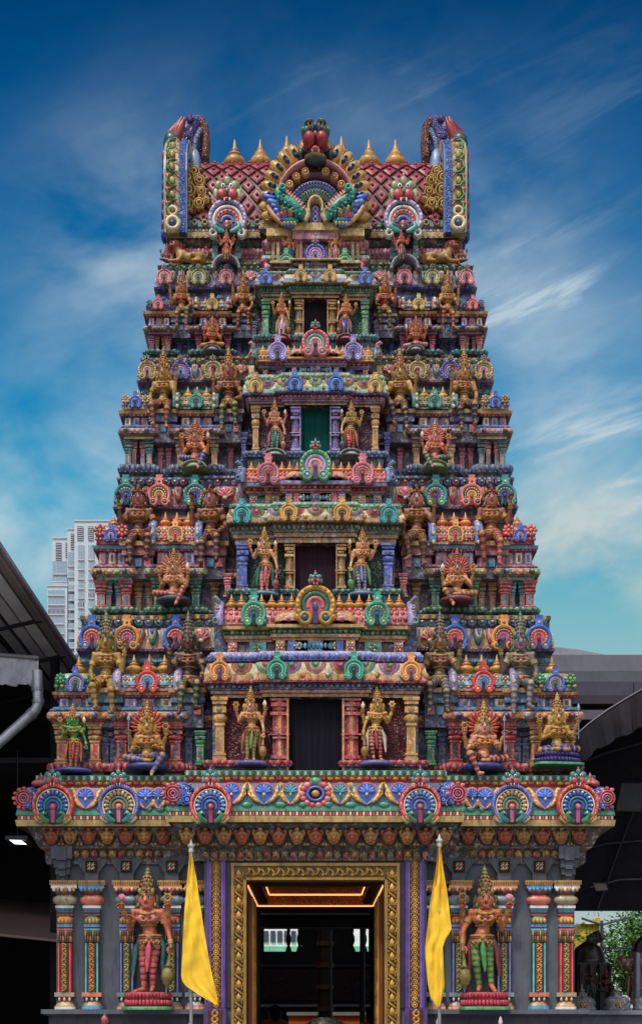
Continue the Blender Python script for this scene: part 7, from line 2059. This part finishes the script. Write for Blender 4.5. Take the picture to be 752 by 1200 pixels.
# ---- dark shed on the left
def shed():
    t = thing('market_shed', 0, 3, 'dark open shed on the left with a sloping purlin roof', 'shed'); t.location.x = -8
    prof = [4.95, 5.33, 5.81, 6.42, 7.2, 8.2, 9.4]
    zr = lambda x: 1.6 + 7.29 + .6 * (x - 4.95)
    m = Loc(); V = [(-x, y, zr(x) + dz) for dz in (.14, .22) for y in (-3.5, 15) for x in (4.9, 14)]
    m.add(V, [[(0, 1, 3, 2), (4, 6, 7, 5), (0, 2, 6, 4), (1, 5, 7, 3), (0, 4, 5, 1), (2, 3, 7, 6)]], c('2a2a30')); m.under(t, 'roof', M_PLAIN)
    for k, x in enumerate(prof):
        m = Loc(); w = .06 if k == 0 else .12; z = zr(x)
        box(m, -x - w, -x + w, -3.5, 15, z - .06, z + .13, c('8a7c7c') if k == 0 else c('d8d8de')); box(m, -x - w - .06, -x + w + .06, -3.5, 15, z + .05, z + .12, c('a8a6ae')); m.under(t, 'purlin', M_PLAIN)
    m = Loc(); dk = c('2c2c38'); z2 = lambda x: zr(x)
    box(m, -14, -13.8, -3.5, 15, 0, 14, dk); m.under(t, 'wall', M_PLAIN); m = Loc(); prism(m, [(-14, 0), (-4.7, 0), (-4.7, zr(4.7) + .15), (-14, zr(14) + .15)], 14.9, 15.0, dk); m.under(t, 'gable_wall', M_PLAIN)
    for x, y in ((5.3, 6), (5.3, 12), (9, 12)):
        m = Loc(); box(m, -x - .08, -x + .08, y, y + .16, 0, zr(x) - .05, c('2a2830')); m.under(t, 'post', M_PLAIN)
    m = Loc(); 
    for k in range(5): tube(m, [(-4.9, 3 + 2.2 * k, zr(4.9)), (-9, 3 + 2.2 * k, zr(4.9) - .9), (-13.8, 3 + 2.2 * k, zr(13))], .04, c('2a2a32'), 6)
    m.under(t, 'truss', M_PLAIN)
    # inner slab added to block light and keep the shed dark
    m = Loc(); box(m, -13.8, -4.75, 4.5, 15, 6.6, 6.7, c('26262e')); m.under(t, 'light_blocker', M_PLAIN)
    m = Loc(); m.add([(-13, 5, 4.0), (-5.0, 5, 3.2), (-5.0, 12, 4.4), (-13, 12, 5.2), (-13, 5, 4.05), (-5.0, 5, 3.25), (-5.0, 12, 4.45), (-13, 12, 5.25)], [[(0, 3, 2, 1), (4, 5, 6, 7), (0, 1, 5, 4), (1, 2, 6, 5), (2, 3, 7, 6), (3, 0, 4, 7)]], c('a88a86')); m.under(t, 'inner_awning', M_WOOD)


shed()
Y = 1.6; t = thing('awning_valance', 20, Y, 'crumpled grey tarpaulin valance hanging from the left shed eave', 'awning', z=Z_(800, Y)); m = Loc(); V = []; n = 26; r = 8
for j in range(r + 1):
    for k in range(n + 1):
        px = -70 + 116 * k / n; f = j / r; py = 768 + .17 * (px) * (.5) + f * (36 - .04 * px) + (1.6 * math.sin(k * .8) if j == r else 0) + (px > 38) * 2
        V.append((X_(px, Y), Y - .12 * f + .09 * math.sin(k * .9 + 2 * f) * f + .06 * math.sin(k * 2.1 + 1.3 * j) * (.3 + f), Z_(py, Y)))
q = [(j * (n + 1) + k, j * (n + 1) + k + 1, (j + 1) * (n + 1) + k + 1, (j + 1) * (n + 1) + k) for j in range(r) for k in range(n)]
m.add(V, [q], c('bcbac4'), True); m.under(t, 'fabric', M_CLOTH)
m = Loc(); tube(m, [(X_(-70, Y), Y - .03, Z_(762, Y)), (X_(46, Y), Y - .03, Z_(771.5, Y))], .035, c('8a8a90'), 8); m.under(t, 'rail', M_METAL)
Y = 1.3; t = thing('drain_pipe', 30, Y, 'grey bent drain pipe under the left shed eave', 'pipe', z=Z_(830, Y)); m = Loc(); u = 1 / s_(Y)
tube(m, [(X_(a, Y), Y, Z_(b, Y)) for a, b in ((44, 786), (44.5, 812), (45.5, 824), (42, 832), (36, 838), (18, 854), (-8, 877), (-60, 922))], 6 * u, c('c4c6ce'), 14); m.under(t, 'pipe', M_METAL)
for a, b, e, f in ((44.3, 806, 44.4, 810), (44.8, 820, 45.4, 824.5), (40, 835, 35, 839)):
    m = Loc(); tube(m, [(X_(a, Y), Y, Z_(b, Y)), (X_(e, Y), Y, Z_(f, Y))], 7.2 * u, c('a8aab2'), 14)
    m.under(t, 'collar', M_METAL)
Y = 3.4; t = thing('ceiling_lamp', 21, Y, 'lit white lamp panel hanging in the dark left shed', 'lamp', z=Z_(988, Y)); m = Loc()
X = X_(21, Y); zz = Z_(988, Y)
m.add([(X - .13, Y - .1, zz + .045), (X + .09, Y - .1, zz + .035), (X + .14, Y + .12, zz - .01), (X - .08, Y + .12, zz + .0)], [[(0, 3, 2, 1)], [(0, 1, 2, 3)]], WHITE); m.under(t, 'diffuser', mat_emit('lamp_light', (1, 1, 1), 1.5))
m = Loc(); box(m, X - .2, X + .2, Y - .1, Y + .3, zz + .05, zz + .12, DGREY); tube(m, [(X, Y, zz + .1), (X, Y, 6.6)], .01, DGREY, 5); m.under(t, 'housing', M_METAL)

# ---- vaulted tarpaulin canopy on the right
def canopy():
    Y0 = 1.2; t = thing('canopy', 760, Y0, 'dark vaulted tarpaulin canopy with a scalloped grey valance on the right', 'canopy')
    edge = [(640, 905), (655, 886), (672, 866), (690, 850), (712, 834), (735, 820), (756, 808), (800, 784), (860, 756), (930, 735), (1010, 730)]
    P = [(X_(a, Y0), Z_(b, Y0)) for a, b in edge]; n = len(P); m = Loc()
    V = [(x, y, z) for y in (Y0, 13) for x, z in P] + [(x, y, z + .05) for y in (Y0, 13) for x, z in P]
    q = [(k, n + k, n + k + 1, k + 1) for k in range(n - 1)] + [(2 * n + k, 2 * n + k + 1, 3 * n + k + 1, 3 * n + k) for k in range(n - 1)]
    m.add(V, [q], c('44424a'), True); m.under(t, 'roof', M_CLOTH)
    m = Loc(); tube(m, [(x, Y0 - .02, z + .03) for x, z in P], .022, c('55555c'), 8); m.under(t, 'edge_rail', M_METAL)
    m = Loc(); V = []; K = 70; xs = np.linspace(0, n - 1, K + 1)
    for j in range(5):
        for k, f in enumerate(xs):
            a = np.interp(f, range(n), [e[0] for e in edge]); b = np.interp(f, range(n), [e[1] for e in edge]); g = j / 4
            V.append((X_(a + 3 * g, Y0), Y0 - .04 - .1 * g + .09 * g * math.sin(k * .9) + .05 * math.sin(k * 2.1 + 1.5 * g) * (.3 + g), Z_(b + g * (30 + 5 * abs(math.sin(k * .42)) + 9 * min(1, max(0, (a - 690) / 60))), Y0)))
    q = [(j * (K + 1) + k, j * (K + 1) + k + 1, (j + 1) * (K + 1) + k + 1, (j + 1) * (K + 1) + k) for j in range(4) for k in range(K)]
    m.add(V, [q], c('34333a'), True); m.under(t, 'valance', M_CLOTH)
    Yb = 8.0; m = Loc(); zb = lambda p: Z_(p, Yb)
    prism(m, [(P[0][0], zb(1065))] + [(16, zb(1065)), (16, P[-1][1])] + P[::-1], Yb, Yb + .1, c('43414a')); box(m, X_(640, Yb), 16, Yb - .05, Yb + .15, zb(1067), zb(1063), c('45434c')); m.under(t, 'end_wall', M_CLOTH)
    m = Loc(); box(m, 11.5, 11.7, Y0, Yb, 0, zb(800), c('232128')); m.under(t, 'side_wall', M_CLOTH)
    for a, b in (((700, 1064), (752, 925)), ((668, 1000), (752, 985)), ((655, 905), (760, 868)), ((690, 1040), (760, 1030))):
        m = Loc(); y = Yb - .2; tube(m, [(X_(a[0], y), y, Z_(a[1], y)), (X_((a[0] + b[0]) / 2, y) , y, Z_((a[1] + b[1]) / 2 - 4, y)), (X_(b[0], y), y, Z_(b[1], y))], .03, c('5a5862') if a[0] != 690 else c('77777e'), 6); m.under(t, 'rib', M_METAL)
    for x, y in ((X_(664, 12.5), 12.5),): m = Loc(); tube(m, [(x, y, 0), (x, y, 5)], .05, c('33323a'), 8); m.under(t, 'post', M_METAL)


canopy()
Y = 6.5; t = thing('hanging_panel', 737, Y, 'tilted grey panel hanging under the right canopy', 'panel', z=Z_(933, Y)); m = Loc()
p4 = [(728, 918), (757, 918), (750, 951), (721, 950)]
m.add([(X_(a, Y), Y, Z_(b, Y)) for a, b in p4] + [(X_(a, Y), Y + .06, Z_(b, Y)) for a, b in p4], [[(0, 3, 2, 1), (4, 5, 6, 7), (0, 1, 5, 4), (1, 2, 6, 5), (2, 3, 7, 6), (3, 0, 4, 7)]], c('6f6f78')); m.under(t, 'sheet', M_PLAIN)
m = Loc(); tube(m, [(X_(740, Y), Y, Z_(918, Y)), (X_(742, Y), Y, Z_(800, Y))], .012, DGREY, 5); m.under(t, 'cable', M_METAL)
Y = 6.9; t = thing('ceiling_lamp', 701, Y, 'small unlit square lamp under the right canopy', 'lamp', z=Z_(1040, Y)); m = Loc()
p4 = [(695, 1036), (709, 1036), (712, 1043), (698, 1044)]
m.add([(X_(a, Y), Y, Z_(b, Y)) for a, b in p4] + [(X_(a, Y), Y + .1, Z_(b - 2, Y)) for a, b in p4], [[(0, 3, 2, 1), (4, 5, 6, 7), (0, 1, 5, 4), (1, 2, 6, 5), (2, 3, 7, 6), (3, 0, 4, 7)]], c('a89a90')); m.under(t, 'diffuser', M_PLAIN)

# ---- what shows below the canopy: wall with domed posts, shrine figures, tree, yellow house
Y = 2.6; t = thing('boundary_wall', 715, Y, 'low grey wall running right from the tower plinth', 'wall'); m = Loc()
box(m, X_(676, Y), 12, Y, Y + .5, 0, Z_(1187, Y), c('6a6f78')); box(m, X_(676, Y), 12, Y - .08, Y + .58, Z_(1189, Y), Z_(1184, Y), c('8a929a')); m.under(t, 'wall', M_STONE)
for px, lab in ((681, 'domed grey wall post nearest the tower'), (722, 'domed grey wall post with golden motif, middle of three'), (757, 'domed grey wall post at the right picture edge')):
    y = Y + .22; t = thing('domed_post', px, y, lab, 'wall post', 'domed posts along the low wall', z=Z_(1184, Y)); X = X_(px, y); z = Z_(1184, Y); u = 1.15 / s_(y); m = Loc()
    lathe(m, [(14 * u, 0), (14.5 * u, 2 * u), (13 * u, 3 * u), (14 * u, 7 * u), (12 * u, 11.5 * u), (8 * u, 14 * u), (5 * u, 14.5 * u), (6 * u, 16 * u), (3 * u, 19 * u)], [c('5f6a70'), c('747c80'), c('646e74'), c('727a7e'), c('6a7276'), DGREY, c('5f5f58'), c('555550')], 20, (X, y, z), 1, .8, p=3); m.under(t, 'dome', M_PAINT)
    m = Loc(); lathe(m, [(2.2 * u, 19 * u), (3.4 * u, 20.5 * u), (1 * u, 22 * u), (.6 * u, 27 * u)], c('8a8474'), 10, (X, y, z)); m.under(t, 'spike', M_PAINT)
    m = Loc(); flower(m, X, z + 6 * u, 4.2 * u, y - 11.4 * u, (GOLD, c('c08a30'), ORANGE), 6); m.under(t, 'motif', M_PAINT)
dk = dict(crown='4a3f34', jewel='6a5638', hair='2a2424')
figure('guardian', 692, 1170, 30, 4.2, pal('3a2a28', '4a2c34', '33222c', face='4a3630', **dk), 'dark weathered shrine figure standing behind the low wall, nearest the tower', None, mace=False, voxel=.02)
figure('seated', 709, 1164, 40, 4.6, pal('33272a', '2c2c38', '222230', face='40302c', **dk), 'dark seated shrine figure in front of the small domed shrine', None, voxel=.02)
figure('many_armed', 744, 1178, 66, 5.2, pal('b8847c', '9a6a68', '7f5450', crown='a87a70', jewel='c09a8a', face='c08e86', hair='8a6058', sash='b07f78'), 'pinkish carved many armed figure near the right picture edge', None, mace=False, voxel=.02)
Y = 5.6; t = thing('small_shrine', 697, Y, 'small dark shrine with a latticed dome behind the low wall', 'shrine'); u = 1 / s_(Y); X = X_(697, Y); m = Loc()
box(m, X - 21 * u, X + 17 * u, Y, Y + 1.2, 0, Z_(1128, Y), c('2c2428')); m.under(t, 'wall', M_SIMPLE)
m = Loc(); lathe(m, [(21 * u, 0), (22 * u, 3 * u), (20 * u, 5 * u), (19 * u, 12 * u), (14 * u, 20 * u), (7 * u, 25 * u), (3 * u, 27 * u), (1 * u, 33 * u)], [c('3a3030'), c('54432f'), c('4a3c30'), c('54432f'), c('3f3428'), c('54432f'), c('6a5638')], 24, (X - 2 * u, Y + .5, Z_(1128, Y)), alt=(c('2a2220'), 24)); m.under(t, 'dome', M_SIMPLE)
for k in range(4):
    m = Loc(); xx = X + (-19 + 11.5 * k) * u; lathe(m, [(2.4 * u, 0), (1.8 * u, .1), (1.8 * u, Z_(1130, Y) - .2), (2.8 * u, Z_(1130, Y))], (c('4a2c34'), c('3a3a30'))[k % 2], 10, (xx, Y - .12, 0)); m.under(t, 'pillar', M_SIMPLE)
Y = 3.4; t = thing('post', 745, Y, 'grey round steel post near the right picture edge', 'post'); X = X_(746, Y); m = Loc()
tube(m, [(X, Y, 0), (X, Y, Z_(1113, Y))], .07, c('8f949c'), 12); m.under(t, 'shaft', M_METAL)
m = Loc(); tube(m, [(X, Y, Z_(1116, Y)), (X_(748, Y), Y, Z_(1108, Y)), (X_(756, Y), Y, Z_(1098, Y))], .085, c('33333a'), 10); m.under(t, 'elbow', M_METAL)
Y = 17.0; t = thing('floodlight_pole', 704.5, Y, 'white pole with a black floodlight and slanting white arms', 'floodlight'); X = X_(704.5, Y); m = Loc()
tube(m, [(X, Y, 0), (X, Y, Z_(1079, Y))], .05, c('d8dade'), 8); m.under(t, 'pole', M_PAINT)
for a, b in (((704.5, 1084), (681, 1076)), ((704.5, 1084), (739, 1074)), ((707, 1111), (742, 1111))):
    m = Loc(); tube(m, [(X_(a[0], Y), Y, Z_(a[1], Y)), (X_(b[0], Y), Y, Z_(b[1], Y))], .035, c('dfe2e6'), 6); m.under(t, 'arm', M_PAINT)
m = Loc(); g = MB(); box(g, -.2, .2, -.08, .05, -.17, .17, c('16161a')); box(g, -.15, .15, -.09, -.07, -.12, .12, c('4a4c54'))
m.merge(g, Matrix.Translation((X_(694.5, Y), Y - .15, Z_(1100, Y))) @ Matrix.Rotation(-.5, 4, 'Y')); tube(m, [(X_(697, Y), Y - .05, Z_(1103, Y)), (X_(704, Y), Y, Z_(1104, Y))], .03, c('16161a'), 6); m.under(t, 'lamp_head', M_PAINT)
Y = 22.0; t = thing('yellow_building', 690, Y, 'small bright yellow building behind the floodlight pole', 'building'); m = Loc()
x0, x1 = X_(680, Y), X_(702, Y); box(m, x0, x1, Y, Y + 3, 0, Z_(1082, Y), c('e3c52c'))
for k in (.3, .62): box(m, x0 + (x1 - x0) * k - .015, x0 + (x1 - x0) * k + .015, Y - .03, Y, 0, Z_(1083, Y), c('a88f2c'))
m.under(t, 'wall', M_PLAIN); m = Loc(); box(m, X_(697, Y), X_(701, Y), Y - .2, Y + .5, Z_(1085, Y), Z_(1076, Y), c('d8bb2c')); m.under(t, 'chimney', M_PLAIN)
m = Loc(); box(m, x0 - .1, x1 + .1, Y - .12, Y + 3.1, Z_(1083, Y), Z_(1081, Y), c('ece6d8')); m.under(t, 'roof', M_PLAIN)


def tree(px, Y, r, zc, label, n, seed):
    t = thing('leafy_tree', px, Y, label, 'tree', None); X = X_(px, Y); R = random.Random(seed); m = Loc()
    tube(m, [(X, Y, 0), (X + .05, Y, zc * .4), (X - .08, Y + .1, zc * .7), (X, Y, zc)], [.2, .16, .12, .05], c('5a4636'), 9)
    tips = []
    for k in range(9):
        a = R.uniform(0, 6.28); l = R.uniform(.5, .95) * r; p0 = np.array((X, Y, zc * R.uniform(.45, .75))); p1 = p0 + (math.cos(a) * l, math.sin(a) * l, R.uniform(.2, 1.0) * r)
        tube(m, [p0, (p0 + p1) / 2 + (0, 0, .12), p1], [.07, .05, .015], c('5a4636'), 6); tips.append(p1)
    m.under(t, 'trunk', M_PLAIN)
    m = Loc(); V = []; F = []; CC = []
    cl = [np.array((X + R.gauss(0, .5) * r, Y + R.gauss(0, .45) * r, zc + R.gauss(0, .4) * r)) for _ in range(34)] + tips
    for k in range(n):
        q = cl[R.randrange(len(cl))]; s = r * .16; p = q + np.array((R.gauss(0, s), R.gauss(0, s), R.gauss(0, s)))
        d1 = np.array((R.gauss(0, 1), R.gauss(0, 1), R.gauss(0, .6))); d1 /= np.linalg.norm(d1); d2 = np.cross(d1, (R.gauss(0, 1), R.gauss(0, 1), R.gauss(0, 1))); d2 /= np.linalg.norm(d2)
        a = R.uniform(.05, .085); b = len(V); V += [p - d1 * a, p + d2 * a * .5, p + d1 * a, p - d2 * a * .5]; F.append((b, b + 1, b + 2, b + 3)); g = R.uniform(.6, 1.3); CC.append((.16 * g, .32 * g, .09 * g))
    m.add(V, [F], np.array(CC)); m.under(t, 'crown', M_CLOTH)


tree(750, 19, 1.5, 3.5, 'leafy green tree beyond the low wall on the right', 5200, 3)
tree(790, 26, 2.4, 4.6, 'larger green tree behind, cut by the right picture edge', 7000, 8)
# ------------------------------------------------------------------ camera, sky, sun
cam = bpy.data.cameras.new('camera'); co = bpy.data.objects.new('camera', cam); COL.objects.link(co)
co.location = (0, -D, EYE); co.rotation_euler = (math.pi / 2, 0, 0)
cam.sensor_fit = 'VERTICAL'; cam.sensor_height = 24; cam.lens = 24 * D / (1200 / PXM)
cam.shift_y = (HY - 600) / 1200; cam.shift_x = (376 - CX) / 1200
cam.clip_start = .1; cam.clip_end = 20000
SC.camera = co

SUN_EL, SUN_AZ = math.radians(60), math.radians(-30)     # from the front left, veiled
sd = Vector((math.sin(SUN_AZ) * math.cos(SUN_EL), -math.cos(SUN_AZ) * math.cos(SUN_EL), math.sin(SUN_EL)))
sl = bpy.data.lights.new('sun', 'SUN'); sl.energy = 2.2; sl.angle = math.radians(10); sl.color = (1, .95, .88)
so = bpy.data.objects.new('sun', sl); COL.objects.link(so); so.rotation_euler = sd.to_track_quat('Z', 'Y').to_euler(); so.location = (-20, -30, 40)

w = bpy.data.worlds.new('World'); SC.world = w; w.use_nodes = True; nt = w.node_tree; nt.nodes.clear(); L = nt.links.new
out = N(nt, 'ShaderNodeOutputWorld'); bg = N(nt, 'ShaderNodeBackground', Strength=.1)
sky = N(nt, 'ShaderNodeTexSky', sky_type='NISHITA'); sky.sun_disc = False; sky.sun_elevation = SUN_EL; sky.sun_rotation = math.atan2(sd.x, sd.y)
sky.air_density = 1.0; sky.dust_density = .6; sky.ozone_density = 3.0
tc = N(nt, 'ShaderNodeTexCoord'); sep = N(nt, 'ShaderNodeSeparateXYZ'); L(tc.outputs['Generated'], sep.inputs[0])


def mth(op, a, b=None, cl=False):
    n = N(nt, 'ShaderNodeMath', operation=op); n.use_clamp = cl
    for i, v in enumerate((a, b)):
        if v is None: continue
        if isinstance(v, (int, float)): n.inputs[i].default_value = v
        else: L(v, n.inputs[i])
    return n.outputs[0]


def mix(f, a, b):
    n = N(nt, 'ShaderNodeMix', data_type='RGBA')
    if isinstance(f, (int, float)): n.inputs[0].default_value = f
    else: L(f, n.inputs[0])
    for k, v in ((6, a), (7, b)):
        if isinstance(v, tuple): n.inputs[k].default_value = (*v, 1)
        else: L(v, n.inputs[k])
    return n.outputs[2]


# azimuth / height coordinates of the sky in front (slope units)
yy = mth('MAXIMUM', sep.outputs['Y'], .05)
u = mth('DIVIDE', sep.outputs['X'], yy); v = mth('DIVIDE', sep.outputs['Z'], yy)
cmb = N(nt, 'ShaderNodeCombineXYZ'); L(u, cmb.inputs[0]); L(v, cmb.inputs[1])


def noise(rot, sx, sy, sc, det, rough, dist=0.0):
    mp = N(nt, 'ShaderNodeMapping'); mp.inputs['Rotation'].default_value = (0, 0, math.radians(rot))
    L(cmb.outputs[0], mp.inputs[0])
    m2 = N(nt, 'ShaderNodeMapping'); m2.inputs['Scale'].default_value = (sx, sy, 1); L(mp.outputs[0], m2.inputs[0])
    n = N(nt, 'ShaderNodeTexNoise', Scale=sc, Detail=det, Roughness=rough, Distortion=dist); L(m2.outputs[0], n.inputs['Vector'])
    return n.outputs['Fac']


def blob(px, py, rx, ry, rot=0):
    """soft elliptical patch of sky round the direction seen at photo pixel (px, py)"""
    k = PXM * D; du = mth('SUBTRACT', u, (px - CX) / k); dv = mth('SUBTRACT', v, (HY - py) / k); a = math.radians(rot)
    p = mth('ADD', mth('MULTIPLY', du, math.cos(a) * k / rx), mth('MULTIPLY', dv, math.sin(a) * k / rx))
    q = mth('ADD', mth('MULTIPLY', du, -math.sin(a) * k / ry), mth('MULTIPLY', dv, math.cos(a) * k / ry))
    d2 = mth('ADD', mth('MULTIPLY', p, p), mth('MULTIPLY', q, q))
    return mth('POWER', 2.718, mth('MULTIPLY', d2, -1.0))


def ramp(x, a, b):
    n = N(nt, 'ShaderNodeMapRange', interpolation_type='SMOOTHSTEP'); n.inputs['From Min'].default_value = a; n.inputs['From Max'].default_value = b
    L(x, n.inputs['Value']); return n.outputs[0]


# clear sky: the physical sky deepened to the photograph's polarised blue, pale towards the horizon
cr = N(nt, 'ShaderNodeValToRGB'); L(mth('MULTIPLY', v, 1.25), cr.inputs[0])
e = cr.color_ramp.elements
stops = [(0.0, c('b4bfbe')), (.3, c('aac4c8')), (.4, c('86b8c6')), (.5, c('44a0c8')), (.6, c('1a84bc')), (.72, c('036aa8')), (.85, c('005392')), (1.0, c('003b74'))]
while len(e) < len(stops): e.new(.5)
for k, (p, cl) in enumerate(stops): e[k].position = p; e[k].color = (*[x * 10 / 1.5 for x in cl], 1)
skyc = mix(.97, sky.outputs[0], cr.outputs[0])
hsn = N(nt, 'ShaderNodeHueSaturation'); hsn.inputs['Saturation'].default_value = 1.12; hsn.inputs['Hue'].default_value = .493; L(skyc, hsn.inputs['Color']); skyc = hsn.outputs[0]
wis = noise(-24, 1, 5.0, 5.0, 8, .62, .6); fine = noise(-30, 1, 3.2, 14.0, 6, .6, .4); soft = noise(-15, 1, 1.6, 4.0, 6, .55, .3)
W = ramp(wis, .46, .68); S = ramp(soft, .35, .7)
cl = None
for args, src, st in (((155, 290, 100, 120, 20), S, .6), ((120, 560, 190, 160, 0), S, .42), ((430, 120, 150, 40, 0), W, .22), ((625, 355, 130, 26, 13), W, 1.0), ((690, 550, 160, 60, 22), W, 1.1), ((650, 520, 130, 70, 25), S, .6), ((640, 400, 120, 60, 14), S, .35), ((640, 420, 150, 180, 0), S, .12),
                      ((700, 690, 200, 100, 0), S, 1.7), ((690, 620, 130, 40, 12), S, .8), ((370, 300, 220, 150, 0), S, .32), ((640, 270, 60, 20, 22), W, .5), ((720, 150, 120, 110, 20), W, .08), ((60, 650, 190, 120, 0), S, 1.2), ((370, 330, 270, 230, 0), S, .3), ((560, 330, 80, 110, 0), S, .3)):
    t = mth('MULTIPLY', mth('MULTIPLY', blob(*args), src), st)
    cl = t if cl is None else mth('ADD', cl, t)
cl = mth('MULTIPLY', cl, mth('ADD', .7, mth('MULTIPLY', fine, .6)), True)
front = ramp(sep.outputs['Y'], .0, .25)
cl = mth('MULTIPLY', mth('MULTIPLY', cl, front), .85)
warm = ramp(v, .55, .25)
ccol = mix(mth('MULTIPLY', warm, blob(700, 680, 260, 200)), tuple(x * 6.4 for x in c('c6dae4')), tuple(x * 6.4 for x in c('dcd8c2')))
skyc = mix(cl, skyc, ccol)
# the sky behind the viewer: thin bright overcast, added as soft frontal fill
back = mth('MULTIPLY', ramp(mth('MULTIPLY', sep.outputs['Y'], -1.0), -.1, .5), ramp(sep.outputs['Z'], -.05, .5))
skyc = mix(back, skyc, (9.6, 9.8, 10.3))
dark = ramp(sep.outputs['Z'], -.08, .0)
skyc = mix(dark, (.5, .5, .5), skyc)
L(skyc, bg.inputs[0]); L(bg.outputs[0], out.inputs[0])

vs = SC.view_settings; SC.display_settings.display_device = 'sRGB'
vs.view_transform = 'Standard'; vs.look = 'None'; vs.exposure = 0.55; vs.gamma = 1; vs.use_curve_mapping = False
SC.cycles.max_bounces = 6; SC.cycles.use_denoising = True
